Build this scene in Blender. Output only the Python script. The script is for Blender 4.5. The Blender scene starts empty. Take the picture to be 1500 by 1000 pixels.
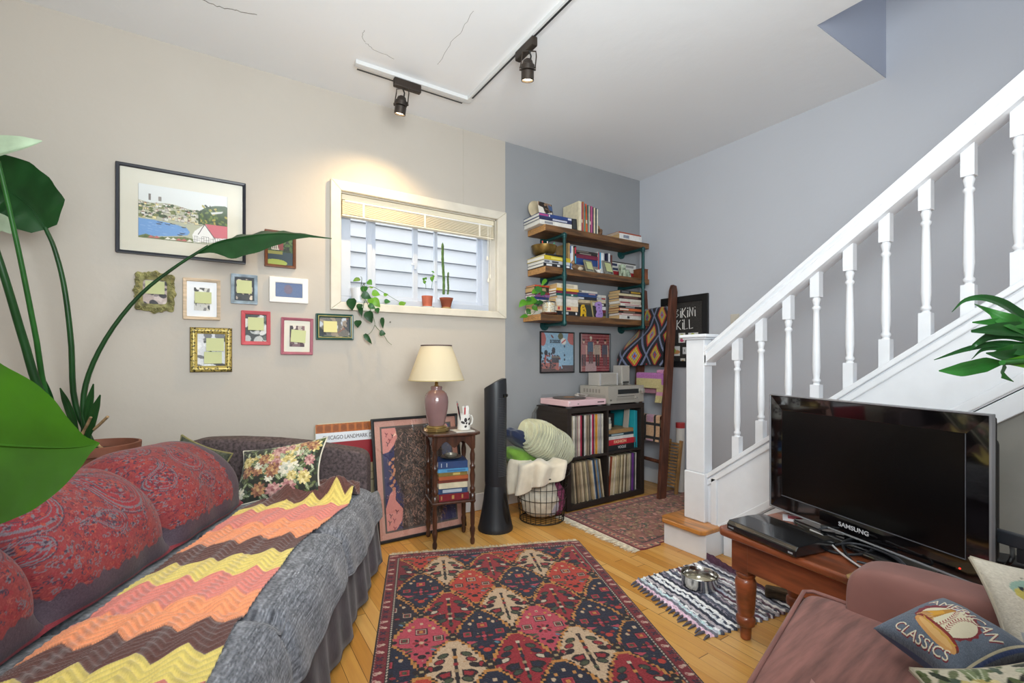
import bpy, math, random
import numpy as np
from mathutils import Vector, Matrix
S = bpy.context.scene
C = S.collection
R = math.radians
rnd = random.Random(7)

# ---------------------------------------------------------------- camera
# wall_window lies in the plane y = WY, the stair wall in x = WX; z is up, metres
WY, WX, CEIL, EYE = 3.17, 3.48, 2.87, 1.15
YAW, FPX, HX, HY = R(32.5), 690.0, 750.0, 526.0
cd = bpy.data.cameras.new('camera')
cam = bpy.data.objects.new('camera', cd)
C.objects.link(cam)
cd.sensor_width = 36
cd.lens = 36 * FPX / 1500
cd.shift_y = (HY - 500) / 1500
cd.clip_start = 0.02
cam.location = (0, 0, EYE)
cam.rotation_euler = (R(90), 0, -YAW)
S.camera = cam

# ---------------------------------------------------------------- world, big lights, exposure
S.view_settings.view_transform = 'Standard'
S.view_settings.look = 'None'
S.view_settings.exposure = 0.0
S.view_settings.gamma = 1.0
w = bpy.data.worlds.new('sky')
S.world = w
w.use_nodes = True
bgn = w.node_tree.nodes['Background']
bgn.inputs[0].default_value = (0.92, 0.96, 1.0, 1)
bgn.inputs[1].default_value = 2.9


def area(name, loc, target, sx, sy, power, col=(1, 1, 1)):
    l = bpy.data.lights.new(name, 'AREA')
    l.shape = 'RECTANGLE'
    l.size, l.size_y, l.energy, l.color = sx, sy, power, col
    o = bpy.data.objects.new(name, l)
    C.objects.link(o)
    o.location = loc
    o.rotation_euler = (Vector(target) - Vector(loc)).to_track_quat('-Z', 'Y').to_euler()
    return o


area('back_fill_light', (-0.2, -2.3, 1.1), (1.0, 2.0, 0.9), 2.8, 1.8, 39, (0.88, 0.965, 1.0))  # added area fill behind the camera; no door is modelled there
area('side_fill_light', (-2.05, 0.2, 1.7), (2.0, 1.4, 1.3), 1.6, 1.4, 7, (0.93, 0.97, 1.0))  # added soft fill from the left; that wall has no window
area('stairwell_fill_light', (3.06, -0.6, 4.6), (3.06, 0.2, 2.0), 0.7, 1.6, 14, (0.9, 0.95, 1.0))  # unseen area lamp added to light the stairwell
area('ceiling_fill_light', (0.35, 0.05, 1.65), (1.1, 2.1, 2.87), 1.0, 1.0, 80, (0.90, 0.975, 1.0))  # added upward fill to brighten the ceiling; no real lamp stands here

# ---------------------------------------------------------------- colours and materials


def lin(c):
    c = np.asarray(c, dtype=np.float64)
    return np.where(c <= 0.04045, c / 12.92, ((c + 0.055) / 1.055) ** 2.4)


def hx(h):
    h = h.lstrip('#')
    return np.array([int(h[i:i + 2], 16) / 255 for i in (0, 2, 4)])


def rgba(h):
    return tuple(float(x) for x in lin(hx(h))) + (1.0,)


MC = {}


def mat(name, col=None, rough=0.5, metal=0.0, var=0.0, vscale=8.0, bump=0.0, bscale=60.0, col2=None, stretch=None, attr=False,
        emit=None, estr=0.0, trans=0.0, sheen=0.0, coat=0.0, translucent=0.0, wave=None, spec=0.5, detail=4.0):
    if name in MC:
        return MC[name]
    m = bpy.data.materials.new(name)
    m.use_nodes = True
    nt = m.node_tree
    N, L = nt.nodes, nt.links
    b = N['Principled BSDF']
    b.inputs['Roughness'].default_value = rough
    b.inputs['Metallic'].default_value = metal
    b.inputs['Specular IOR Level'].default_value = spec
    b.inputs['Sheen Weight'].default_value = sheen
    b.inputs['Coat Weight'].default_value = coat
    b.inputs['Transmission Weight'].default_value = trans
    if emit:
        b.inputs['Emission Color'].default_value = rgba(emit)
        b.inputs['Emission Strength'].default_value = estr
    tc = N.new('ShaderNodeTexCoord')
    vec = tc.outputs['Object']
    if stretch:
        mp = N.new('ShaderNodeMapping')
        mp.inputs['Scale'].default_value = stretch
        L.new(vec, mp.inputs['Vector'])
        vec = mp.outputs['Vector']
    out = None
    if attr:
        a = N.new('ShaderNodeAttribute')
        a.attribute_name = 'Col'
        out = a.outputs['Color']
    elif col:
        b.inputs['Base Color'].default_value = rgba(col)
    if var > 0 or col2:
        nz = N.new('ShaderNodeTexNoise')
        nz.inputs['Scale'].default_value = vscale
        nz.inputs['Detail'].default_value = detail
        L.new(vec, nz.inputs['Vector'])
        if attr:
            mx = N.new('ShaderNodeMixRGB')
            mx.blend_type = 'OVERLAY'
            mx.inputs[0].default_value = var
            L.new(out, mx.inputs[1])
            L.new(nz.outputs['Fac'], mx.inputs[2])
            out = mx.outputs[0]
        else:
            cr = N.new('ShaderNodeValToRGB')
            c = hx(col)
            if col2:
                lo, hi = hx(col2), c
            else:
                lo, hi = c * (1 - var), np.minimum(c * (1 + var * 0.6), 1)
            cr.color_ramp.elements[0].color = tuple(lin(lo)) + (1,)
            cr.color_ramp.elements[1].color = tuple(lin(hi)) + (1,)
            cr.color_ramp.elements[0].position = 0.32
            cr.color_ramp.elements[1].position = 0.68
            L.new(nz.outputs['Fac'], cr.inputs['Fac'])
            out = cr.outputs['Color']
    if out is not None:
        L.new(out, b.inputs['Base Color'])
    if bump > 0:
        if wave:
            bn = N.new('ShaderNodeTexWave')
            bn.bands_direction = wave
            bn.inputs['Scale'].default_value = bscale
            bn.inputs['Distortion'].default_value = 1.5
            fo = bn.outputs['Fac']
        else:
            bn = N.new('ShaderNodeTexNoise')
            bn.inputs['Scale'].default_value = bscale
            bn.inputs['Detail'].default_value = 3
            fo = bn.outputs['Fac']
        L.new(vec, bn.inputs['Vector'])
        bp = N.new('ShaderNodeBump')
        bp.inputs['Strength'].default_value = bump
        bp.inputs['Distance'].default_value = 0.004
        L.new(fo, bp.inputs['Height'])
        L.new(bp.outputs['Normal'], b.inputs['Normal'])
    if translucent > 0:
        t = N.new('ShaderNodeBsdfTranslucent')
        if out is not None:
            L.new(out, t.inputs['Color'])
        else:
            t.inputs['Color'].default_value = rgba(col)
        ms = N.new('ShaderNodeMixShader')
        ms.inputs[0].default_value = translucent
        L.new(b.outputs[0], ms.inputs[1])
        L.new(t.outputs[0], ms.inputs[2])
        L.new(ms.outputs[0], N['Material Output'].inputs['Surface'])
    MC[name] = m
    return m


def flat(h, rough=0.55, **k):
    """a plain paint of one colour"""
    return mat('paint_' + h.strip('#') + ('' if rough == 0.55 else '_r%d' % int(rough * 100)), h, rough, **k)


# ---------------------------------------------------------------- mesh builder
class MB:
    def __init__(s):
        s.v, s.f, s.n = [], [], 0

    def add(s, v, f):
        v = np.asarray(v, dtype=np.float64).reshape(-1, 3)
        s.v.append(v)
        s.f += [[i + s.n for i in q] for q in f]
        s.n += len(v)
        return s

    def box(s, c, d, rz=0.0, M=None):
        x, y, z = [k / 2 for k in d]
        v = np.array([(a, b_, e) for e in (-z, z) for b_ in (-y, y) for a in (-x, x)], float)
        if rz:
            ca, sa = math.cos(rz), math.sin(rz)
            v = v @ np.array([[ca, sa, 0], [-sa, ca, 0], [0, 0, 1]])
        if M is not None:
            v = v @ np.array(M.to_3x3()).T
        return s.add(v + np.array(c), [(0, 2, 3, 1), (4, 5, 7, 6), (0, 1, 5, 4), (1, 3, 7, 5), (3, 2, 6, 7), (2, 0, 4, 6)])

    def b2(s, lo, hi):
        lo, hi = np.array(lo, float), np.array(hi, float)
        return s.box((lo + hi) / 2, np.abs(hi - lo))

    def tube(s, pts, r, n=8, cap=True):
        P = [Vector(p) for p in pts]
        k = len(P)
        rr = [r] * k if not hasattr(r, '__len__') else r
        vs = []
        T0 = (P[1] - P[0]).normalized()
        up = Vector((0, 0, 1)) if abs(T0.z) < 0.9 else Vector((1, 0, 0))
        a = T0.cross(up).normalized()
        for i in range(k):
            T = (P[min(i + 1, k - 1)] - P[max(i - 1, 0)]).normalized()
            a = (a - T * a.dot(T)).normalized()
            b_ = T.cross(a)
            for j in range(n):
                t = 2 * math.pi * j / n
                vs.append(P[i] + (a * math.cos(t) + b_ * math.sin(t)) * rr[i])
        fs = [(i * n + j, i * n + (j + 1) % n, (i + 1) * n + (j + 1) % n, (i + 1) * n + j) for i in range(k - 1) for j in range(n)]
        if cap:
            fs += [tuple(range(n - 1, -1, -1)), tuple(range((k - 1) * n, k * n))]
        return s.add([tuple(v) for v in vs], fs)

    def lathe(s, prof, c=(0, 0, 0), n=24, sq=None):
        """prof: (radius, z) from bottom to top"""
        vs, fs, k = [], [], len(prof)
        for r, z in prof:
            for j in range(n):
                t = 2 * math.pi * (j + 0.5) / n
                vs.append((c[0] + r * math.cos(t), c[1] + r * math.sin(t), c[2] + z))
        for i in range(k - 1):
            for j in range(n):
                fs.append((i * n + j, i * n + (j + 1) % n, (i + 1) * n + (j + 1) % n, (i + 1) * n + j))
        fs += [tuple(range(n - 1, -1, -1)), tuple(range((k - 1) * n, k * n))]
        return s.add(vs, fs)

    def cyl(s, a, b_, r, n=16):
        return s.tube([a, b_], r, n)

    def ball(s, c, r, n=12, m=8):
        r = (r, r, r) if not hasattr(r, '__len__') else r
        prof = [(math.sin(math.pi * (i + 0.01) / (m + 0.02)), -math.cos(math.pi * (i + 0.01) / (m + 0.02))) for i in range(m + 1)]
        t = MB().lathe(prof, n=n)
        return s.add(np.vstack(t.v) * np.array(r) + np.array(c), t.f)

    def prism(s, pts, O, A, B, d):
        """2-D outline pts in the frame O + A x + B y, given thickness d along A x B"""
        O, A, B = Vector(O), Vector(A), Vector(B)
        D = A.cross(B).normalized() * d
        k = len(pts)
        v = [tuple(O + A * x + B * y) for x, y in pts] + [tuple(O + A * x + B * y + D) for x, y in pts]
        f = [tuple(range(k - 1, -1, -1)), tuple(range(k, 2 * k))] + [(i, (i + 1) % k, (i + 1) % k + k, i + k) for i in range(k)]
        return s.add(v, f)

    def grid(s, X, Y, Z):
        h, w_ = X.shape
        idx = np.arange(h * w_).reshape(h, w_)
        f = np.stack([idx[:-1, :-1], idx[:-1, 1:], idx[1:, 1:], idx[1:, :-1]], -1).reshape(-1, 4)
        return s.add(np.stack([X, Y, Z], -1).reshape(-1, 3), f.tolist())

    def build(s, name, m, parent=None, smooth=None, bevel=0.0, seg=2, loc=None, solid=0.0, subsurf=0):
        me = bpy.data.meshes.new(name)
        me.from_pydata(np.vstack(s.v).tolist(), [], s.f)
        me.validate()
        o = bpy.data.objects.new(name, me)
        C.objects.link(o)
        if isinstance(m, str):
            m = flat(m)
        me.materials.append(m)
        if smooth is not None:
            me.polygons.foreach_set('use_smooth', [True] * len(me.polygons))
            if smooth < 180:
                me.set_sharp_from_angle(angle=R(smooth))
        if solid:
            q = o.modifiers.new('thickness', 'SOLIDIFY')
            q.thickness, q.offset = solid, 0
        if bevel:
            q = o.modifiers.new('edge', 'BEVEL')
            q.width, q.segments, q.limit_method, q.angle_limit = bevel, seg, 'ANGLE', R(40)
        if subsurf:
            q = o.modifiers.new('soft', 'SUBSURF')
            q.levels = q.render_levels = subsurf
        if parent:
            o.parent = parent
        if loc is not None:
            o.location = loc
        return o


def tag(o, label, cat, group=None, kind=None):
    if label:
        o['label'] = label
    if cat:
        o['category'] = cat
    if group:
        o['group'] = group
    if kind:
        o['kind'] = kind
    return o


def thing(name, label, cat, loc=(0, 0, 0), rz=0.0, group=None, rot=None):
    o = bpy.data.objects.new(name, None)
    o.empty_display_size = 0.05
    C.objects.link(o)
    o.location = loc
    o.rotation_euler = rot if rot else (0, 0, rz)
    return tag(o, label, cat, group)


def struct(o):
    o['kind'] = 'structure'
    return o


def text(body, parent, loc, rot, size, m, name='lettering', align='CENTER', ext=0.0006, sx=1.0, shear=0.0, bold=0.0):
    c = bpy.data.curves.new(name, 'FONT')
    c.body, c.size, c.extrude, c.align_x, c.align_y = body, size, ext, align, 'CENTER'
    c.shear = shear
    c.offset = bold
    c.resolution_u = 3
    c.materials.append(m if not isinstance(m, str) else flat(m))
    tmp = bpy.data.objects.new(name, c)
    me = bpy.data.meshes.new_from_object(tmp)
    bpy.data.objects.remove(tmp)
    o = bpy.data.objects.new(name, me)
    C.objects.link(o)
    o.parent = parent
    o.location = loc
    o.rotation_euler = rot
    o.scale = (sx, 1, 1)
    return o


# ---------------------------------------------------------------- points of the photograph turned into points of the room
def ray(px, py):
    r, v = (px - HX) / FPX, -(py - HY) / FPX
    return Vector((r * math.cos(YAW) + math.sin(YAW), -r * math.sin(YAW) + math.cos(YAW), v))


def onY(px, py, Y=WY):
    d = ray(px, py)
    return Vector((0, 0, EYE)) + d * (Y / d.y)


def onX(px, py, X):
    d = ray(px, py)
    return Vector((0, 0, EYE)) + d * (X / d.x)


def onZ(px, py, Z=0.0):
    d = ray(px, py)
    return Vector((0, 0, EYE)) + d * ((Z - EYE) / d.z)


def deep(px, py, z):
    return Vector((0, 0, EYE)) + ray(px, py) * z


# ---------------------------------------------------------------- pattern painter: woven and printed patterns as per-vertex colour
class Canvas:
    """W x H cells; x to the right, y downwards, both in the pattern's own units"""

    def __init__(s, w, h, cw, ch, bg):
        s.W, s.H, s.w, s.h = int(cw), int(ch), w, h
        s.a = np.empty((s.H, s.W, 3))
        s.a[:] = hx(bg)
        s.X, s.Y = np.meshgrid((np.arange(s.W) + 0.5) * w / s.W, (np.arange(s.H) + 0.5) * h / s.H)

    def _win(s, x0, x1, y0, y1):
        i0, i1 = max(0, int(x0 / s.w * s.W) - 1), min(s.W, int(x1 / s.w * s.W) + 2)
        j0, j1 = max(0, int(y0 / s.h * s.H) - 1), min(s.H, int(y1 / s.h * s.H) + 2)
        return slice(j0, max(j0, j1)), slice(i0, max(i0, i1))

    def put(s, sl, m, col):
        if m.size:
            s.a[sl][m] = hx(col) if isinstance(col, str) else col

    def poly(s, pts, col):
        pts = np.asarray(pts, float)
        sl = s._win(pts[:, 0].min(), pts[:, 0].max(), pts[:, 1].min(), pts[:, 1].max())
        X, Y = s.X[sl], s.Y[sl]
        if not X.size:
            return
        m = np.zeros(X.shape, bool)
        for (x0, y0), (x1, y1) in zip(pts, np.roll(pts, -1, 0)):
            if y0 != y1:
                m ^= ((y0 > Y) != (y1 > Y)) & (X < (x1 - x0) * (Y - y0) / (y1 - y0) + x0)
        s.put(sl, m, col)

    def rect(s, x0, y0, x1, y1, col):
        sl = s._win(min(x0, x1), max(x0, x1), min(y0, y1), max(y0, y1))
        X, Y = s.X[sl], s.Y[sl]
        s.put(sl, (X >= x0) & (X < x1) & (Y >= y0) & (Y < y1), col)

    def ell(s, cx, cy, rx, ry, col, ang=0.0):
        q = max(rx, ry)
        sl = s._win(cx - q, cx + q, cy - q, cy + q)
        X, Y = s.X[sl] - cx, s.Y[sl] - cy
        ca, sa = math.cos(ang), math.sin(ang)
        s.put(sl, ((X * ca + Y * sa) / rx) ** 2 + ((-X * sa + Y * ca) / ry) ** 2 < 1, col)

    def line(s, pts, wd, col):
        for (x0, y0), (x1, y1) in zip(pts[:-1], pts[1:]):
            sl = s._win(min(x0, x1) - wd, max(x0, x1) + wd, min(y0, y1) - wd, max(y0, y1) + wd)
            X, Y = s.X[sl], s.Y[sl]
            l2 = (x1 - x0) ** 2 + (y1 - y0) ** 2 + 1e-12
            t = np.clip(((X - x0) * (x1 - x0) + (Y - y0) * (y1 - y0)) / l2, 0, 1)
            s.put(sl, (X - x0 - t * (x1 - x0)) ** 2 + (Y - y0 - t * (y1 - y0)) ** 2 < (wd / 2) ** 2, col)

    def grain(s, amt, seed=1):
        g = np.random.default_rng(seed).normal(0, amt, (s.H, s.W, 1))
        s.a = np.clip(s.a + g, 0, 1)


def painted(name, cv, P, m, parent=None, smooth=True, solid=0.0, back=False):
    """mesh grid whose vertices carry the canvas colours; P = (X, Y, Z) arrays of shape H x W"""
    X, Y, Z = P
    h, w_ = X.shape
    a = cv.a if isinstance(cv, Canvas) else cv
    idx = np.arange(h * w_, dtype=np.int32).reshape(h, w_)
    q = np.stack([idx[:-1, :-1], idx[1:, :-1], idx[1:, 1:], idx[:-1, 1:]], -1).reshape(-1, 4)
    if back:
        q = q[:, ::-1]
    me = bpy.data.meshes.new(name)
    nv, nf = h * w_, len(q)
    me.vertices.add(nv)
    me.vertices.foreach_set('co', np.stack([X, Y, Z], -1).astype(np.float32).ravel())
    me.loops.add(nf * 4)
    me.loops.foreach_set('vertex_index', np.ascontiguousarray(q).ravel())
    me.polygons.add(nf)
    me.polygons.foreach_set('loop_start', np.arange(0, nf * 4, 4, dtype=np.int32))
    if smooth:
        me.polygons.foreach_set('use_smooth', np.ones(nf, bool))
    me.update(calc_edges=True)
    at = me.color_attributes.new('Col', 'FLOAT_COLOR', 'POINT')
    c4 = np.ones((nv, 4), np.float32)
    c4[:, :3] = lin(a.reshape(-1, 3))
    at.data.foreach_set('color', c4.ravel())
    me.materials.append(m)
    o = bpy.data.objects.new(name, me)
    C.objects.link(o)
    if parent:
        o.parent = parent
    if solid:
        k = o.modifiers.new('thickness', 'SOLIDIFY')
        k.thickness, k.offset = solid, -1
    return o


def plate(cv, O, A, B):
    """flat grid for a canvas: O top-left corner, A along its width, B down its height (full vectors)"""
    i, j = np.linspace(0, 1, cv.W)[None, :], np.linspace(0, 1, cv.H)[:, None]
    return tuple(O[k] + A[k] * i + B[k] * j for k in range(3))


def sm(x, a, b_):
    t = np.clip((x - a) / (b_ - a), 0, 1)
    return t * t * (3 - 2 * t)


ORD = 'first second third fourth fifth sixth seventh eighth ninth tenth eleventh twelfth thirteenth fourteenth fifteenth sixteenth seventeenth eighteenth nineteenth twentieth'.split()
ORD += ['twenty-' + x for x in ORD[:9]] + ['thirtieth'] + ['thirty-' + x for x in ORD[:9]]

# ================================================================ the room
def nodes(name):
    m = bpy.data.materials.new(name)
    m.use_nodes = True
    return m, m.node_tree.nodes, m.node_tree.links, m.node_tree.nodes['Principled BSDF']


def math_node(N, L, op, a, b=None, clamp=False):
    n = N.new('ShaderNodeMath')
    n.operation = op
    n.use_clamp = clamp
    for i, v in enumerate((a, b)):
        if v is None:
            continue
        if isinstance(v, (int, float)):
            n.inputs[i].default_value = v
        else:
            L.new(v, n.inputs[i])
    return n.outputs[0]


def mixc(N, L, f, a, b, mode='MIX'):
    n = N.new('ShaderNodeMixRGB')
    n.blend_type = mode
    for i, v in enumerate((f, a, b)):
        if isinstance(v, (int, float)):
            n.inputs[i].default_value = v
        elif isinstance(v, str):
            n.inputs[i].default_value = rgba(v)
        else:
            L.new(v, n.inputs[i])
    return n.outputs[0]


def wood_floor():
    m, N, L, b = nodes('maple_floor_boards')
    tc = N.new('ShaderNodeTexCoord')
    sx = N.new('ShaderNodeSeparateXYZ')
    L.new(tc.outputs['Object'], sx.inputs[0])
    u = math_node(N, L, 'DIVIDE', sx.outputs['X'], 0.0585)
    bi = math_node(N, L, 'FLOOR', u)
    fu = math_node(N, L, 'FRACT', u)
    wn = N.new('ShaderNodeTexWhiteNoise')
    wn.noise_dimensions = '1D'
    L.new(bi, wn.inputs['W'])
    v = math_node(N, L, 'ADD', math_node(N, L, 'DIVIDE', sx.outputs['Y'], 0.95), math_node(N, L, 'MULTIPLY', wn.outputs['Value'], 7.3))
    bj, fv = math_node(N, L, 'FLOOR', v), math_node(N, L, 'FRACT', v)
    cb = N.new('ShaderNodeCombineXYZ')
    L.new(bi, cb.inputs[0])
    L.new(bj, cb.inputs[1])
    w2 = N.new('ShaderNodeTexWhiteNoise')
    w2.noise_dimensions = '2D'
    L.new(cb.outputs[0], w2.inputs['Vector'])
    cr = N.new('ShaderNodeValToRGB')
    cr.color_ramp.elements[0].color = rgba('#c2873c')
    cr.color_ramp.elements[1].color = rgba('#d9a962')
    cr.color_ramp.elements.new(0.5).color = rgba('#cf974a')
    L.new(w2.outputs['Value'], cr.inputs[0])
    mp = N.new('ShaderNodeMapping')
    mp.inputs['Scale'].default_value = (26, 1.6, 1)
    L.new(tc.outputs['Object'], mp.inputs[0])
    nz = N.new('ShaderNodeTexNoise')
    nz.inputs['Scale'].default_value = 2.2
    nz.inputs['Detail'].default_value = 5
    L.new(mp.outputs[0], nz.inputs['Vector'])
    col = mixc(N, L, 0.28, cr.outputs[0], nz.outputs['Fac'], 'OVERLAY')
    nw = N.new('ShaderNodeTexNoise')
    nw.inputs['Scale'].default_value = 1.1
    L.new(tc.outputs['Object'], nw.inputs['Vector'])
    col = mixc(N, L, 0.25, col, nw.outputs['Fac'], 'SOFT_LIGHT')
    g1 = math_node(N, L, 'LESS_THAN', fu, 0.035)
    w3 = math_node(N, L, 'GREATER_THAN', wn.outputs['Value'], 0.45)
    g1 = math_node(N, L, 'MULTIPLY', g1, math_node(N, L, 'ADD', math_node(N, L, 'MULTIPLY', w3, 0.55), 0.35))
    g2 = math_node(N, L, 'MULTIPLY', math_node(N, L, 'LESS_THAN', fv, 0.0035), 0.8)
    g = math_node(N, L, 'MAXIMUM', g1, g2)
    col = mixc(N, L, g, col, '#4a2c14')
    L.new(col, b.inputs['Base Color'])
    b.inputs['Roughness'].default_value = 0.36
    bp = N.new('ShaderNodeBump')
    bp.inputs['Strength'].default_value = 0.25
    bp.inputs['Distance'].default_value = 0.002
    L.new(math_node(N, L, 'SUBTRACT', 1.0, g), bp.inputs['Height'])
    L.new(bp.outputs[0], b.inputs['Normal'])
    return m


def plaster(name, c1, c2=None, split=None, var=0.05, patch='#ffffff'):
    """painted plaster: c1, and c2 where x passes the paint line; faint roller mottling and filler patches"""
    m, N, L, b = nodes(name)
    tc = N.new('ShaderNodeTexCoord')
    col = None
    if c2:
        sx = N.new('ShaderNodeSeparateXYZ')
        L.new(tc.outputs['Object'], sx.inputs[0])
        col = mixc(N, L, math_node(N, L, 'GREATER_THAN', sx.outputs['X'], split), c1, c2)
    else:
        rgb = N.new('ShaderNodeRGB')
        rgb.outputs[0].default_value = rgba(c1)
        col = rgb.outputs[0]
    n1 = N.new('ShaderNodeTexNoise')
    n1.inputs['Scale'].default_value = 1.7
    n1.inputs['Detail'].default_value = 6
    L.new(tc.outputs['Object'], n1.inputs['Vector'])
    col = mixc(N, L, var * 3, col, n1.outputs['Fac'], 'SOFT_LIGHT')
    n2 = N.new('ShaderNodeTexNoise')
    n2.inputs['Scale'].default_value = 2.6
    n2.inputs['Detail'].default_value = 2
    L.new(tc.outputs['Object'], n2.inputs['Vector'])
    f = math_node(N, L, 'MULTIPLY', math_node(N, L, 'SUBTRACT', n2.outputs['Fac'], 0.56, True), var * 12, True)
    col = mixc(N, L, f, col, patch)
    L.new(col, b.inputs['Base Color'])
    b.inputs['Roughness'].default_value = 0.62
    n3 = N.new('ShaderNodeTexNoise')
    n3.inputs['Scale'].default_value = 9
    n3.inputs['Detail'].default_value = 8
    L.new(tc.outputs['Object'], n3.inputs['Vector'])
    bp = N.new('ShaderNodeBump')
    bp.inputs['Strength'].default_value = 0.22
    bp.inputs['Distance'].default_value = 0.012
    L.new(n3.outputs['Fac'], bp.inputs['Height'])
    L.new(bp.outputs[0], b.inputs['Normal'])
    return m


PAINT = 1.956
M_wallA = plaster('wall_paint_cream_and_grey', '#bdb5aa', '#949699', PAINT, 0.035, '#c5c1bb')
M_wallB = plaster('wall_paint_grey_blue', '#c6c9d0', var=0.02, patch='#cccfd5')
M_ceil = plaster('ceiling_paint', '#ebeced', var=0.02, patch='#efefef')
M_white = mat('white_gloss_paint', '#e6e8ec', 0.38, var=0.012, vscale=14, bump=0.08, bscale=40)
M_cream = mat('cream_trim_paint', '#d8d1c2', 0.45, var=0.03, vscale=12)
M_stairwell = plaster('wall_paint_stairwell_blue', '#a3a9b8', var=0.02, patch='#a9afbd')

XL, YB, T = -2.3, -2.6, 0.15
OX0, OX1, OZ0, OZ1 = 0.70, 1.87, 1.52, 2.236         # window opening
HX0, HY1 = 2.63, 1.205                               # stairwell opening in the ceiling
struct(MB().b2((XL, YB, -0.05), (WX + T, WY + T, 0)).build('floor', wood_floor()))
mb = MB()
mb.b2((XL, WY, 0), (OX0, WY + T, CEIL)).b2((OX1, WY, 0), (WX + T, WY + T, CEIL))
mb.b2((OX0, WY, 0), (OX1, WY + T, OZ0)).b2((OX0, WY, OZ1), (OX1, WY + T, CEIL))
struct(mb.build('wall_window', M_wallA))
struct(MB().b2((WX, YB, 0), (WX + T, WY, CEIL)).b2((WX, YB, CEIL), (WX + T, HY1, 5.0)).build('wall_stairs', M_wallB))
mb = MB().b2((XL, HY1, CEIL), (WX + T, WY + T, CEIL + 0.02)).b2((XL, YB, CEIL), (HX0, HY1, CEIL + 0.02))
ceiling = struct(mb.build('ceiling', M_ceil))
mb = MB().b2((HX0, HY1 - 0.004, CEIL + 0.002), (WX, HY1 + 0.1, 5.0)).b2((HX0 - 0.1, YB, CEIL + 0.021), (HX0 + 0.002, HY1 - 0.004, 5.0))
struct(mb.build('wall_stairwell', M_stairwell))
struct(MB().b2((HX0 - 0.1, YB, 5.0), (WX + T, HY1 + 0.1, 5.05)).build('ceiling_stairwell', M_ceil))
struct(MB().b2((XL - T, YB, 0), (XL, WY + T, CEIL)).build('wall_left', M_wallA))
struct(MB().b2((XL, YB - T, 0), (WX + T, YB, 5.0)).build('wall_back', M_ceil))
struct(MB().b2((XL, WY - 0.016, 0.002), (2.2, WY - 0.001, 0.13)).build('baseboard_window', M_white, bevel=0.004))
struct(MB().b2((WX - 0.016, 1.9, 0.002), (WX - 0.001, WY - 0.02, 0.13)).build('baseboard_stairs', M_white, bevel=0.004))

# cracks in the ceiling plaster and along the paint line
for i, pts in enumerate([[(296, 0), (318, 9), (348, 16), (384, 24)], [(693, 16), (676, 45), (655, 70), (640, 99)],
                         [(533, 43), (532, 56), (536, 63)], [(536, 63), (548, 73), (582, 88)]]):
    p = []
    for k, (x, y) in enumerate(pts[:-1]):
        a, b_ = onZ(x, y, CEIL), onZ(pts[k + 1][0], pts[k + 1][1], CEIL)
        for t in range(6):
            q = a.lerp(b_, t / 6)
            p.append((q.x + rnd.uniform(-.006, .006), q.y + rnd.uniform(-.006, .006), CEIL + 0.0002))
    o = MB().tube(p, [0.0022 if i < 1 else 0.0011] * len(p), 5).build('plaster_crack', flat('#6d6a64'), ceiling)
    o['kind'] = 'structure'
struct(MB().b2((1.585, WY - 0.003, CEIL - 0.62), (1.59, WY, CEIL - 0.001)).build('trim_1', M_wallA))

# ---------------------------------------------------------------- window
W1 = thing('window_1', None, None, (0, 0, 0))
struct(W1)
cas = MB()
co = 0.064
x0, x1, z0, z1 = OX0 - co, OX1 + 0.08, OZ0 - 0.052, OZ1 + co


dpt = 0.032
yF = WY - dpt
L_ = [(x0, z0), (OX0, OZ0), (OX0, OZ1), (x0, z1)]
Rr = [(x1, z0), (x1, z1), (OX1, OZ1), (OX1, OZ0)]
Tt = [(x0, z1), (OX0, OZ1), (OX1, OZ1), (x1, z1)]
Bb = [(x0, z0), (x1, z0), (OX1, OZ0), (OX0, OZ0)]
for pts in (L_, Rr, Tt, Bb):
    c_ = MB().prism(pts, (0, yF, 0), (1, 0, 0), (0, 0, 1), -dpt * 0.99)
    struct(c_.build('window_casing', M_cream, W1, bevel=0.005))
# reveal lining and sill
lin_ = MB()
yR = WY + 0.115
lin_.b2((OX0 - .001, WY, OZ0), (OX0 + 0.006, yR, OZ1)).b2((OX1 - 0.006, WY, OZ0), (OX1 + .001, yR, OZ1)).b2((OX0, WY, OZ1 - 0.006), (OX1, yR, OZ1 + .001))
struct(lin_.build('window_reveal', M_cream, W1))
struct(MB().b2((OX0, WY - 0.03, OZ0 - 0.012), (OX1, yR, OZ0)).build('window_sill', M_white, W1, bevel=0.004))
VY = yR


def vx(px, y=380):
    return onY(px, y, VY).x


M_vinyl = mat('white_vinyl', '#c2cad8', 0.4)
M_glass = mat('window_glass', '#ffffff', 0.0, trans=1.0)
nt = M_glass.node_tree
for n in list(nt.nodes):
    if n.type == 'BSDF_PRINCIPLED':
        nt.nodes.remove(n)
gt, gg, gm = nt.nodes.new('ShaderNodeBsdfTransparent'), nt.nodes.new('ShaderNodeBsdfGlossy'), nt.nodes.new('ShaderNodeMixShader')
gg.inputs['Roughness'].default_value = 0.02
gm.inputs[0].default_value = 0.05
nt.links.new(gt.outputs[0], gm.inputs[1])
nt.links.new(gg.outputs[0], gm.inputs[2])
nt.links.new(gm.outputs[0], nt.nodes['Material Output'].inputs['Surface'])
xa, xb, xc, xd, xe, xf = vx(513), vx(538), vx(545), vx(611), vx(638), vx(706)
zb = OZ0 + 0.055
zt = OZ1 - 0.03
fr = MB()
fr.b2((OX0, VY - 0.01, OZ0), (OX1, VY + 0.05, zb)).b2((OX0, VY - 0.01, zt), (OX1, VY + 0.05, OZ1))
fr.b2((OX0, VY - 0.01, zb), (xa, VY + 0.05, zt)).b2((xf, VY - 0.01, zb), (OX1, VY + 0.05, zt)).b2((xb, VY - 0.004, zb), (xc, VY + 0.04, zt))
struct(fr.build('window_frame', M_vinyl, W1, bevel=0.003))
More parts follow.
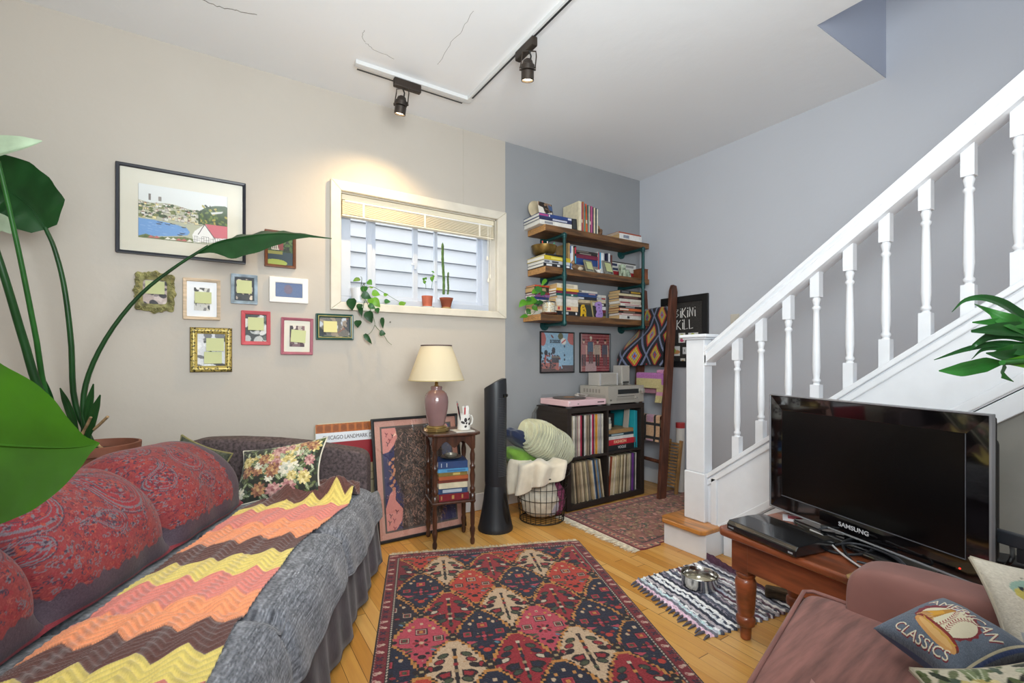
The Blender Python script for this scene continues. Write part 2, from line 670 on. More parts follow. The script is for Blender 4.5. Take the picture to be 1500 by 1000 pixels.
for nm, (a, b_), yy in (('window_sash', (xc, xd), VY + 0.012), ('window_sash', (xe, xf), VY + 0.026)):
    m_ = MB()
    s_ = 0.028
    m_.b2((a, yy, zb), (a + s_, yy + .02, zt)).b2((b_ - s_, yy, zb), (b_ + .01, yy + .02, zt))
    m_.b2((a + s_, yy, zb), (b_ - s_, yy + .02, zb + s_)).b2((a + s_, yy, zt - s_), (b_ - s_, yy + .02, zt))
    struct(m_.build(nm, M_vinyl, W1, bevel=0.003))
struct(MB().b2((xa - .005, VY + 0.03, zb - .005), (xf + .005, VY + 0.034, zt + .005)).build('window_pane', M_glass, W1))
lk = MB().box((xd - 0.014, VY + 0.004, 1.83), (0.016, 0.016, 0.05)).box((xd - 0.03, VY + 0.0, 1.84), (0.03, 0.01, 0.014))
lk.box((xe + 0.012, VY + 0.018, 1.76), (0.014, 0.016, 0.05))
struct(lk.build('window_latch', M_vinyl, W1, bevel=0.002))

# neighbour's clapboard siding seen through the glass
sd = MB()
for k in range(15):
    z = 0.6 + k * 0.14
    sd.prism([(0, 0), (0.034, 0), (0.010, 0.133), (0, 0.133)], (-0.6, 4.45, z), (0, -1, 0), (0, 0, 1), -4.6)
struct(MB().b2((-3, WY + T + .01, -.3), (6, 4.45, -.25)).build('ground', flat('#4a4640', .9)))
struct(MB().b2((-0.6, 4.452, .6), (4.0, 4.48, 2.75)).build('siding_shade_backing', flat('#9aa2ac', .8)))  # grey backing added behind the board gaps, imitates the lap shadow lines
o = sd.build('clapboard_siding', mat('white_siding', '#d3d7dc', 0.6))
struct(o)

# raised blind: headrail, stacked slats, bottom rail, cords
bl = thing('window_blind', 'cream slatted blind drawn up to the top of the window', 'blind', (0.5 * (OX0 + OX1), WY + 0.03, OZ1 - 0.006))
hw = (OX1 - OX0) / 2 - 0.012
M_blind = mat('cream_blind_slat', '#e6dcc3', 0.5)
MB().box((0, 0, -0.02), (2 * hw, 0.04, 0.036)).build('headrail', M_blind, bl, bevel=0.003)
MB().cyl((-hw + .02, -0.022, -0.046), (hw - .02, -0.022, -0.046), 0.006, 8).build('valance_rod', flat('#f1f0ee', 0.3), bl, smooth=60)
for k in range(13):
    MB().box((0, 0, -0.046 - k * 0.0068), (2 * hw - .008, 0.044, 0.0035)).build('slat', M_blind, bl)
MB().box((0, 0, -0.139), (2 * hw - .004, 0.046, 0.011)).build('bottom_rail', M_blind, bl, bevel=0.003)
for x in (-hw + 0.14, 0.0, hw - 0.13):
    MB().box((x, -0.025, -0.09), (0.012, 0.002, 0.1)).build('ladder_tape', flat('#efe9da'), bl)
for dx, zl in ((-0.05, -0.47), (-0.035, -0.44), (-0.06, -0.30)):
    MB().tube([(hw + dx, -0.022, -0.04), (hw + dx + .004, -0.024, zl * .5), (hw + dx, -0.022, zl)], 0.0016, 6).build('pull_cord', flat('#efe9da'), bl)
    MB().lathe([(0.002, 0.02), (0.006, 0.012), (0.007, -0.012), (0.003, -0.016)][::-1], (hw + dx, -0.022, zl), 8).build('cord_tassel', flat('#efe9da'), bl, smooth=60)

# ---------------------------------------------------------------- staircase
SXP = 2.53
st = thing('staircase', 'white painted wooden staircase with turned balusters climbing along the grey wall', 'staircase', (SXP, 1.8, 0))
SO = Vector((SXP, 1.8, 0))


def sl(px, py):
    p = onX(px, py, SXP) - SO
    return p.y, p.z


(ya, za), (yb, zb_) = sl(1039, 692), sl(1500, 408)
slope = (zb_ - za) / (ya - yb)
top = lambda y: za + (ya - y) * slope           # top of the closed string at local y
yN, yE = ya + 0.03, -2.6                        # from the newel up
sl_n = Vector((0, -1, slope)).normalized()


def rake(mbx, x0, x1, d0, d1, ya_=None, yb_=None):
    a, b_ = (yN if ya_ is None else ya_), (yE if yb_ is None else yb_)
    return mbx.prism([(a, top(a) + d0), (b_, top(b_) + d0), (b_, top(b_) + d1), (a, top(a) + d1)], (x0, 0, 0), (0, 1, 0), (0, 0, 1), x1 - x0)


rake(MB(), -0.018, 0.075, -0.03, 0.0).build('string_cap', M_white, st, bevel=0.004)
rake(MB(), 0.0, 0.05, -0.40, -0.03).build('closed_string', M_white, st)
rake(MB(), -0.012, 0.0, -0.075, -0.036).build('panel_moulding', M_white, st, bevel=0.008, seg=3)
rake(MB(), -0.012, 0.0, -0.395, -0.345).build('panel_moulding', M_white, st, bevel=0.008, seg=3)
ym = ya - 0.035
MB().b2((-0.012, ym - 0.02, top(ym) - 0.36), (0.0, ym + 0.02, top(ym) - 0.05)).build('panel_moulding', M_white, st, bevel=0.008, seg=3)
rake(MB(), -0.004, 0.05, -0.49, -0.405, -0.35).build('lower_board', M_white, st, bevel=0.003)
MB().prism([(yN, 0.0), (yE, 0.0), (yE, top(yE) - 0.492), (-.36, top(-.36) - 0.44), (yN - 0.03, 0.165)], (0.03, 0, 0), (0, 1, 0), (0, 0, 1), 0.03).build('under_stair_panel', mat('under_stair_grey', '#8a8882', .6, var=.05, vscale=5), st)
MB().b2((0.0, -1.6, 0.0), (0.03, yN - 0.12, 0.15)).build('under_stair_baseboard', M_white, st, bevel=0.006)
# first step: box and overhanging oak tread
M_tread = mat('varnished_oak_tread', '#c07f3c', 0.3, var=0.22, vscale=5, stretch=(8, 1, 1), coat=0.3)
MB().b2((-0.14, -0.12, 0.0), (0.93, 0.178, 0.138)).build('riser', M_white, st, bevel=0.002)
MB().prism([(-0.175, -0.10), (-0.15, -0.125), (0.06, -0.125), (0.06, -0.03), (0.94, -0.03), (0.94, 0.205), (-0.13, 0.205), (-0.175, 0.165)], (0, 0, 0.138), (1, 0, 0), (0, 1, 0), 0.028).build('tread', M_tread, st, bevel=0.008, seg=3)
for k in range(1, 11):
    yk = 0.178 - 0.25 * k
    zk = 0.166 + 0.19 * k
    MB().b2((0.06, yk - 0.02, zk - 0.19), (0.94, yk, zk - 0.028)).build('riser', M_white, st)
    MB().b2((0.06, yk - 0.26, zk - 0.028), (0.94, yk + 0.025, zk)).build('tread', M_tread, st, bevel=0.006)
# newel post
nw = MB()
nx0, nx1, ny0, ny1 = -0.03, 0.05, -0.03, 0.10
nw.b2((nx0 - .008, ny0 - .008, 0.166), (nx1 + .008, ny1 + .008, 0.46))
nw.b2((nx0, ny0, 0.46), (nx1, ny1, 1.27))
np_ = nw.build('newel_post', M_white, st, bevel=0.006)
MB().b2((nx0 - .016, ny0 - .016, 1.27), (nx1 + .016, ny1 + .016, 1.282)).b2((nx0 - .03, ny0 - .03, 1.282), (nx1 + .03, ny1 + .03, 1.302)).build('newel_cap', M_white, np_, bevel=0.006)
# handrail
(yh, zh), (yh2, zh2) = sl(1047, 497), sl(1500, 104)
hs = (zh2 - zh) / (yh - yh2)
rt = lambda y: zh + (yh - y) * hs
hr = MB()
yA, yZ = ny0, -2.3
prof = [(-0.03, -0.105), (-0.012, -0.11), (0.052, -0.11), (0.07, -0.105), (0.07, -0.06), (0.06, -0.05), (0.072, -0.035), (0.068, -0.01), (0.05, 0), (-0.01, 0), (-0.028, -0.01), (-0.032, -0.035), (-0.02, -0.05), (-0.03, -0.06)]
k = len(prof)
v = [(x, yA, rt(yA) + z) for x, z in prof] + [(x, yZ, rt(yZ) + z) for x, z in prof]
f = [tuple(range(k)), tuple(range(2 * k - 1, k - 1, -1))] + [(i, i + k, (i + 1) % k + k, (i + 1) % k) for i in range(k)]
hr.add(v, f).build('handrail', M_white, st, smooth=35)
MB().b2((-0.03, ny0 - 0.012, rt(yA) - 0.12), (0.072, ny0 + .002, rt(yA) + 0.006)).build('rail_block', M_white, st, bevel=0.003)


def baluster(y):
    b0, b1 = top(y), rt(y) - 0.105
    h = b1 - b0
    cx = 0.02
    sq = 0.021
    m_ = MB()
    m_.b2((cx - sq, y - sq, b0 - 0.02), (cx + sq, y + sq, b0 + 0.115 + 0.0))
    t1 = b1 - 0.115
    m_.b2((cx - sq, y - sq, t1), (cx + sq, y + sq, b1 + 0.02))
    z0_, z1_ = b0 + 0.115, t1
    H = z1_ - z0_
    pr = [(0.017, 0), (0.013, 0.008), (0.019, 0.016), (0.019, 0.024), (0.0135, 0.032), (0.0165, 0.06), (0.0185, 0.20 * H), (0.0175, 0.45 * H), (0.0145, H - 0.1), (0.0135, H - 0.066), (0.019, H - 0.058), (0.019, H - 0.05), (0.013, H - 0.042), (0.0165, H - 0.025), (0.019, H - 0.012), (0.015, H)]
    m_.lathe(pr, (cx, y, z0_), 12)
    o = m_.build('baluster', M_white, st, smooth=40)
    return o


BY = [sl(x, y)[0] for x, y in ((1077, 580), (1112, 560), (1152, 520), (1193, 500), (1242, 460), (1295, 420), (1354, 370), (1417, 320), (1491, 270))]
stp = (BY[-1] - BY[2]) / 6
for y in BY + [BY[-1] + stp * (i + 1) for i in range(7)]:
    baluster(y)

# light switch plate on the stair wall
p = onX(1077, 471, WX)
sw = thing('switch_plate', 'cream switch plate on the grey wall beside the handrail', 'light switch', (WX, p.y, p.z))
MB().b2((-0.007, -0.038, -0.06), (0, 0.038, 0.06)).build('plate', flat('#cfc9bb', 0.35), sw, bevel=0.003)
MB().b2((-0.016, -0.006, -0.012), (-0.007, 0.006, 0.012)).build('toggle', flat('#d8d3c6', 0.3), sw, bevel=0.002)

# ---------------------------------------------------------------- track lighting
tr = thing('light_track', 'white ceiling light track bent at a corner above the window', 'track light', (1.45, 2.81, CEIL))
M_trk = mat('white_track', '#d7d8d8', 0.35)
e1, e2 = onZ(520, 94, CEIL - 0.02), onZ(687, 148, CEIL - 0.02)
ty = 0.5 * (e1.y + e2.y)
tx = e2.x
for nm, lo, hi in (('track_rail', (e1.x, ty - 0.018, CEIL - 0.024), (tx + 0.018, ty + 0.018, CEIL)), ('track_rail', (tx - 0.018, -0.6, CEIL - 0.024), (tx + 0.018, ty - 0.018, CEIL))):
    MB().b2(np.array(lo) - np.array(tr.location), np.array(hi) - np.array(tr.location)).build(nm, M_trk, tr, bevel=0.002)
M_slot = flat('#2c2d30', 0.4)
MB().b2((e1.x - 1.45 + .02, -0.006, -0.0255), (tx - 1.45 - 0.03, 0.006, -0.0235)).build('track_slot', M_slot, tr)
MB().b2((tx - 1.45 - .006, -3.4, -0.0255), (tx - 1.45 + .006, ty - 2.81 - 0.05, -0.0235)).build('track_slot', M_slot, tr)

M_bronze = mat('dark_bronze', '#3b332d', 0.45, metal=0.5, var=0.2)
M_lampface = mat('lit_lamp_face', '#fff1d0', 0.4, emit='#ffe6b8', estr=16)


def spot_head(label, base, tilt, aim, power, colr, ang, along):
    """track head: adapter box, yoke, can, lamp face; tilt = unit direction the can points"""
    o = thing('track_spotlight', label, 'spotlight', base, group='spotlights on the ceiling track')
    d = Vector(tilt).normalized()
    mbx = MB()
    if along == 'x':
        mbx.box((0.03, 0, -0.026), (0.17, 0.034, 0.05))
    else:
        mbx.box((0, 0.03, -0.026), (0.034, 0.17, 0.05))
    mbx.build('adapter', M_bronze, o, bevel=0.006)
    c0 = Vector((-0.0, 0, -0.05)) if along == 'x' else Vector((0, -0.0, -0.05))
    piv = c0 + Vector((-0.01, 0, -0.1))
    side = Vector((math.cos(-YAW), math.sin(-YAW), 0))
    yk = MB()
    for s_ in (-1, 1):
        yk.tube([c0, c0 + side * 0.036 * s_ + Vector((0, 0, -0.004)), c0 + side * 0.038 * s_ + Vector((0, 0, -0.03)), piv + side * 0.040 * s_], 0.0035, 6)
    yk.build('yoke', M_bronze, o, smooth=60)
    MB().tube([c0, c0 + Vector((.012, 0, -0.025)), c0 + Vector((0.01, 0.004, -0.045)), piv - d * 0.035], 0.0045, 6).build('power_cord', flat('#1d1b19'), o, smooth=60)
    q = d.to_track_quat('Z', 'Y').to_matrix()
    can = MB().lathe([(0.012, -0.048), (0.024, -0.04), (0.030, -0.022), (0.037, -0.018), (0.037, 0.006), (0.034, 0.008)], n=20)
    can.v = [np.vstack(can.v) @ np.array(q).T + np.array(piv)]
    can.build('lamp_housing', M_bronze, o, smooth=40)
    ring = MB().lathe([(0.033, 0.013), (0.034, 0.013), (0.034, 0.058), (0.030, 0.058), (0.029, 0.044)], n=20)
    ring.v = [np.vstack(ring.v) @ np.array(q).T + np.array(piv)]
    hood = ring.build('lamp_hood', M_bronze, o, smooth=40)
    for s_ in (-1, 1):
        a_ = piv + side * 0.036 * s_
        MB().tube([a_ - side * .006 * s_, a_ + side * 0.008 * s_], 0.009, 10).build('pivot_knob', M_bronze, o, smooth=40)
    fc = MB().lathe([(0.001, 0.046), (0.0295, 0.046), (0.0295, 0.0475), (0.001, 0.054)], n=20)
    fc.v = [np.vstack(fc.v) @ np.array(q).T + np.array(piv)]
    fc.build('lamp_face', M_lampface, o, smooth=60)
    l = bpy.data.lights.new('spot_beam', 'SPOT')
    l.energy, l.color, l.spot_size, l.spot_blend, l.shadow_soft_size = power, colr, R(ang), 1.0, 0.02
    lo = bpy.data.objects.new('spot_beam', l)
    C.objects.link(lo)
    lo.parent = o
    lo.location = piv + d * 0.062
    lo.rotation_euler = (Vector(aim) - (Vector(base) + piv)).to_track_quat('-Z', 'Y').to_euler()
    return o


b1 = onZ(590, 117, CEIL - 0.024)
spot_head('dark bronze track spotlight hanging near the window wall', (b1.x, ty, CEIL - 0.024), (-0.06, 0.25, -1), (0.78, WY - .14, 0.9), 48, (1.0, 0.70, 0.34), 136, 'x')
b2_ = onZ(770, 60, CEIL - 0.03)
spot_head('dark bronze track spotlight on the long rail in mid-ceiling', (tx, b2_.y, CEIL - 0.024), (0.12, 0.2, -1), (2.1, 2.7, 0.9), 20, (1.0, 0.88, 0.70), 110, 'y')

# ================================================================ pictures on the window wall
M_print = mat('printed_paper', attr=True, rough=0.5)
M_note = mat('yellow_sticky_note', '#c3c892', 0.6)
M_note2 = mat('pale_yellow_sticky_note', '#d9d08e', 0.6)


def rail_frame(o, w_, h, fw, d, m, name='frame', bev=0.004, inner=0.0, y0=0.0):
    """four mitred sides as one frame; profile rises towards the room (-y)"""
    W, H = w_ / 2, h / 2
    mbx = MB()
    o_ = [(-W, -H), (W, -H), (W, H), (-W, H)]
    i_ = [(-W + fw, -H + fw), (W - fw, -H + fw), (W - fw, H - fw), (-W + fw, H - fw)]
    v, f = [], []
    for (pts, y) in ((o_, y0), (o_, y0 - d), (i_, y0 - d + inner), (i_, y0)):
        v += [(x, y, z) for x, z in pts]
    for r in range(3):
        for k in range(4):
            a, b_ = r * 4 + k, r * 4 + (k + 1) % 4
            f.append((a, b_, b_ + 4, a + 4))
    for k in range(4):
        f.append((k, 12 + k, 12 + (k + 1) % 4, (k + 1) % 4))
    mbx.add(v, f)
    return mbx.build(name, m, o, bevel=bev)


def picture(label, x0, z1, x1, z0, fw, m, cv, d=0.02, mount=None, mw=0.0, glass=False, tilt=0.0, name='picture_frame', group='framed pictures on the cream wall', inner=0.006, Y=WY, extra=None, frame=True):
    w_, h = x1 - x0, z1 - z0
    o = thing(name, label, 'picture frame', ((x0 + x1) / 2, Y - 0.001, (z0 + z1) / 2), group=group)
    if tilt:
        o.rotation_euler = (0, tilt, 0)
    if frame:
        rail_frame(o, w_, h, fw, d, m, inner=inner)
    ww, hh = w_ - 2 * fw, h - 2 * fw
    if mount:
        MB().box((0, -d * 0.35, 0), (ww + .002, 0.003, hh + .002)).build('mount', mount, o)
    pw, ph = ww - 2 * mw, hh - 2 * mw
    y = -d * 0.35 - 0.0022
    painted('print', cv, plate(cv, (-pw / 2, y, ph / 2), (pw, 0, 0), (0, 0, -ph)), M_print, o, smooth=False)
    if glass:
        MB().box((0, -d * 0.35 - 0.006, 0), (ww, 0.001, hh)).build('glass', M_glass, o)
    return o


def note(o, label, dx, dz, s=0.075, m=None, d=0.02, rot=0.0, sz=None):
    """a sticky note on the front of picture o, curling away slightly at its lower edge"""
    n = 6
    X, Zz = np.meshgrid(np.linspace(-.5, .5, n), np.linspace(.5, -.5, n))
    Yy = -0.004 * (0.5 - Zz) ** 2 * (1 + X * 0.5)
    t = thing('sticky_note', label, 'sticky note', (o.location.x + dx, o.location.y - d - 0.002, o.location.z + dz), group='sticky notes over the photographs', rot=(0, rot, 0))
    sz = sz or (s, s)
    MB().grid(X * sz[0], Yy, Zz * sz[1]).build('note_sheet', m or M_note, t, smooth=60)
    return t


def photo(w_, h, pal, seed, n=22, cw=40):
    cv = Canvas(w_, h, cw, int(cw * h / w_), pal[0])
    r = random.Random(seed)
    for _ in range(n):
        cv.ell(r.uniform(0, w_), r.uniform(0, h), r.uniform(.06, .2) * w_, r.uniform(.05, .2) * h, r.choice(pal), r.uniform(0, 3))
    cv.grain(0.02, seed)
    return cv


# harbour view
r = random.Random(3)
cv = Canvas(1.5, 1.0, 240, 160, '#dfe3e2')
hill = lambda x: 0.30 + 0.05 * x + 0.02 * math.sin(x * 9)
cv.poly([(0, .29)] + [(x / 20, hill(x / 20)) for x in range(31)] + [(1.5, 1), (0, 1)], '#b9bba2')
for _ in range(240):
    x, y = r.uniform(0, 1.15), r.uniform(.28, .60)
    if y < hill(x):
        continue
    c = r.choice(['#e9e4cf', '#e8dca0', '#f0efe9', '#dfd9c3', '#c9c6b8', '#e6d9a8', '#d8d4cc'])
    s_ = 0.02 + 0.045 * (y - .2)
    if r.random() < 0.34:
        cv.ell(x, y, s_ * 1.2, s_ * .7, r.choice(['#3e5538', '#5c6f3e', '#2f4230', '#7d8450']))
    else:
        cv.rect(x, y, x + s_ * 1.8, y + s_ * 1.2, '#4a4a44')
        cv.rect(x + .003, y + .003, x + s_ * 1.8 - .003, y + s_ * 1.2 - .003, c)
        if r.random() < .5:
            cv.poly([(x - .004, y + .004), (x + s_ * .9, y - s_ * .5), (x + s_ * 1.85, y + .004)], r.choice(['#8c3a34', '#9a9a96', '#b7b3a8', '#7a4a40']))
        for k in range(3):
            cv.rect(x + s_ * (.3 + .5 * k), y + s_ * .5, x + s_ * (.45 + .5 * k), y + s_ * .8, '#3b3b3b')
cv.rect(.16, .17, .20, .29, '#77706a')
cv.rect(.32, .20, .37, .28, '#8b857d')
cv.poly([(0, .64), (.25, .645), (.5, .67), (.78, .72), (.84, .80), (.8, .86), (.6, .90), (.4, .93), (.2, .95), (0, .97)], '#6f9fd6')
for k in range(26):
    x, y = r.uniform(0, .75), r.uniform(.67, .9)
    cv.line([(x, y), (x + r.uniform(.03, .1), y + .004)], .006, r.choice(['#8cb4e2', '#5f8fc8', '#a5c4e8']))
for x, y in ((.3, .665), (.42, .69), (.5, .67), (.28, .70), (.68, .71), (.62, .86), (.66, .83)):
    cv.poly([(x, y), (x + .1, y + .004), (x + .08, y + .02), (x + .02, y + .018)], '#33404c')
cv.poly([(0, .97), (.12, .92), (.3, .96), (.5, .93), (.75, .9), (.9, .92), (.9, 1), (0, 1)], '#6d7a44')
for k in range(9):
    x = .06 + .09 * k
    cv.poly([(x, .985), (x + .05, .935), (x + .11, .975)], r.choice(['#b34a4c', '#e9e4da', '#c2686a', '#51663a']))
cv.poly([(.98, .38), (1.12, .27), (1.28, .22), (1.45, .2), (1.5, .22), (1.5, .62), (.98, .62)], '#39532f')
for k in range(60):
    cv.ell(r.uniform(1.0, 1.5), r.uniform(.25, .62), .035, .02, r.choice(['#4b6a36', '#2d4428', '#6f8440', '#a9a14a', '#3c5a34']), r.uniform(0, 3))
cv.poly([(1.2, .36), (1.42, .31), (1.4, .35), (1.22, .40)], '#d5d8d6')
cv.poly([(.92, .76), (1.08, .62), (1.5, .62), (1.5, .92), (.9, .98), (.88, .84)], '#ecebe8')
cv.poly([(1.1, .6), (1.5, .6), (1.5, .84), (1.26, .86)], '#cf6a76')
cv.line([(.98, .82), (1.09, .61), (1.27, .87)], .014, '#3a3a3a')
for k in range(14):
    cv.line([(.92 + .04 * k, .86), (.92 + .04 * k, .98)], .004, '#5a5a5a')
for k in range(4):
    cv.line([(.9, .86 + .035 * k), (1.5, .84 + .035 * k)], .004, '#6a6a68')
cv.line([(0, 0), (0, 1), (1.5, 1), (1.5, 0)], .018, '#2a2a2c')
pic = picture('large black framed colour print of a harbour town and bay', -0.42, 2.173, 0.167, 1.703, 0.017, mat('black_lacquer_frame', '#22252e', 0.3), cv, d=0.028, mount=flat('#dcd8c8'), mw=0.075, glass=True)

# ornate olive frame
cv = photo(.1, .14, ['#b9a7a0', '#4a4350', '#8d7f80', '#2d2a30', '#cdbdb6'], 5)
t = thing('picture_frame', 'ornate olive green frame with scrolled edges, note over its photo', 'picture frame', (-0.257, WY - 0.001, 1.510), group='framed pictures on the cream wall')
W, H = 0.094, 0.116
M_olive = mat('olive_gilt', '#8d8a5c', 0.45, var=0.35, vscale=30, bump=0.4, bscale=70)
n = 72
out, inn = [], []
for k in range(n):
    a = 2 * math.pi * k / n
    ca, sa = math.cos(a), math.sin(a)
    q = (abs(ca) ** 5 + abs(sa) ** 5) ** -0.2
    wob = 1 + 0.05 * math.cos(8 * a) + 0.035 * math.cos(16 * a + 1) + (0.04 if abs(ca) < .35 else 0)
    out.append((W * 0.93 * q * ca * wob, H * 0.9 * q * sa * wob))
    q8 = (abs(ca) ** 8 + abs(sa) ** 8) ** -0.125
    inn.append((0.052 * q8 * ca, 0.064 * q8 * sa))
mb = MB()
v, f = [], []
for pts, y in ((out, 0), (out, -0.012), ([((a + c) / 2, (b_ + d) / 2) for (a, b_), (c, d) in zip(out, inn)], -0.026), (inn, -0.014), (inn, 0)):
    v += [(x, y, z) for x, z in pts]
for r_ in range(4):
    for k in range(n):
        a, b_ = r_ * n + k, r_ * n + (k + 1) % n
        f.append((a, b_, b_ + n, a + n))
mb.add(v, f).build('frame', M_olive, t, smooth=50)
for k in range(24):                                    # scrolls and leaves carved along the frame
    a = 2 * math.pi * k / 24
    i = int(k * n / 24)
    cx, cz = (out[i][0] * .62 + inn[i][0] * .38), (out[i][1] * .62 + inn[i][1] * .38)
    mbx = MB()
    pts = [(cx + 0.014 * (1 - s_ / 14) * math.cos(a + s_ * .55 * (1 if k % 2 else -1)), -0.024 - 0.004 * s_ / 14, cz + 0.014 * (1 - s_ / 14) * math.sin(a + s_ * .55 * (1 if k % 2 else -1))) for s_ in range(13)]
    mbx.tube(pts, [0.0042 - 0.0002 * s_ for s_ in range(13)], 6).build('scroll', M_olive, t, smooth=60)
painted('print', cv, plate(cv, (-.054, -.008, .066), (.108, 0, 0), (0, 0, -.132)), M_print, t, smooth=False)
note(t, 'pale green sticky note on the ornate olive frame', 0.0, 0.024, sz=(0.083, 0.07), d=0.012)

cv = photo(.08, .1, ['#c9c6bf', '#2b2b2c', '#787674', '#e8e6e2', '#4c4a48'], 8)
a = picture('pale wood frame with wide white mount around a small monochrome photo', -0.135, 1.601, 0.041, 1.371, 0.018, mat('limed_wood', '#cdb79c', 0.5, var=0.12, vscale=12, stretch=(1, 1, 6)), cv, mount=flat('#e9ebee'), mw=0.033)
note(a, 'pale green sticky note on the pale wood frame', 0.006, 0.008, sz=(0.078, 0.064))
cv = photo(.08, .1, ['#2d2c2e', '#b7a595', '#7f7266', '#d8c8b4', '#191819'], 9)
a = picture('small silver blue frame with a dark inner edge', 0.092, 1.645, 0.228, 1.472, 0.02, mat('silver_blue_frame', '#9fb0bd', 0.35, metal=0.4, var=0.2, vscale=20), cv, mount=flat('#2c3138'), mw=0.006)
note(a, 'pale green sticky note on the small silver blue frame', -0.001, 0.012, sz=(0.076, 0.076))
cv = Canvas(.16, .1, 40, 24, '#53678f')
cv.ell(.075, .045, .025, .032, '#6a6076')
cv.grain(0.01)
picture('white frame lying sideways around a plain blue picture', 0.289, 1.648, 0.506, 1.494, 0.034, mat('white_frame_paint', '#e6e4e0', 0.4), cv)
cv = Canvas(.13, .17, 60, 80, '#22321f')
r = random.Random(4)
for _ in range(90):
    cv.ell(r.uniform(0, .13), r.uniform(0, .1), .012, .008, r.choice(['#2e4a26', '#1b2a1c', '#3f5d2c', '#15201a', '#4d6b34']), r.uniform(0, 3))
cv.rect(0, .1, .13, .17, '#2c3f4a')
cv.poly([(.02, .055), (.05, .05), (.06, .09), (.02, .09)], '#c9c4b8')
cv.poly([(.045, .045), (.08, .045), (.08, .09), (.06, .09)], '#7d3a3a')
for k in range(4):
    cv.rect(.024 + .009 * k, .065, .028 + .009 * k, .085, '#333333')
cv.rect(.0, .095, .075, .112, '#8a8a44')
cv.ell(.04, .16, .06, .02, '#9aa84a')
picture('brown wooden frame around a house among trees, behind a drooping leaf', 0.264, 1.926, 0.436, 1.704, 0.018, mat('brown_wood_frame', '#6b3d22', 0.4, var=0.25, vscale=10), cv)
cv = photo(.1, .14, ['#2a2e2c', '#b8bab6', '#50584f', '#8b9790', '#1a1c1b', '#d3d3cf'], 12)
a = picture('pinkish red frame holding a dark portrait photo', 0.143, 1.435, 0.296, 1.234, 0.022, mat('pinkish_red_frame', '#c25058', 0.45, var=0.1), cv)
note(a, 'pale green sticky note on the pinkish red frame', -0.001, 0.024, sz=(0.082, 0.075))
cv = photo(.08, .1, ['#4a2a34', '#b3a49a', '#7d5a5f', '#d9cfc4', '#2c1d22'], 14)
a = picture('dusty rose frame with cream mount around a small photo', 0.352, 1.405, 0.534, 1.178, 0.018, mat('dusty_rose_frame', '#a8606e', 0.4, var=0.1), cv, mount=flat('#ddd9c9'), mw=0.031, tilt=R(0.7))
note(a, 'yellow sticky note hanging crooked on the dusty rose frame', 0.005, 0.0, sz=(0.083, 0.076), rot=R(4), m=M_note)
cv = photo(.2, .13, ['#6f6a62', '#c7ccd2', '#3b3f45', '#9a8a78', '#20262a', '#8c5a48'], 15)
a = picture('dark green frame lying sideways under the window plant', 0.55, 1.440, 0.781, 1.274, 0.024, mat('dark_green_frame', '#204a40', 0.32, var=0.15), cv, tilt=R(-0.6))
rail_frame(a, 0.205, 0.14, 0.004, 0.026, mat('gold_line', '#a8995a', 0.35, metal=0.5), name='gilt_line', bev=0.001)
note(a, 'bright yellow sticky note on the dark green frame', -0.03, 0.0, sz=(0.082, 0.07), m=M_note2)
# gold frame with dark scrollwork painted on it
cv = photo(.12, .16, ['#d5d6da', '#2c2c2e', '#e6e8ec', '#6d6d70'], 17)
gx0, gz1, gx1, gz0 = -0.104, 1.329, 0.099, 1.077
a = picture('gold frame painted with black vines, two notes over its photo', gx0, gz1, gx1, gz0, 0.036, None, cv, frame=False)
gv = Canvas(gx1 - gx0, gz1 - gz0, 130, 160, '#c3ae62')
r = random.Random(21)
for side in range(4):
    for k in range(13):
        u_ = (k + .5) / 13
        for s_ in range(3):
            q = 0.018 + r.uniform(-.010, .010)
            x, y = {0: (u_ * gv.w, q), 1: (u_ * gv.w, gv.h - q), 2: (q, u_ * gv.h), 3: (gv.w - q, u_ * gv.h)}[side]
            gv.ell(x + r.uniform(-.004, .004), y + r.uniform(-.004, .004), .006, .0022, r.choice(['#2f2b1a', '#4a4428', '#1f1d14', '#7b6f3a']), r.uniform(0, 3))
gv.line([(0, 0), (gv.w, 0), (gv.w, gv.h), (0, gv.h), (0, 0)], .009, '#5a4a2c')
gP = plate(gv, (-gv.w / 2, -0.022, gv.h / 2), (gv.w, 0, 0), (0, 0, -gv.h))
dx_, dz_ = gv.w / 2 - np.abs(gP[0]), gv.h / 2 - np.abs(gP[2])
e_ = np.minimum(dx_, dz_)
gY = np.where(e_ < 0.036, -0.016 - 0.012 * np.sin(np.clip(e_ / 0.036, 0, 1) * math.pi), -0.004)
gY = np.where(e_ < 0.001, -0.0005, gY)
painted('frame', gv, (gP[0], gY, gP[2]), mat('gilt_painted_frame', attr=True, rough=0.35, metal=0.25), a)
note(a, 'upper of two pale green notes on the gold frame', 0.018, 0.03, sz=(0.085, 0.072))
note(a, 'lower of two yellow notes on the gold frame', 0.008, -0.044, sz=(0.085, 0.066), m=M_note)

# nail left in the wall below the window
t = thing('nail', 'small nail in the cream wall below the window', 'nail', (onY(571, 472).x, WY, onY(571, 472).z))
MB().cyl((0, 0.01, 0), (0, -0.012, 0.002), 0.002, 8).ball((0, -0.012, 0.002), 0.005, 8, 6).build('nail_shank', flat('#6e6a60', 0.4), t)

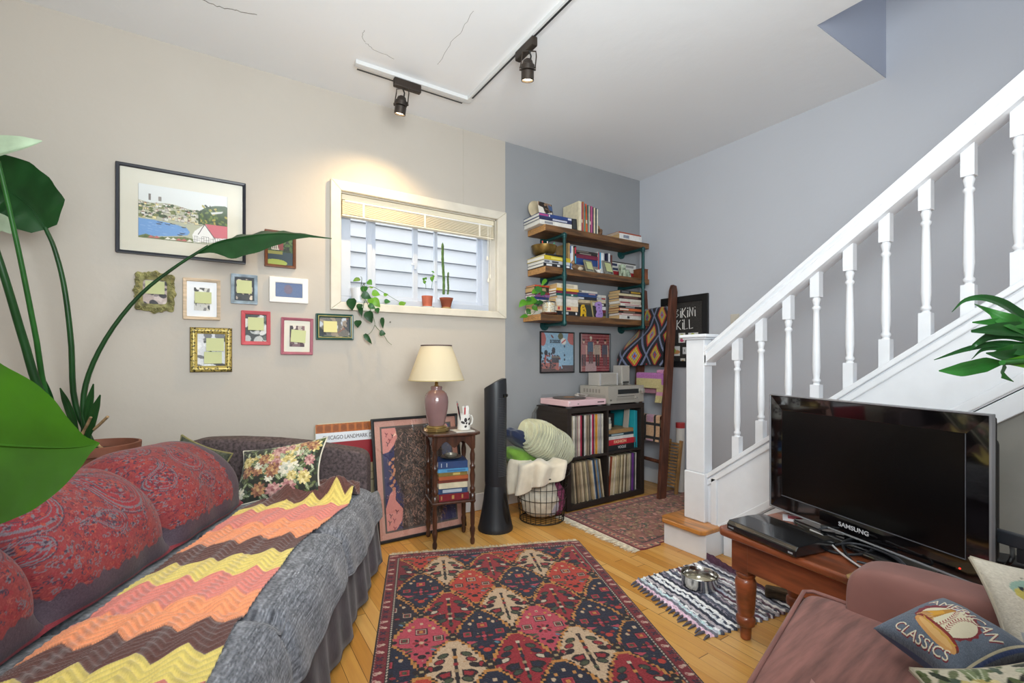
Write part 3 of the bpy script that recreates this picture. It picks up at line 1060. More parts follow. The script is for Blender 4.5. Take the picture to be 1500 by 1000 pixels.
# two framed prints under the bookshelf
cv = Canvas(.37, .35, 100, 95, '#8fb4cc')
r = random.Random(31)
for _ in range(260):
    cv.ell(r.uniform(0, .37), r.uniform(0, .35), .008, .004, r.choice(['#88adc6', '#9dbfd3', '#7fa3bd', '#a9c6d6']), r.uniform(0, 3))
cv.ell(.02, .06, .035, .06, '#b0605a')
cv.poly([(.31, 0), (.37, 0), (.37, .11), (.33, .10), (.30, .06)], '#b5635e')
cv.ell(.22, .03, .03, .03, '#6b6a48')
cv.ell(.125, .035, .02, .008, '#7a4a44', .8)
for k in range(5):
    cv.rect(.10 + .024 * k, .062, .12 + .024 * k, .092, '#23252a')
    cv.rect(.106 + .024 * k, .07, .112 + .024 * k, .084, '#8fb4cc')
cv.ell(.255, .075, .03, .03, '#e8e2da')
cv.line([(.235, .088), (.275, .062)], .012, '#c4524a')
cv.rect(0, .27, .2, .35, '#a86a62')
cv.rect(0, .32, .37, .35, '#5b4a48')
for _ in range(60):
    cv.ell(r.uniform(.0, .22), r.uniform(.18, .33), .012, .009, r.choice(['#5a3c40', '#9c4f4c', '#3b3a44', '#6a5a5a', '#b56a60', '#2f3038']), r.uniform(0, 3))
cv.ell(.055, .18, .02, .026, '#33343c')
cv.rect(.04, .2, .06, .24, '#a94c46')
cv.ell(.14, .16, .02, .03, '#3a3d46')
cv.rect(.115, .21, .21, .225, '#7d7466')
cv.rect(.12, .225, .2, .27, '#4a4a52')
for y in (.12, .2, .24):
    cv.ell(.265, y, .008, .012, '#2d3a4c')
cv.poly([(.23, .29), (.37, .29), (.37, .35), (.26, .35)], '#5c4f50')
M_blk = mat('black_frame', '#191a1c', 0.35)
picture('black framed square print in pale blue and brick red under the bookshelf', 2.288, 1.383, 2.653, 1.034, 0.011, M_blk, cv, d=0.02, glass=True, group='square framed prints under the bookshelf')
cv = Canvas(.37, .35, 100, 95, '#8e3b40')
for y in np.arange(0, .35, .013):
    cv.line([(0, y), (.37, y)], .002, '#b98a86')
cv.rect(.0, .0, .02, .35, '#a58a88')
cv.rect(.06, .26, .2, .35, '#b89a9a')
for x, hz, top_, leg in ((.04, .05, '#b07a78', '#57484c'), (.13, .025, '#5a6c80', '#6d5f60'), (.215, .05, '#b3a294', '#4a4648'), (.315, .05, '#5b5a66', '#6f5152')):
    cv.ell(x, hz + .022, .013, .018, '#cdae9a')
    cv.ell(x, hz + .008, .016, .010, '#d9d2bc' if x == .13 else '#3a302c')
    cv.poly([(x - .035, hz + .05), (x + .035, hz + .05), (x + .03, hz + .14), (x - .03, hz + .14)], top_)
    cv.line([(x - .034, hz + .06), (x - .036, hz + .16)], .014, top_)
    cv.line([(x + .034, hz + .06), (x + .036, hz + .16)], .014, '#cdae9a')
    cv.rect(x - .026, hz + .14, x - .003, hz + .25, leg)
    cv.rect(x + .003, hz + .14, x + .026, hz + .25, leg)
cv.grain(0.03)
picture('black framed square print of four standing people on dark red under the bookshelf', 2.715, 1.385, 3.08, 1.031, 0.012, M_blk, cv, d=0.02, glass=True, group='square framed prints under the bookshelf')

# poster on the stair wall
P0, P1 = onX(970, 438, WX), onX(1039, 430, WX)
py1, py0, pz1, pz0 = P0.y, P1.y, 1.70, 1.08
t = thing('poster_frame', 'wide black framed band poster with handwritten title and stickers on the stair wall', 'poster', (WX - 0.001, (py0 + py1) / 2, (pz0 + pz1) / 2), rz=R(-90), group=None)
Wp, Hp = py1 - py0, pz1 - pz0
rail_frame(t, Wp, Hp, 0.055, 0.022, M_blk)
cv = Canvas(Wp - .11, Hp - .11, 80, 100, '#33312f')
cv.grain(0.03)
cw_, ch_ = cv.w, cv.h
painted('print', cv, plate(cv, (-cw_ / 2, -0.008, ch_ / 2), (cw_, 0, 0), (0, 0, -ch_)), M_print, t, smooth=False)
M_ink = flat('#e4e2dc', 0.6)
f0 = R(90)


def hand(words, cx, cz, s_, seed):
    """capital letters drawn with a marker, strokes of uneven slope"""
    G = {'B': [[(0, 0), (0, 1), (.5, .85), (.1, .55), (.6, .3), (0, 0)]], 'I': [[(.1, 0), (.1, .7)], [(.08, .92), (.12, .98)]], 'K': [[(0, 0), (.05, 1)], [(.6, 1), (.05, .45), (.65, 0)]],
         'N': [[(0, 0), (.05, 1), (.55, .05), (.55, 1)]], 'L': [[(0, 1), (0, 0), (.55, .05)]]}
    q = random.Random(seed)
    mbx = MB()
    x = cx
    for c_ in words:
        if c_ == ' ':
            x += .5 * s_
            continue
        for stroke in G[c_]:
            pts = [(x + (a + q.uniform(-.04, .04)) * s_, -0.010, cz + (b_ + q.uniform(-.04, .04)) * s_ * 1.3) for a, b_ in stroke]
            mbx.tube(pts, 0.0035, 5)
        x += (.36 if c_ == 'I' else .82) * s_
    return mbx.build('lettering', M_ink, t)


hand('BIKINI', -0.09, 0.125, 0.062, 2)
hand('KILL', -0.072, 0.022, 0.064, 3)


def sticker(x, z, w_, h, c, blobs, nm='sticker'):
    q = Canvas(w_, h, max(8, int(w_ * 300)), max(8, int(h * 300)), c)
    for b_ in blobs:
        q.ell(b_[0] * w_, b_[1] * h, b_[2] * w_, b_[3] * h, b_[4])
    painted(nm, q, plate(q, (x, -0.0095, z), (w_, 0, 0), (0, 0, -h)), M_print, t, smooth=False)


sticker(-0.055, -0.01, 0.07, 0.085, '#d9d6d0', [(.5, .35, .3, .25, '#a9b23c'), (.5, .75, .25, .18, '#c9527a'), (.4, .3, .07, .07, '#2d2d20'), (.6, .3, .07, .07, '#2d2d20')])
sticker(0.045, -0.012, 0.1, 0.125, '#dddcd9', [(.45, .28, .24, .24, '#b4bf2e'), (.5, .7, .3, .3, '#a9b52b'), (.36, .28, .05, .05, '#20240c'), (.56, .26, .05, .05, '#20240c'), (.45, .42, .12, .05, '#20240c'), (.5, .9, .26, .1, '#8f9c22')])
sticker(-0.15, -0.125, 0.11, 0.085, '#dcdad6', [(.55, .6, .45, .22, '#c9925f'), (.4, .45, .2, .25, '#8fae4a')])
sticker(-0.012, -0.135, 0.04, 0.06, '#cfd0d0', [(.5, .5, .1, .2, '#555555')])
sticker(-0.035, -0.232, 0.05, 0.055, '#d5d1c8', [(.5, .6, .3, .3, '#b0843c')])
sticker(-0.14, -0.235, 0.05, 0.045, '#4b4a48', [(.5, .5, .4, .35, '#2c2b2a')])

# ---------------------------------------------------------------- landmark sign and framed print leaning behind the sofa arm
sx0, sx1 = onY(462, 625, 3.12).x, onY(575, 615, 3.12).x
sg_h = 0.745
t = thing('landmark_sign', 'orange, white and red landmark district sign leaning on the wall behind the sofa arm', 'sign', ((sx0 + sx1) / 2, 3.085, 0.001), rot=(R(-4.2), 0, 0))
sw_ = (sx1 - sx0)
MB().prism([(-sw_ / 2 + .02, 0), (sw_ / 2 - .02, 0), (sw_ / 2, .02), (sw_ / 2, sg_h - .02), (sw_ / 2 - .02, sg_h), (-sw_ / 2 + .02, sg_h), (-sw_ / 2, sg_h - .02), (-sw_ / 2, .02)], (0, 0.002, 0), (1, 0, 0), (0, 0, 1), -0.006).build('board', flat('#c9c2a4', 0.4), t)
cv = Canvas(sw_, sg_h, 200, 300, '#c8c2a6')
cv.rect(0, 0, sw_, .058, '#b8682f')
for k in range(10):
    cx = .026 + k * (sw_ - .05) / 9
    for q in range(-2, 3):
        cv.line([(cx - .018, .029 + q * .008 - .010), (cx + .018, .029 + q * .008 + .010)], .0024, '#5c2d14')
        cv.line([(cx - .018, .029 + q * .008 + .010), (cx + .018, .029 + q * .008 - .010)], .0024, '#5c2d14')
cv.rect(0, .058, sw_, .118, '#e4e8ee')
cv.rect(0, .118, sw_, .27, '#96202a')
cv.rect(0, .27, sw_, sg_h, '#c9c2a2')
for y in (.33, .38, .47, .52, .60):
    cv.rect(0, y, sw_, y + .004, '#4a4436')
cv.rect(0, .68, sw_, sg_h, '#b5823c')
painted('face', cv, plate(cv, (-sw_ / 2 + .003, -.0052, sg_h - .004), (sw_ - .006, 0, 0), (0, 0, -sg_h + .008)), M_print, t, smooth=False)
text('CHICAGO LANDMARK DISTRICT', t, (0.0, -0.0060, sg_h - .092), (f0, 0, 0), 0.036, flat('#3a2526'), sx=0.76)
text('Ho', t, (0.165, -0.0060, sg_h - .185), (f0, 0, 0), 0.10, flat('#efe9e2'), bold=0.001)

fx0, fx1 = 0.862, 1.478
ph_ = 0.775
t = thing('framed_print', 'large black framed pink and violet print leaning on the wall behind the side table', 'framed print', ((fx0 + fx1) / 2, 2.915, 0.001), rot=(R(-10.5), 0, R(1)))
Wf = fx1 - fx0
ob = rail_frame(t, Wf, ph_, 0.018, 0.022, M_blk)
ob.location = (0, 0, ph_ / 2)
cv = Canvas(Wf - .036, ph_ - .036, 210, 250, '#cf9a8a')
w0, h0 = cv.w, cv.h
m0 = .038
cv.rect(m0, m0, w0 - m0, h0 - m0, '#55504c')
cv.rect(m0 + .012, m0 + .012, w0 - m0 - .012, h0 - m0 - .012, '#3b3a62')
r = random.Random(77)
xi0, xi1, yi0, yi1 = m0 + .013, w0 - m0 - .013, m0 + .013, h0 - m0 - .013
for _ in range(130):
    cv.ell(r.uniform(xi0, xi1), r.uniform(yi0, yi1), .0025, .0025, r.choice(['#d9c9b8', '#8d88b0', '#c9a0a0']))
cv.poly([(xi0 + .09, yi0), (xi1 - .06, yi0), (xi1 - .08, yi1 - .1), (xi1 - .12, yi1), (xi0 + .1, yi1), (xi0 + .12, yi1 - .2), (xi0 + .06, yi0 + .3)], '#4a3c38')
for k in range(24):                                  # a broad tangle of branches through the middle
    cx = .28 + .02 * math.sin(k)
    for _ in range(110):
        x = min(max(r.gauss(cx, .075), xi0 + .03), xi1 - .03)
        y = r.uniform(yi0 + .01, yi1 - .02)
        a = r.uniform(-1.2, 1.2) + 1.57
        l_ = r.uniform(.008, .035)
        p_, q_ = (x, y), (min(max(x + l_ * math.cos(a), xi0), xi1), min(y + l_ * math.sin(a), yi1))
        cv.line([p_, q_], r.choice([.003, .0045]), r.choice(['#2f2924', '#4c3f36', '#6d5a4e', '#8f7163', '#3c3330', '#a98474', '#57504a', '#241f22']))
for bx in ([(xi0, yi0), (xi0 + .09, yi0), (xi0 + .10, yi0 + .06), (xi0 + .075, yi0 + .11), (xi0 + .04, yi0 + .15), (xi0, yi0 + .16)], [(xi0, yi1), (xi0, yi1 - .14), (xi0 + .03, yi1 - .22), (xi0 + .07, yi1 - .26), (xi0 + .065, yi1 - .18), (xi0 + .11, yi1 - .12), (xi0 + .10, yi1 - .05), (xi0 + .06, yi1)], [(xi1 - .02, yi0), (xi1 - .1, yi0), (xi1 - .09, yi0 + .03), (xi1, yi0 + .05)]):
    cv.poly(bx, '#d98f86')
for x, y in ((.08, .09), (.1, .13), (.12, .1), (.085, .15), (.08, .6), (.1, .63), (.12, .58), (.1, .68), (.07, .64)):
    cv.line([(x - .008, y - .012), (x, y), (x + .009, y - .006), (x, y), (x - .003, y + .014)], .005, r.choice(['#5b2f38', '#8c3244', '#4c3a36']))
for y in np.linspace(yi0 + .2, yi1 - .25, 9):
    cv.ell(xi0 + .05 + r.uniform(-.012, .02), y, .008, .014, '#c98a66', r.uniform(0, 2))
cv.grain(0.02)
painted('print', cv, plate(cv, (-w0 / 2, -.009, ph_ - .018), (w0, 0, 0), (0, 0, -h0)), M_print, t, smooth=False)
MB().box((0, -.013, ph_ / 2), (w0, .001, h0)).build('glass', M_glass, t)
MB().box((0, -.003, ph_ / 2), (w0 + .01, .004, h0 + .01)).build('backing_board', flat('#6b5a45'), t)

# ================================================================ plank bookshelf on pipe brackets
M_plank = mat('stained_pine_plank', '#6b4a2c', 0.55, var=0.35, vscale=4, stretch=(1.2, 9, 9), bump=0.3, bscale=30)
M_end = mat('sawn_plank_end', '#b98a55', 0.6, var=0.2, vscale=9, stretch=(4, 4, 20))
M_pipe = mat('teal_painted_pipe', '#1d4a4a', 0.38, metal=0.35, var=0.15)
SX0, SX1, SF = 2.17, 3.335, 2.925
ZT, ZM, ZB = 2.195, 1.872, 1.50
sh = thing('plank_bookshelf', 'three plank bookshelf on dark teal pipe brackets in the grey corner', 'bookshelf', (SX0, WY, ZB - 0.06))
SHO = Vector(sh.location)
for zt_, xo in ((ZT, 0.0), (ZM, 0.0), (ZB, -0.045)):
    pl = MB().b2((xo, SF - WY, zt_ - 0.05 - SHO.z), (SX1 - SX0, -0.004, zt_ - SHO.z)).build('plank', M_plank, sh, bevel=0.004)
    MB().b2((xo - 0.0015, SF - WY + .002, zt_ - 0.048 - SHO.z), (xo + .004, -0.006, zt_ - .002 - SHO.z)).build('sawn_end', M_end, pl)
PX = (2.335, 3.225)
pf = SF - 0.026 - WY
for px_ in PX:
    x = px_ - SX0
    zlo, zhi = ZB - 0.07 - SHO.z, ZT - 0.068 - SHO.z
    MB().cyl((x, pf, zlo), (x, pf, zhi), 0.0135, 12).build('upright_pipe', M_pipe, sh, smooth=60)
    for z in (zlo, ZM - 0.068 - SHO.z, zhi):
        MB().cyl((x, pf, z), (x, -0.012, z), 0.0135, 12).build('pipe_arm', M_pipe, sh, smooth=60)
        MB().ball((x, pf, z), 0.021, 12, 8).cyl((x, pf, z - .026 if z > zlo else z), (x, pf, z + (0.026 if z < zhi else 0)), 0.0185, 12).cyl((x, pf, z), (x, pf + .03, z), 0.0185, 12).build('pipe_fitting', M_pipe, sh, smooth=50)
        fl = MB().cyl((x, -0.012, z), (x, -0.001, z), 0.042, 20).cyl((x, -0.02, z), (x, -0.012, z), 0.022, 16)
        for k in range(4):
            a = k * math.pi / 2 + .4
            fl.ball((x + .03 * math.cos(a), -0.013, z + .03 * math.sin(a)), 0.005, 8, 5)
        fl.build('wall_flange', M_pipe, sh, smooth=50)

M_page = mat('book_pages', '#d9cdb0', 0.8, var=0.12, vscale=3, stretch=(1, 1, 120))
M_page2 = mat('white_book_pages', '#e6e3da', 0.8, var=0.06, vscale=3, stretch=(1, 1, 120))
M_page3 = mat('tan_book_pages', '#c9a877', 0.85, var=0.15, vscale=3, stretch=(1, 1, 120))


def cover(h):
    return mat('book_cover_' + h.strip('#'), h, 0.45, var=0.06, vscale=30)


def flat_book(label, x0, x1, z, th, depth, col, yf=None, pages=None, stripes=(), rz=0.0, group=None, cat='book'):
    """a book lying flat: spine towards the room, fore-edge to the wall"""
    yf = SF + 0.004 if yf is None else yf
    w_ = x1 - x0
    o = thing('book', label, cat, ((x0 + x1) / 2, yf + depth / 2, z), rz, group)
    t = min(0.003, th * .14)
    cv_ = MB().box((0, 0, t / 2), (w_, depth, t)).box((0, 0, th - t / 2), (w_, depth, t)).box((0, -depth / 2 + t / 2, th / 2), (w_, t, th - 2 * t))
    cv_.build('cover', cover(col), o)
    MB().box((0, 0.002, th / 2), (w_ - .006, depth - .01, th - 2 * t - .0002)).build('pages', pages or M_page, o)
    for a, b_, c in stripes:
        MB().box((-w_ / 2 + w_ * (a + b_) / 2, -depth / 2 - .0004, th / 2), (w_ * (b_ - a), .0012, th * .55 if th > .012 else th * .4)).build('spine_label', flat(c, 0.5), o)
    return o


def up_book(label, x, th, z, h, depth, col, yf=None, tilt=0.0, group=None, stripes=(), pages=None):
    """a book standing upright, spine towards the room; x = its side nearest the window"""
    yf = SF + 0.006 if yf is None else yf
    o = thing('book', label, 'book', (x, yf + depth / 2, z), 0, group, rot=(0, tilt, 0))
    t = min(0.0025, th * .15)
    MB().box((t / 2, 0, h / 2), (t, depth, h)).box((th - t / 2, 0, h / 2), (t, depth, h)).box((th / 2, -depth / 2 + t / 2, h / 2), (th - 2 * t, t, h)).build('cover', cover(col), o)
    MB().box((th / 2, 0.003, h / 2), (th - 2 * t - .0002, depth - .008, h - .008)).build('pages', pages or M_page, o)
    for a, b_, c in stripes:
        MB().box((th / 2, -depth / 2 - .0004, h * (a + b_) / 2), (th * .7, .0012, h * (b_ - a))).build('spine_label', flat(c, 0.5), o)
    return o


CN = {}


def xat(px, y=None):
    return onY(px, 400, SF if y is None else y).x


def stack(where, x0, x1, z, books, depth, group, yf=None, jit=0.012):
    """books = [(colour, colour name, thickness, stripes, pages)] from the bottom up"""
    zz = z + 0.0003
    n = len(books)
    for i, (c, nm, th, st_, pg) in enumerate(books):
        j0, j1 = rnd.uniform(-jit, jit), rnd.uniform(-jit, jit)
        flat_book('%s book, %s from the bottom, %s' % (nm, ORD[i], where) if i < n - 1 else '%s book on top of the %s' % (nm, where), x0 + j0, x1 + j1, zz, th - .0004, depth + rnd.uniform(-.008, .008), c, yf=(SF + .006 if yf is None else yf) + rnd.uniform(0, .008), stripes=st_, pages=pg, rz=R(rnd.uniform(-2, 2)), group=group)
        zz += th
    return zz


G1, G2, G3 = 'books on the top plank', 'books on the middle plank', 'books on the bottom plank'
# top plank
xa_ = xat(793)
zz = stack('big stack on the top plank', xa_, xat(839), ZT, [('#dcd9d2', 'thick white', .034, ((.15, .4, '#8a8a90'),), M_page2), ('#2b3154', 'navy', .024, ((.4, .85, '#b9bccb'),), M_page2), ('#27407c', 'blue and magenta', .026, ((0, .27, '#a8447c'), (.29, .32, '#d8d8dc'), (.88, .99, '#d8d8dc')), M_page2)], 0.235, G1, jit=.006)
t = thing('stone_disc', 'round beige stone disc standing behind the photo card on the top plank', 'ornament', (xat(806), 3.10, zz), rot=(R(-8), 0, 0))
MB().lathe([(0.01, -0.012), (0.06, -0.010), (0.078, 0), (0.06, 0.010), (0.01, 0.012)], (0, 0, 0), 28).build('disc', mat('beige_stone', '#c9b999', 0.7, var=0.15), t, smooth=60).rotation_euler = (R(90), 0, 0)
t.children[0].location = (0, 0, 0.078)
cv = Canvas(.15, .11, 60, 44, '#3a2c24')
r = random.Random(6)
for _ in range(40):
    cv.ell(r.uniform(0, .15), r.uniform(0, .11), .022, .014, r.choice(['#2a201a', '#5b4534', '#8b6d55', '#1d1917', '#a5886c']), r.uniform(0, 3))
cv.poly([(0, .035), (.05, .045), (.065, .11), (0, .11)], '#e3ddd2')
cv.poly([(.105, .01), (.15, .02), (.15, .06), (.11, .055)], '#3d5680')
cv.poly([(.09, .085), (.14, .07), (.14, .11), (.085, .11)], '#d5cbbd')
t = thing('photo_card', 'brown and white photo card propped on the big stack of books', 'photo', (xat(803) + .03, 2.985, zz + .001), rot=(R(-12), 0, R(6)))
MB().box((0, .0025, .055), (.152, .003, .112)).build('card', flat('#d9d2c4'), t)
painted('print', cv, plate(cv, (-.075, -.0002, .11), (.15, 0, 0), (0, 0, -.11)), M_print, t, smooth=False)
x = xat(840) + .006
t = thing('small_black_frame', 'tiny black frame standing in front of the cream book', 'picture frame', (x + .022, 2.948, ZT), rot=(R(-6), 0, R(-10)))
MB().box((0, 0, .047), (.05, .012, .094)).build('frame', M_blk, t, bevel=.002)
MB().box((0, -.0064, .047), (.032, .002, .074)).build('print', flat('#34383a'), t)
ub = [('#ded3b4', 'wide cream', .030, .238, 0), ('#8c3257', 'slim magenta', .011, .225, 0), ('#b0683c', 'tall rust', .014, .24, 0), ('#5f7d88', 'grey blue', .010, .23, 0), ('#8a8436', 'olive', .009, .205, 0), ('#cf5a35', 'orange red', .015, .228, -3), ('#58706a', 'grey green', .011, .222, 0), ('#cfc6ae', 'pale cream', .009, .216, 0), ('#733a58', 'plum', .011, .218, 0), ('#b2567f', 'rose pink', .016, .22, 0), ('#2b2a4a', 'dark navy', .012, .214, 0), ('#d8c7a4', 'straw', .017, .212, 0), ('#274048', 'dark teal', .015, .212, 0), ('#dcd3bd', 'ivory', .012, .206, 0)]
x = xat(841) + .052
for i, (c, nm, th, h, tl) in enumerate(ub):
    up_book('%s upright book, %s in the row on the top plank' % (nm, ORD[i]), x, th, ZT + .0004, h, 0.17 if i else 0.2, c, tilt=R(tl), group=G1, stripes=((.3, .42, '#d9cfc0'),) if i in (1, 5, 8) else ())
    x += th + (.0035 if i == 4 else .0012)
x += .022
xw = xat(911)
fx = x + .05
t = thing('woven_basket', 'small brown woven basket behind the white book on the top plank', 'basket', (fx + .02, 3.07, ZT))
MB().lathe([(.05, 0), (.062, .03), (.066, .075), (.06, .075), (.055, .02), (.02, .008)], n=20).build('bowl', mat('brown_wicker', '#6e5038', 0.8, var=0.5, vscale=40, bump=0.6, bscale=90), t, smooth=60)
MB().tube([(-.065, 0, .07), (-.045, 0, .115), (0, 0, .13), (.045, 0, .115), (.065, 0, .07)], .006, 8).build('handle', flat('#9c7a4c'), t, smooth=60)
zz = stack('low pile ending the top plank', xw - .02, xat(942) - .01, ZT, [('#dcdbd8', 'thick white', .048, ((.18, .22, '#55607a'), (.24, .28, '#55607a'), (.3, .36, '#55607a'), (.38, .42, '#55607a')), M_page3), ('#a34a2f', 'thin rust', .014, (), None)], 0.15, G1, jit=.002)

# middle plank
x0, x1 = xat(798), xat(837)
zz = stack('flat pile under the brass bowl', x0, x1, ZM, [('#26262a', 'black and white', .026, ((.1, .3, '#d8d8d8'), (.5, .6, '#d8d8d8'), (.85, .97, '#e6e6e6')), M_page2), ('#b9bcc2', 'pale grey', .026, ((.3, .55, '#404048'), (.02, .2, '#60636c')), M_page2), ('#c2ac2a', 'yellow', .033, ((.25, .7, '#e0d060'),), M_page2)], 0.235, G2, jit=.005)
flat_book('thin black book lying just under the brass bowl', x0 + .01, x0 + .2, zz, .012, .2, '#1f2024', group=G2)
zz += .0125
t = thing('brass_bowl', 'wide brass bowl holding pencils under the top plank', 'bowl', (x0 + .085, 3.05, zz))
MB().lathe([(.035, 0), (.06, .006), (.09, .035), (.104, .085), (.101, .085), (.086, .036), (.058, .01), (.01, .006)], n=32).build('bowl', mat('old_brass', '#8f7440', 0.38, metal=0.8, var=0.3, vscale=14), t, smooth=60)
for c, nm, dx, dy, a in (('#d2503a', 'red', -.04, -.04, .5), ('#d8d4cc', 'white', -.01, -.05, .2), ('#4aa077', 'green', .035, -.045, -.5)):
    q = thing('pencil', '%s pencil sticking out of the brass bowl' % nm, 'pencil', (x0 + .085 + dx, 3.05 + dy, zz + .035), group='pencils in the brass bowl')
    MB().cyl((0, 0, 0), (-.04 * a, -.02, .075), .005, 8).build('shaft', flat(c), q, smooth=60)
x = xat(838)
for i, (c, nm, th, h, st_) in enumerate([('#a8895a', 'tan', .02, .22, ()), ('#3a5f9a', 'blue', .011, .2, ((.3, .7, '#d8dce4'),)), ('#dfe1e4', 'white', .018, .2, ((.2, .3, '#5a77a8'),)), ('#7c6040', 'brown', .014, .19, ()), ('#2a2528', 'black patched', .017, .205, ((.7, .95, '#c0324a'), (.3, .6, '#4fa0c4'), (.05, .2, '#c04030')))]):
    up_book('%s upright book, %s beside the pipe on the middle plank' % (nm, ORD[i]), x, th, ZM + .0004, h, .16, c, yf=SF + .05, group=G2, stripes=st_)
    x += th + .0015
x += .004
xs1 = xat(884)
zz = stack('flat pile amid the middle plank', x + .002, xs1 + .01, ZM, [('#6a6257', 'drab', .035, (), None), ('#8a8178', 'grey', .03, (), None), ('#27427c', 'thick blue', .055, (), None), ('#6f1f3a', 'maroon', .032, (), None), ('#25201f', 'thin black', .016, ((.2, .7, '#8b8178'),), None), ('#2a2624', 'black', .018, ((.1, .6, '#6c665f'),), None)], .15, G2, yf=SF + .075, jit=.002)
x = xs1 + .014
for i, (c, nm, th, h) in enumerate([('#c8c5c1', 'pale grey', .010, .2), ('#b23440', 'red', .012, .195), ('#3f93c0', 'sky blue', .018, .197)]):
    up_book('%s upright book, %s past the flat blue pile' % (nm, ORD[i]), x, th, ZM + .0004, h, .14, c, yf=SF + .09, group=G2)
    x += th + .0012
t = thing('white_candle_jar', 'white cylindrical jar between the blue and navy books', 'jar', (x + .032, SF + .125, ZM))
MB().lathe([(.028, 0), (.03, .004), (.03, .19), (.027, .2), (.01, .2)], n=24).build('jar', mat('frosted_white', '#d5d7d9', 0.35), t, smooth=50)
x += .066
for i, (c, nm, th, h) in enumerate([('#232742', 'navy', .018, .2), ('#dfe0e2', 'white', .02, .2), ('#2b3045', 'dark blue', .008, .19), ('#6a3226', 'reddish brown', .016, .19)]):
    up_book('%s upright book, %s past the white jar' % (nm, ORD[i]), x, th, ZM + .0004, h, .14, c, yf=SF + .09, group=G2)
    x += th + .0012
x += .006
zz = stack('pile ending the middle plank', x, 3.30, ZM, [('#7a4a34', 'brown', .035, (), None), ('#a8272f', 'red', .03, (), None), ('#d2cfc6', 'cream', .035, ((.1, .3, '#2a3550'),), M_page2), ('#d8d6d0', 'white', .04, ((.05, .25, '#26304c'), (.6, .9, '#8c8c8c')), M_page2), ('#3a3630', 'thin dark', .012, (), None)], .12, G2, yf=SF + .12, jit=.003)
t = thing('wooden_box', 'small reddish brown wooden box at the far end of the middle plank', 'box', (3.285, SF + .055, ZM))
MB().box((0, 0, .043), (.09, .09, .086)).build('box', mat('redwood_box', '#7c4526', 0.5, var=0.2, vscale=12), t, bevel=.003)
MB().box((0, 0, .089), (.094, .094, .006)).build('lid', mat('redwood_box', '#7c4526'), t, bevel=.001)


def prop_frame(label, x, y, z, w_, h, fc, lean, rz, notec, notelabel, pal, seed):
    o = thing('small_photo_frame', label, 'picture frame', (x, y, z), rot=(R(lean), 0, R(rz)))
    f_ = rail_frame(o, w_, h, .012, .012, flat(fc), bev=.002)
    f_.location = (0, 0, h / 2)
    q = photo(w_ - .024, h - .024, pal, seed, 14, 24)
    painted('print', q, plate(q, (-q.w / 2, -.005, h - .012), (q.w, 0, 0), (0, 0, -q.h)), M_print, o, smooth=False)
    if notec:
        n_ = thing('sticky_note', notelabel, 'sticky note', (0, 0, 0), group='sticky notes over the photographs')
        n_.rotation_euler = o.rotation_euler
        M_ = Matrix.LocRotScale(Vector(o.location), o.rotation_euler, None)
        n_.location = M_ @ Vector((0, -.0135, h * .52))
        MB().grid(*np.broadcast_arrays(np.array([[-.5, .5]]) * w_ * .72, np.array([[0.], [-.003]]), np.array([[.5], [-.5]]) * h * .66)).build('note_sheet', notec, n_)
    return o


gz = ['#8b8a84', '#4a4845', '#b5b0a4', '#2a2a2a']
prop_frame('grey edged photo frame with a note, tilted beside the wooden bird', xat(868), SF + .035, ZM + .001, .10, .105, '#8a8672', -18, 8, M_note, 'olive yellow note on the tilted frame beside the wooden bird', gz, 3)
prop_frame('pewter photo frame with a note in front of the white jar', xat(897), SF + .04, ZM + .001, .12, .125, '#7d7b72', -16, 10, M_note, 'olive yellow note on the pewter frame by the white jar', gz, 5)
t = thing('wooden_bird', 'carved brown and cream wooden bird perched on the middle plank', 'ornament', (xat(849), SF + .045, ZM))
M_bird = mat('carved_wood', '#8a6a4c', 0.5, var=0.4, vscale=20)
MB().ball((0, 0, .03), (.045, .02, .022), 14, 8).ball((-.03, 0, .066), (.016, .014, .018), 12, 8).tube([(-.042, 0, .066), (-.064, 0, .06)], [.006, .001], 8).tube([(.03, 0, .032), (.08, 0, .05)], [.014, .004], 8).build('body', M_bird, t, smooth=60)
MB().ball((.035, -.012, .022), (.03, .012, .016), 12, 8).build('wing', flat('#cdbfa8'), t, smooth=60)
MB().box((0, 0, .004), (.05, .03, .008)).build('base', flat('#5b4230'), t)
t = thing('white_bird', 'tiny white porcelain bird near the edge of the middle plank', 'ornament', (xat(881), SF + .03, ZM))
MB().ball((0, 0, .018), (.024, .012, .016), 12, 8).ball((.018, 0, .034), .009, 10, 6).tube([(-.018, 0, .02), (-.04, 0, .03)], [.008, .002], 8).tube([(.026, 0, .034), (.034, 0, .032)], [.003, .001], 6).box((0, 0, .003), (.02, .014, .006)).build('body', flat('#dedcd4', 0.3), t, smooth=60)


def elephant(label, x, y, z, s_, rz):
    o = thing('elephant_figurine', label, 'figurine', (x, y, z), R(rz), 'pale green elephants on the middle plank')
    b = MB().ball((0, 0, .058), (.045, .03, .034), 16, 10).ball((-.048, 0, .076), (.024, .022, .025), 14, 8)
    b.tube([(-.066, 0, .074), (-.082, 0, .05), (-.084, 0, .025), (-.092, 0, .016)], [.012, .009, .006, .004], 10)
    for lx in (-.028, .028):
        for ly in (-.015, .015):
            b.tube([(lx, ly, .05), (lx, ly, 0)], [.014, .0135], 10)
    b.tube([(.043, 0, .07), (.052, 0, .04)], [.004, .003], 6)
    for q in b.v:
        q *= s_
    b.build('body', mat('celadon_glaze', '#a9b79f', 0.25, var=0.15, vscale=25, coat=0.4), o, smooth=60)
    for sy in (-1, 1):
        e = MB().ball((-.036 * s_, .024 * sy * s_, .078 * s_), (.018 * s_, .006 * s_, .024 * s_), 12, 8)
        e.build('ear', mat('celadon_glaze', '#a9b79f'), o, smooth=60)


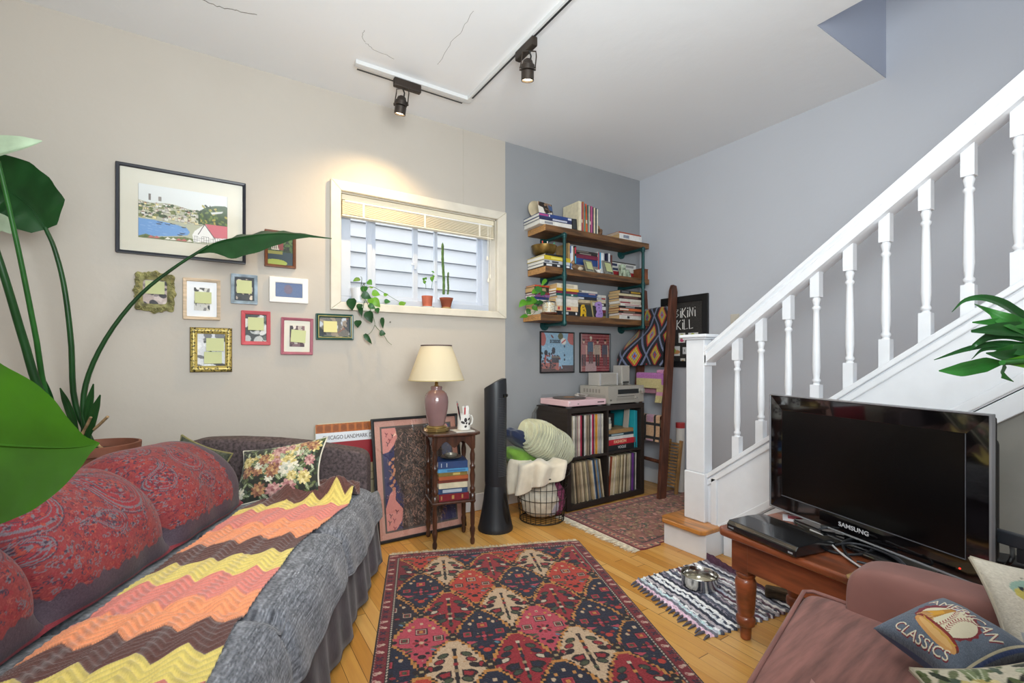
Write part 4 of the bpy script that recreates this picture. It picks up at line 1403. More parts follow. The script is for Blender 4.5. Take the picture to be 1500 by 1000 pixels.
elephant('larger pale green elephant figurine on the middle plank', xat(918), SF + .05, ZM + .0005, 1.05, 40)
elephant('smaller pale green elephant figurine behind the larger one', xat(929), SF + .075, ZM + .0005, .75, 25)

# bottom plank: paperbacks
tp, wp = M_page3, M_page2
stack('pile behind the trailing shelf plant', 2.142, 2.285, ZB, [('#d8d4ca', 'white', .024, (), wp), ('#cfc9bd', 'cream', .022, (), wp), ('#c9a27a', 'tan', .026, (), tp), ('#8a6a86', 'mauve', .02, (), tp), ('#d5cfc2', 'ivory', .03, (), wp), ('#2a3a72', 'blue', .022, (), tp), ('#8f5a9a', 'violet', .02, (), wp), ('#8a2438', 'crimson', .018, (), wp), ('#26211f', 'thick black', .042, ((.3, .8, '#a08a6a'),), tp), ('#c2452a', 'orange red', .014, (), tp)], .13, G3, yf=SF + .1, jit=.006)
stack('tall pile beside the pipe', xat(816), xat(848), ZB, [('#1f1f22', 'black', .034, ((.25, .55, '#b9b9b9'), (.9, .97, '#d8d8d8')), wp), ('#d9b38a', 'peach and red', .04, ((.05, .12, '#a8283a'), (.45, .65, '#a8283a')), wp), ('#cfc9bb', 'pale grey', .03, (), tp), ('#d5cfc6', 'off-white', .028, (), tp), ('#b9b6ae', 'grey', .022, (), tp), ('#1f5550', 'dark teal', .02, ((.7, .78, '#cfd8d4'),), wp), ('#7a2340', 'maroon', .018, (), wp), ('#d2a02c', 'mustard', .022, ((.3, .9, '#dcb040'),), wp), ('#d3c8b2', 'thick cream', .036, ((.2, .8, '#b8ad98'),), tp)], .19, G3, yf=SF + .006, jit=.008)
t = up_book('cream paperback standing against the pipe behind the plant pot', xat(806), .026, ZB + .0004, .085, .12, '#d8cdb0', yf=SF + .03, group=G3)
zz = stack('dark rear pile, bottom plank', xat(856) + .02, xat(890), ZB, [('#3a2f2a', 'dark brown', .05, (), tp), ('#4a3a30', 'brown', .05, (), tp), ('#6a5a48', 'drab tan', .03, (), tp), ('#c9b694', 'beige', .026, ((.7, .9, '#7a3a2a'),), tp), ('#262a38', 'ink blue', .026, ((.1, .4, '#cfd2d8'),), tp), ('#2d4a80', 'blue', .018, (), wp), ('#3c4a78', 'slate blue', .016, ((.6, .9, '#c9a0a0'),), wp), ('#d5d0c8', 'white', .018, ((.1, .25, '#333333'),), wp)], .11, G3, yf=SF + .125, jit=.006)
stack('narrow pile by the tall end pile', xat(892) + .02, xat(906), ZB, [('#8a7a3a', 'olive', .03, (), tp), ('#3a332c', 'dark', .028, (), tp), ('#6a2c3a', 'wine', .026, (), tp), ('#d0cfd2', 'white and blue', .03, ((.1, .5, '#34488c'),), wp), ('#24262a', 'black', .03, ((.3, .7, '#cfd0d0'),), tp), ('#c8bca4', 'buff', .028, (), tp), ('#b0b4b8', 'silver', .022, ((.4, .9, '#a8332c'),), wp), ('#d2cfc8', 'ivory', .02, (), wp)], .09, G3, yf=SF + .15, jit=.004)
stack('tall end pile, bottom plank', xat(908) + .01, xat(941), ZB, [('#d3cfc8', 'white', .036, ((.35, .45, '#33343a'),), tp), ('#b98a84', 'dusty pink', .016, ((.1, .6, '#d8c8c4'),), wp), ('#2c2420', 'dark brown', .022, ((.2, .7, '#7a6a5c'),), tp), ('#c8673c', 'orange', .022, ((.02, .4, '#cfc8bc'),), tp), ('#232325', 'black', .020, ((.3, .7, '#8b8b8b'),), tp), ('#d6d2ca', 'pale', .020, ((.2, .9, '#b89090'),), tp), ('#c8bcae', 'cream', .020, ((.05, .5, '#8a2c3c'),), wp), ('#cfc9be', 'off-white', .022, (), tp), ('#3d1f20', 'deep maroon', .026, ((.2, .85, '#6a4a44'),), tp), ('#d2c49e', 'straw', .020, (), tp), ('#1f1e20', 'black and yellow', .028, ((.5, .95, '#b08c30'), (.08, .4, '#5a5a5a')), tp)], .135, G3, yf=SF + .012, jit=.006)
prop_frame('bronze photo frame leaning on the dark book pile, bottom plank', xat(883), SF + .09, ZB + .001, .095, .15, '#a99a6c', -8, 12, None, '', ['#cdc6b4', '#b8b09c', '#8f8a7c', '#d8d2c4'], 9)
t = thing('chalk_board', 'dark slate board lying behind the yellow and purple animal cut-outs', 'slate', (xat(868), SF + .075, ZB), rot=(R(-12), 0, 0))
MB().box((0, 0, .055), (.25, .008, .11)).build('slate', flat('#343733', 0.7), t, bevel=.002)


def cutout(label, x, y, s_, pts, col, dots, rz):
    o = thing('animal_cutout', label, 'ornament', (x, y, ZB + .0005), R(rz), 'painted wooden cut-outs on the bottom plank')
    MB().prism([(a * s_, b_ * s_) for a, b_ in pts], (0, .006, 0), (1, 0, 0), (0, 0, 1), .012).build('board', flat(col), o, bevel=.002)
    for a, b_, r_, c in dots:
        MB().lathe([(r_ * s_, 0), (r_ * s_ * .9, .0012)], n=14).build('painted_spot', flat(c), o, loc=(a * s_, -.0062, b_ * s_)).rotation_euler = (R(90), 0, 0)


cutout('yellow spotted animal cut-out standing on the bottom plank', xat(857), SF + .02, .1, [(-.35, 0), (-.2, 0), (-.15, .2), (.1, .2), (.15, 0), (.35, 0), (.3, .15), (.3, .5), (.2, .75), (.05, .98), (-.2, .95), (-.32, .7), (-.3, .3)], '#d3a91f', [(-.12, .75, .07, '#6a4a14'), (.1, .8, .05, '#6a4a14'), (0, .5, .08, '#3a2a18'), (.15, .4, .05, '#6a4a14')], 10)
cutout('purple long nosed animal cut-out standing on the bottom plank', xat(879), SF + .02, .135, [(-.2, 0), (.3, 0), (.42, .1), (.4, .35), (.3, .55), (.36, .7), (.25, .95), (.05, 1.0), (-.1, .95), (-.25, .92), (-.36, .78), (-.3, .66), (-.2, .68), (-.22, .5), (-.12, .35), (-.24, .15)], '#a184c2', [(-.08, .78, .05, '#2f2440'), (.06, .78, .045, '#2f2440'), (.1, .4, .06, '#7a5f9a'), (0, .2, .05, '#7a5f9a'), (.22, .25, .05, '#7a5f9a'), (.0, .6, .05, '#5c4478')], 10)

# ================================================================ cube shelf with records
KX, KY, KW, KD, KH = 2.238, 2.745, 0.868, 0.375, 0.78
KR = R(2.2)
ks = thing('cube_shelf', 'dark brown four cubby shelf of records standing in the corner', 'shelf unit', (KX, KY, 0.0085), KR)
M_kx = mat('black_brown_veneer', '#2b231f', 0.5, var=0.12, vscale=6, stretch=(1, 1, 8))
th, ti = .04, .018
kh = KH - .0085
for nm, lo, hi in (('side_panel', (0, 0, 0), (th, KD, kh - th)), ('side_panel', (KW - th, 0, 0), (KW, KD, kh - th)), ('top_panel', (0, 0, kh - th), (KW, KD, kh)), ('bottom_panel', (th, 0, 0), (KW - th, KD, th)),
                   ('divider', (KW / 2 - ti / 2, .002, th), (KW / 2 + ti / 2, KD, kh - th)), ('middle_shelf', (th, .002, kh / 2 - ti / 2), (KW / 2 - ti / 2, KD, kh / 2 + ti / 2)), ('middle_shelf', (KW / 2 + ti / 2, .002, kh / 2 - ti / 2), (KW - th, KD, kh / 2 + ti / 2)), ('back_panel', (th, KD - .006, th), (KW - th, KD - .001, kh - th))):
    MB().b2(lo, hi).build(nm, M_kx, ks, bevel=.0015)
KM = Matrix.Translation((KX, KY, 0.0085)) @ Matrix.Rotation(KR, 4, 'Z')


def kpos(x, y, z):
    return tuple(KM @ Vector((x, y, z)))


def records(where, x0, x1, z, pal, group, lean0, lean1, gap0=0.0):
    """sleeves standing in a cubby: each tilts about its lower edge"""
    x = x0
    n = 0
    prev = None
    while n < len(ORD):
        c, nm = pal[n % len(pal)]
        t_ = rnd.choice([.008, .010, .0115, .013, .015])
        ln = lean0 + (lean1 - lean0) * min(1, n / 22)
        if prev is not None:
            x += .316 * abs(math.tan(R(ln)) - math.tan(R(prev)))
        prev = ln
        if x + t_ > x1:
            break
        o = MB().b2((0, 0, 0), (t_, .312, .312)).build('record_sleeve', mat('sleeve_' + c.strip('#'), c, 0.5, var=0.25, vscale=34, stretch=(1, 1, .35)), None)
        o.matrix_world = Matrix.Translation(kpos(x, .02 + rnd.uniform(-.006, .014), z + .0006 + max(0, t_ * math.sin(R(ln))))) @ Matrix.Rotation(KR, 4, 'Z') @ Matrix.Rotation(R(ln), 4, 'Y')
        tag(o, '%s record sleeve, %s in the %s' % (nm, ORD[n], where), 'record', group)
        n += 1
        x += t_ / math.cos(R(ln)) + .0016
    return n


PA = [('#cfc7b8', 'ivory'), ('#6b665e', 'grey'), ('#b9ab8c', 'tan'), ('#d8d2c6', 'cream'), ('#8f8a80', 'stone'), ('#7a3a5a', 'plum'), ('#c8b9a6', 'beige'), ('#d5c8c4', 'blush'), ('#b23a52', 'crimson'), ('#1f1e1f', 'black'), ('#d8d8d6', 'white'), ('#232124', 'jet black'), ('#c9bfae', 'buff'), ('#8a7a68', 'drab'), ('#d4c7ba', 'pale'), ('#45403c', 'charcoal'), ('#cfd0cf', 'silver'), ('#e0ddd6', 'white'), ('#c0345c', 'pink'), ('#6a2c44', 'wine'), ('#c8bdb0', 'fawn'), ('#d0942c', 'orange'), ('#46507c', 'blue'), ('#d2c0b4', 'rose beige'), ('#b0aca6', 'grey'), ('#8c8a92', 'lilac grey'), ('#cfcabb', 'cream'), ('#b9b07c', 'olive cream')]
PB = [('#8a7c68', 'drab'), ('#c2b090', 'tan'), ('#2a2522', 'black'), ('#9a8468', 'brown'), ('#6a4440', 'maroon'), ('#b8a684', 'straw'), ('#a08c70', 'khaki'), ('#c9b99c', 'cream'), ('#7d6a52', 'umber'), ('#5f7f84', 'teal grey'), ('#bfae8c', 'buff'), ('#a5763e', 'ochre'), ('#8c8478', 'stone'), ('#cdbfa4', 'ivory'), ('#6b5e50', 'dark drab'), ('#b9a27c', 'sand'), ('#d2c6ae', 'pale'), ('#3d6a94', 'blue'), ('#28364c', 'navy'), ('#9c8a6c', 'fawn'), ('#557a9c', 'slate blue'), ('#b0a084', 'beige'), ('#6d6354', 'grey brown'), ('#c4b595', 'cream')]
PC = [('#d8d0c0', 'white'), ('#8a4028', 'rust'), ('#cdbf9f', 'cream'), ('#bfae8c', 'buff'), ('#d5c9b2', 'ivory'), ('#4a3c30', 'dark brown'), ('#b09a74', 'tan'), ('#c9b895', 'straw'), ('#a89878', 'khaki'), ('#3a342c', 'charcoal'), ('#c2b494', 'beige'), ('#d2c6ae', 'pale'), ('#8a7858', 'umber'), ('#c8a88c', 'peach'), ('#d8cdb8', 'cream'), ('#6a5c48', 'drab'), ('#bfb294', 'sand'), ('#b0a488', 'fawn'), ('#98a09c', 'grey green'), ('#d0c4ac', 'ivory'), ('#5d5a58', 'grey'), ('#6f3a8c', 'violet'), ('#4a4650', 'slate'), ('#d5d0c6', 'white')]
zlo, zhi = th, kh / 2 + ti / 2
na = records('upper record cubby', th + .006, KW / 2 - ti / 2 - .004, zhi, PA, 'records in the upper cubby', 0, 0)
nb = records('lower cubby nearest the basket', th + .05, KW / 2 - ti / 2 - .004, zlo, PB, 'records in the lower cubby near the basket', -5, -9)
nc_ = records('lower cubby nearest the ladder', KW / 2 + ti / 2 + .008, KW - th - .03, zlo, PC, 'records in the lower cubby near the ladder', 6, 1)
# upper far cubby: books, jar, folder
cx0, cx1 = KW / 2 + ti / 2, KW - th


def kbook(label, x0, x1, z, t_, d_, col, pages=None, stripes=(), y0=.03, rz=0):
    p_ = kpos((x0 + x1) / 2, y0 + d_ / 2, z)
    o = flat_book(label, 0, x1 - x0, 0, t_, d_, col, yf=0, pages=pages, stripes=stripes, group='books in the open cubby')
    o.location = p_
    o.rotation_euler = (0, 0, KR + R(rz))
    return o


z = zhi + .0005
o = kbook('black hardback lettered in white at the bottom of the open cubby', cx0 + .012, cx1 - .03, z, .045, .25, '#202124', M_page2)
text('VOGUE', o, (0.0, -.1257, .0225), (R(90), 0, 0), .032, flat('#d8d8d8'), ext=.0004, sx=.9)
z += .0455
o = kbook('red hardback lettered FASHION in the open cubby', cx0 + .012, cx1 - .035, z, .045, .24, '#c02836', M_page2)
text('FASHION', o, (-.02, -.1207, .0235), (R(90), 0, 0), .034, flat('#e6c9a0'), ext=.0004, sx=1.05, bold=.0006)
z += .0455
kbook('white hardback lying on the red one', cx0 + .02, cx1 - .06, z, .026, .23, '#d8d6d2', M_page2)
z += .0265
kbook('dark blue green hardback lying on the white one', cx0 + .012, cx1 - .06, z, .022, .22, '#233c48', M_page2, ((.15, .6, '#9fb4b8'),))
z += .0225
kbook('tan leather journal on top of the open cubby pile', cx0 + .014, cx1 - .062, z, .03, .2, '#9b7a50', M_page3, rz=1)
z += .0305
t = thing('glass_jar', 'clear glass jar with a label standing on the tan journal', 'jar', kpos(cx0 + .05, .06, z), KR)
MB().lathe([(.024, 0), (.027, .004), (.027, .072), (.020, .084), (.020, .09), (.018, .09), (.025, .07), (.025, .005), (.004, .003)], n=20).build('glass', mat('jar_glass', '#cdd2cc', 0.1, trans=0.5), t, smooth=50)
MB().lathe([(.0285, .012), (.0285, .052)], n=20).build('label', flat('#cfc4ae'), t, smooth=60)
MB().lathe([(.022, .088), (.022, .102), (.002, .103)], n=20).build('lid', flat('#b9b5ac', 0.3), t, smooth=40)
t = thing('black_box', 'black box in the dark behind the glass jar', 'box', kpos(cx0 + .155, .20, z), KR)
MB().box((0, 0, .055), (.13, .1, .11)).build('box', flat('#1b1a1c', 0.6), t, bevel=.003)
MB().box((0, -.0, .112), (.134, .104, .006)).build('lid', flat('#232224', 0.6), t, bevel=.001)
t = thing('grey_booklet', 'thin grey booklet leaning on the turquoise folder', 'booklet', kpos(cx1 - .115, .05, z), rot=(0, R(7), KR))
MB().b2((0, 0, 0), (.012, .05, .16)).build('booklet', flat('#b3aa9f'), t)
t = thing('turquoise_folder', 'turquoise folder standing at the end of the open cubby', 'folder', kpos(cx1 - .052, .03, zhi + .0005), rot=(0, 0, KR))
MB().b2((0, 0, 0), (.012, .27, .315)).build('cover', mat('turquoise_card', '#2aa5b0', 0.5), t)
MB().b2((.0125, 0.002, 0), (.04, .25, .31)).build('pages', mat('turquoise_card_dark', '#2391a2', 0.5), t)

# turntable, receiver, speakers
z = KH
t = thing('turntable', 'pale pink record player with a clear lid on the cube shelf', 'record player', kpos(.01, -.0, kh), KR)
M_pink = mat('pale_pink_plastic', '#dfbcc2', 0.4)
for x, y in ((.04, .04), (.36, .04), (.04, .3), (.36, .3)):
    MB().lathe([(.022, 0), (.024, .006), (.02, .012)], (x, y, 0), 16).build('foot', mat('chrome_foot', '#c9c9cc', 0.25, metal=0.8), t, smooth=50)
MB().b2((0, 0, .012), (.4, .34, .058)).build('plinth', M_pink, t, bevel=.006, seg=3)
MB().lathe([(.13, .0585), (.132, .062), (.132, .068), (.01, .069)], (.16, .17, 0), 40).build('platter', flat('#4a4340', 0.4), t, smooth=40)
MB().lathe([(.045, .0695), (.045, .0702), (.002, .0704)], (.16, .17, 0), 24).build('record_label', flat('#b98a5e'), t)
MB().lathe([(.02, .0585), (.02, .075), (.01, .08)], (.345, .28, 0), 16).build('tonearm_pivot', flat('#b9b4ae', 0.3), t, smooth=50)
MB().tube([(.345, .28, .083), (.335, .14, .081), (.27, .10, .076)], .004, 8).build('tonearm', flat('#d2d0cc', 0.3), t, smooth=60)
lidm = MB().b2((.004, .004, .084), (.396, .336, .087))
for lo, hi in (((.004, .004, .0585), (.007, .336, .084)), ((.393, .004, .0585), (.396, .336, .084)), ((.007, .004, .0585), (.393, .007, .084)), ((.007, .333, .0585), (.393, .336, .084))):
    lidm.b2(lo, hi)
lidm.build('dust_cover', M_glass, t)
MB().box((.1, -.001, .03), (.014, .003, .008)).build('badge', flat('#8a7a7c'), t)
MB().box((.34, -.001, .035), (.07, .003, .008)).build('control_strip', flat('#5a4a4e'), t)
MB().box((.012, -.002, .045), (.01, .006, .01)).build('lid_catch', flat('#e8e4e2'), t)

M_sil = mat('brushed_silver', '#b3aea4', 0.38, metal=0.35, var=0.06, vscale=60, stretch=(1, 1, 14))
t = thing('stereo_receiver', 'silver stereo receiver beside the pink record player', 'stereo receiver', kpos(.43, -.005, kh), KR)
RW, RD, RH = .425, .33, .15
for x in (.04, RW - .04):
    for y in (.04, RD - .04):
        MB().lathe([(.018, 0), (.018, .012)], (x, y, 0), 14).build('foot', flat('#9b9790', 0.4), t, smooth=50)
MB().b2((0, .006, .012), (RW, RD, RH)).build('case', mat('silver_case', '#b0aca2', 0.45, metal=0.25), t, bevel=.003)
MB().b2((-.002, 0, .012), (RW + .002, .008, RH + .001)).build('front_panel', M_sil, t, bevel=.002)
MB().box((.235, -.001, .105), (.25, .004, .038)).build('display', flat('#191c1c', 0.15), t, bevel=.001)
MB().box((.205, -.001, .066), (.2, .003, .004)).build('drawer_line', flat('#3c3a36'), t)
MB().box((.2, -.0015, .045), (.21, .003, .022)).build('flap', mat('silver_flap', '#a39e94', 0.4, metal=0.4), t)
kb = MB().lathe([(.025, 0), (.024, .02), (.02, .022), (.001, .022)], n=24).build('volume_knob', mat('knob_silver', '#c6c2ba', 0.25, metal=0.7), t, smooth=40, loc=(RW - .03, 0, .105))
kb.rotation_euler = (R(90), 0, 0)
kb = MB().lathe([(.009, 0), (.008, .012), (.001, .012)], n=16).build('small_knob', mat('knob_silver', '#c6c2ba'), t, smooth=40, loc=(RW - .1, 0, .05))
kb.rotation_euler = (R(90), 0, 0)
for k in range(5):
    MB().box((.02 + .004 * k, -.001, .04 + .0 * k), (.002, .003, .012)).build('button', flat('#6a665e'), t)
for k in range(6):
    MB().box((-.0005, .1 + .035 * k, .11), (.002, .02, .03)).build('side_vent', flat('#8b877f'), t)
SPz = kh + RH + .0015
M_spk = mat('silver_speaker', '#b9b6b0', 0.4, metal=0.2)
M_gr = mat('grey_speaker_cloth', '#a09a92', 0.8, var=0.08, vscale=200)
t = thing('centre_speaker', 'low wide silver speaker lying on the receiver', 'speaker', kpos(.455, .12, SPz), KR)
MB().b2((0, 0, 0), (.215, .13, .105)).build('cabinet', M_spk, t, bevel=.004)
MB().b2((.02, -.006, .006), (.195, .002, .099)).build('grille', M_gr, t, bevel=.002)
for x in (0, .203):
    MB().b2((x, -.008, .0), (x + .012, .0, .105)).build('end_trim', mat('bright_trim', '#d6d6d8', 0.25, metal=0.5), t, bevel=.002)
t = thing('satellite_speaker', 'small upright silver speaker on the receiver', 'speaker', kpos(.70, .10, SPz), KR + R(-6))
MB().b2((0, 0, .012), (.09, .11, .165)).build('cabinet', M_spk, t, bevel=.004)
MB().b2((.006, -.005, .035), (.084, .002, .16)).build('grille', M_gr, t, bevel=.002)
MB().b2((.012, -.003, .016), (.078, .001, .03)).build('port', flat('#2a2928'), t)
for x in (.01, .08):
    MB().b2((x - .006, .0, 0), (x + .006, .1, .012)).build('foot', flat('#8f8c86'), t)
for nm, dx in (('grey cable looping down behind the cube shelf', 0.0), ('second grey cable hanging beside the first behind the cube shelf', .022)):
    o = MB().tube([kpos(-.012 - dx * .3, .34, kh - .01), kpos(-.035 - dx, .35, kh - .06), kpos(-.055 - dx, .36, kh - .2), kpos(-.03, .36, kh - .42), kpos(-.02 + dx, .36, .02)], .0045, 8).build('cable', flat('#5b5c5a', 0.5), None, smooth=60)
    tag(o, nm, 'cable', 'cables behind the cube shelf')

# ---------------------------------------------------------------- ladder leaning on the stair wall with crochet blankets
M_lad = mat('old_reddish_wood', '#5d3627', 0.55, var=0.3, vscale=5, stretch=(6, 6, 1))
LF, LT = Vector((3.115, 2.605, 0.001)), Vector((3.43, 2.735, 1.80))
ld = thing('blanket_ladder', 'dark reddish wooden ladder leaning in the corner, hung with crochet blankets', 'ladder', LF)
U = (LT - LF)
Wd = Vector((0.0, 1, 0))
off = Vector((.045, .36, 0))
dirx = U.normalized().cross(Vector((0, 1, 0))).normalized()


def rail(o0):
    m_ = MB()
    v = []
    for k, f_ in enumerate((0, .97, 1.0)):
        c_ = o0 + U * f_
        hw_, ht = .042 * (1 if k < 2 else .55), .016
        for a, b_ in ((-1, -1), (1, -1), (1, 1), (-1, 1)):
            v.append(tuple(c_ + dirx * hw_ * a + Vector((0, ht * b_, 0))))
    f = [(0, 3, 2, 1), (8, 9, 10, 11)] + [(i * 4 + j, i * 4 + (j + 1) % 4, i * 4 + 4 + (j + 1) % 4, i * 4 + 4 + j) for i in range(2) for j in range(4)]
    return m_.add(v, f).build('rail', M_lad, ld, bevel=.004)


rail(Vector((0, 0, 0)))
rail(off)
UB = U
for f_ in (.16, .36, .56, .74, .885):
    MB().cyl(tuple(U * f_), tuple(U * f_ + off), .016, 12).build('rung', M_lad, ld, smooth=60)


def granny(n, sq, bg, yarn_border, seed, cells=26):
    """granny-square pattern: concentric coloured diamonds between dark borders"""
    w_ = sq * n[0]
    h_ = sq * n[1]
    cv_ = Canvas(w_, h_, cells * n[0], cells * n[1], bg)
    lx = (cv_.X % sq) / sq - .5
    ly = (cv_.Y % sq) / sq - .5
    d_ = np.maximum(np.abs(lx), np.abs(ly)) * 2
    q = random.Random(seed)
    for i in range(n[0]):
        for j in range(n[1]):
            sel = ((cv_.X // sq).astype(int) == i) & ((cv_.Y // sq).astype(int) == j)
            pal_ = q.choice(yarn_border)
            for lim, c in zip((.92, .74, .56, .40, .22), pal_):
                cv_.a[sel & (d_ < lim)] = hx(c)
    s_ = ((cv_.X / sq * 13).astype(int) + (cv_.Y / sq * 13).astype(int)) % 2
    cv_.a *= (0.86 + 0.14 * s_)[..., None]
    return cv_


M_knit = mat('crochet_yarn', attr=True, rough=0.95, bump=0.8, bscale=110, sheen=0.3, var=0.15, vscale=120)


def hung(label, f_, cv_, lf, lb, y0, y1, bulge=.03, out=0.0, drop=0.0, name='crochet_blanket'):
    """blanket folded over a rung at fraction f_: lf hangs in front, lb behind"""
    h_, w2 = cv_.H, cv_.W
    s_ = np.linspace(0, 1, h_)[:, None]
    tt = np.linspace(0, 1, w2)[None, :]
    rung = LF + U * f_
    yy = rung.y + y0 + (y1 - y0) * tt + 0 * s_
    L_ = lf + lb
    d_ = s_ * L_ - lb
    x = rung.x + np.where(d_ > 0, -.024 - .5 * 0, .024) * np.clip(np.abs(d_) / .03, 0, 1) + 0 * tt
    slope_ = U.x / U.z
    wav = bulge * np.sin(tt * 8.0 + 1.0) * sm(np.abs(d_), .05, .5)
    z_ = rung.z + .018 - np.maximum(np.abs(d_) - .02, 0) + .0 * tt - np.where(d_ > 0, drop * (tt - .3) ** 2, 0)
    x = x - np.where(d_ > 0, wav * sm(d_, .1, .3) + .004 + .05 * sm(d_, .15, .45), -wav * .3)
    x = x - np.where(d_ > 0, out * tt * sm(d_, .15, .42), 0)
    x = np.minimum(x, WX - .03)
    yy = np.minimum(yy, WY - .02)
    o_ = thing(name, label, 'blanket', (rung.x, rung.y, rung.z + .016))
    P = (x - rung.x, yy - rung.y, z_ - rung.z - .016)
    painted('crochet_fabric', cv_, P, M_knit, o_, solid=.006)
    return o_


pal_ = [('#b5282c', '#c2a63c', '#98a04c', '#5566a0', '#b0322e'), ('#b5302c', '#b9a23c', '#c0a040', '#6a78b0', '#c0392c'), ('#a02028', '#a8a040', '#b8902f', '#44508c', '#b0322e')]
cvg = Canvas(.62, .62, 150, 150, '#15161d')
sq = .205
ax = (cvg.X + cvg.Y) / math.sqrt(2) + .05
ay = (cvg.X - cvg.Y) / math.sqrt(2) + 3 * sq
lx, ly = (ax % sq) / sq - .5, (ay % sq) / sq - .5
dd = np.maximum(np.abs(lx), np.abs(ly)) * 2
ii = ((ax // sq) * 3 + (ay // sq) * 5).astype(int) % 3
for i in range(3):
    for lim, c in zip((.99, .60, .48, .34, .22, .11), ('#15161d',) + pal_[i]):
        cvg.a[(ii == i) & (dd < lim)] = hx(c)
cvg.a[dd > .91] = hx('#747c98')
stt = ((cvg.X / .0135).astype(int) + (cvg.Y / .0135).astype(int)) % 2
cvg.a *= (0.8 + 0.2 * stt)[..., None]
hung('black crochet blanket of red and yellow diamond squares over the top rung', .885, cvg, .53, .22, .02, .38, .022, out=.19, drop=.1)
cvp = Canvas(.4, .5, 60, 90, '#cf96a4')
for k in range(14):
    cvp.rect(0, k * .036, .4, k * .036 + .018, '#c88a9a')
cvp.rect(0, .30, .4, .38, '#b46fae')
cvp.rect(0, .38, .4, .5, '#c9bb86')
cvp.grain(.03)
hung('pink crochet scarf with lilac and yellow ends over the middle rung', .56, cvp, .15, .2, .05, .33, .02)
cve = Canvas(.09, .34, 26, 90, '#b06fae')
cve.rect(0, 0, .09, .09, '#c888ae')
cve.rect(0, .19, .09, .34, '#c2b480')
cve.rect(0, .25, .09, .28, '#c98aa8')
cve.grain(.03)
hung('lilac and yellow scarf end hanging down beside the ladder rail', .575, cve, .30, .05, .03, .10, .004, name='crochet_scarf')
cvh = Canvas(.36, .5, 80, 110, '#c9a27e')
for k in range(3):
    cvh.rect(.05 + k * .13, 0, .075 + k * .13, .5, '#17161a')
for k in range(4):
    cvh.rect(0, .06 + k * .13, .36, .085 + k * .13, '#17161a')
for i in range(3):
    for j in range(4):
        if (i + j) % 2:
            cvh.rect(.08 + i * .13, .09 + j * .13, .175 + i * .13, .185 + j * .13, '#b0889a')
cvh.grain(.04)
hung('tan and black checked crochet blanket over a low rung', .36, cvh, .24, .2, .04, .33, .012)

# things kept behind the ladder
t = thing('wooden_crate', 'tan wooden slatted rack leaning in the corner behind the ladder', 'rack', (3.30, 2.62, .001), rot=(0, R(9), R(0)))
M_tan = mat('tan_bare_wood', '#a57d4c', 0.6, var=0.2, vscale=8, stretch=(5, 5, 1))
for dy in (0, .12):
    MB().b2((0, dy - .01, 0), (.03, dy + .01, .46)).build('side_post', M_tan, t, bevel=.003)
for k in range(14):
    MB().b2((-.003, .011, .07 + k * .027), (.012, .109, .085 + k * .027)).build('slat', M_tan, t, bevel=.001)
t = thing('paper_roll', 'white cardboard roll with a red end sticking up behind the ladder', 'roll', (3.425, 2.66, .001), rot=(R(0), R(0), 0))
MB().tube([(0, 0, 0), (0, 0, .56)], .036, 20).build('tube', flat('#d8d5cf', 0.5), t, smooth=50)
MB().tube([(0, 0, .555), (0, 0, .60)], .038, 20).build('end_cap', flat('#b2383a', 0.4), t, smooth=50)
t = thing('black_case', 'black case standing on the floor behind the newel post', 'case', (3.40, 2.47, .001), rot=(0, R(5), 0))
MB().b2((0, -.07, 0), (.05, .09, .36)).build('case', flat('#22252a', 0.6), t, bevel=.012, seg=3)
MB().tube([(.02, -.02, .355), (.02, -.015, .38), (.02, .035, .38), (.02, .04, .355)], .006, 8).build('handle', flat('#1a1b1e'), t, smooth=60)

# ---------------------------------------------------------------- wire basket of blankets
bx, by = 2.01, 2.755
wb = thing('wire_basket', 'round black wire basket overflowing with blankets beside the tower fan', 'basket', (bx, by, 0.001))
M_wire = flat('#26241f', 0.45)
NW = 28
r0, r1, hB = .158, .195, .33
rr = lambda z: r0 + (r1 - r0) * (z / hB)
for k in range(NW):
    a = 2 * math.pi * k / NW
    MB().tube([(r0 * math.cos(a), r0 * math.sin(a), .004), (r1 * math.cos(a), r1 * math.sin(a), hB)], .0022, 5).build('upright_wire', M_wire, wb)
for z in (.006, .085, .165, .245, hB):
    q = rr(z)
    MB().tube([(q * math.cos(2 * math.pi * k / 36), q * math.sin(2 * math.pi * k / 36), z) for k in range(37)], .004 if z in (.006, hB) else .0025, 6, cap=False).build('hoop', M_wire, wb, smooth=60)
for k in range(-4, 5):
    y = k * .034
    x = math.sqrt(r0 ** 2 - y ** 2)
    MB().cyl((-x, y, .006), (x, y, .006), .002, 5).build('base_wire', M_wire, wb)
for s_ in (-1, 1):
    a0 = -.6 if s_ > 0 else 2.6
    MB().tube([((r1 + .012 * (1 - abs(k - 3) / 3)) * math.cos(a0 + (k - 3) * .13), (r1 + .012) * math.sin(a0 + (k - 3) * .13), hB + .022 * (1 - ((k - 3) / 3) ** 2)) for k in range(7)], .005, 6).build('handle', M_wire, wb, smooth=60)


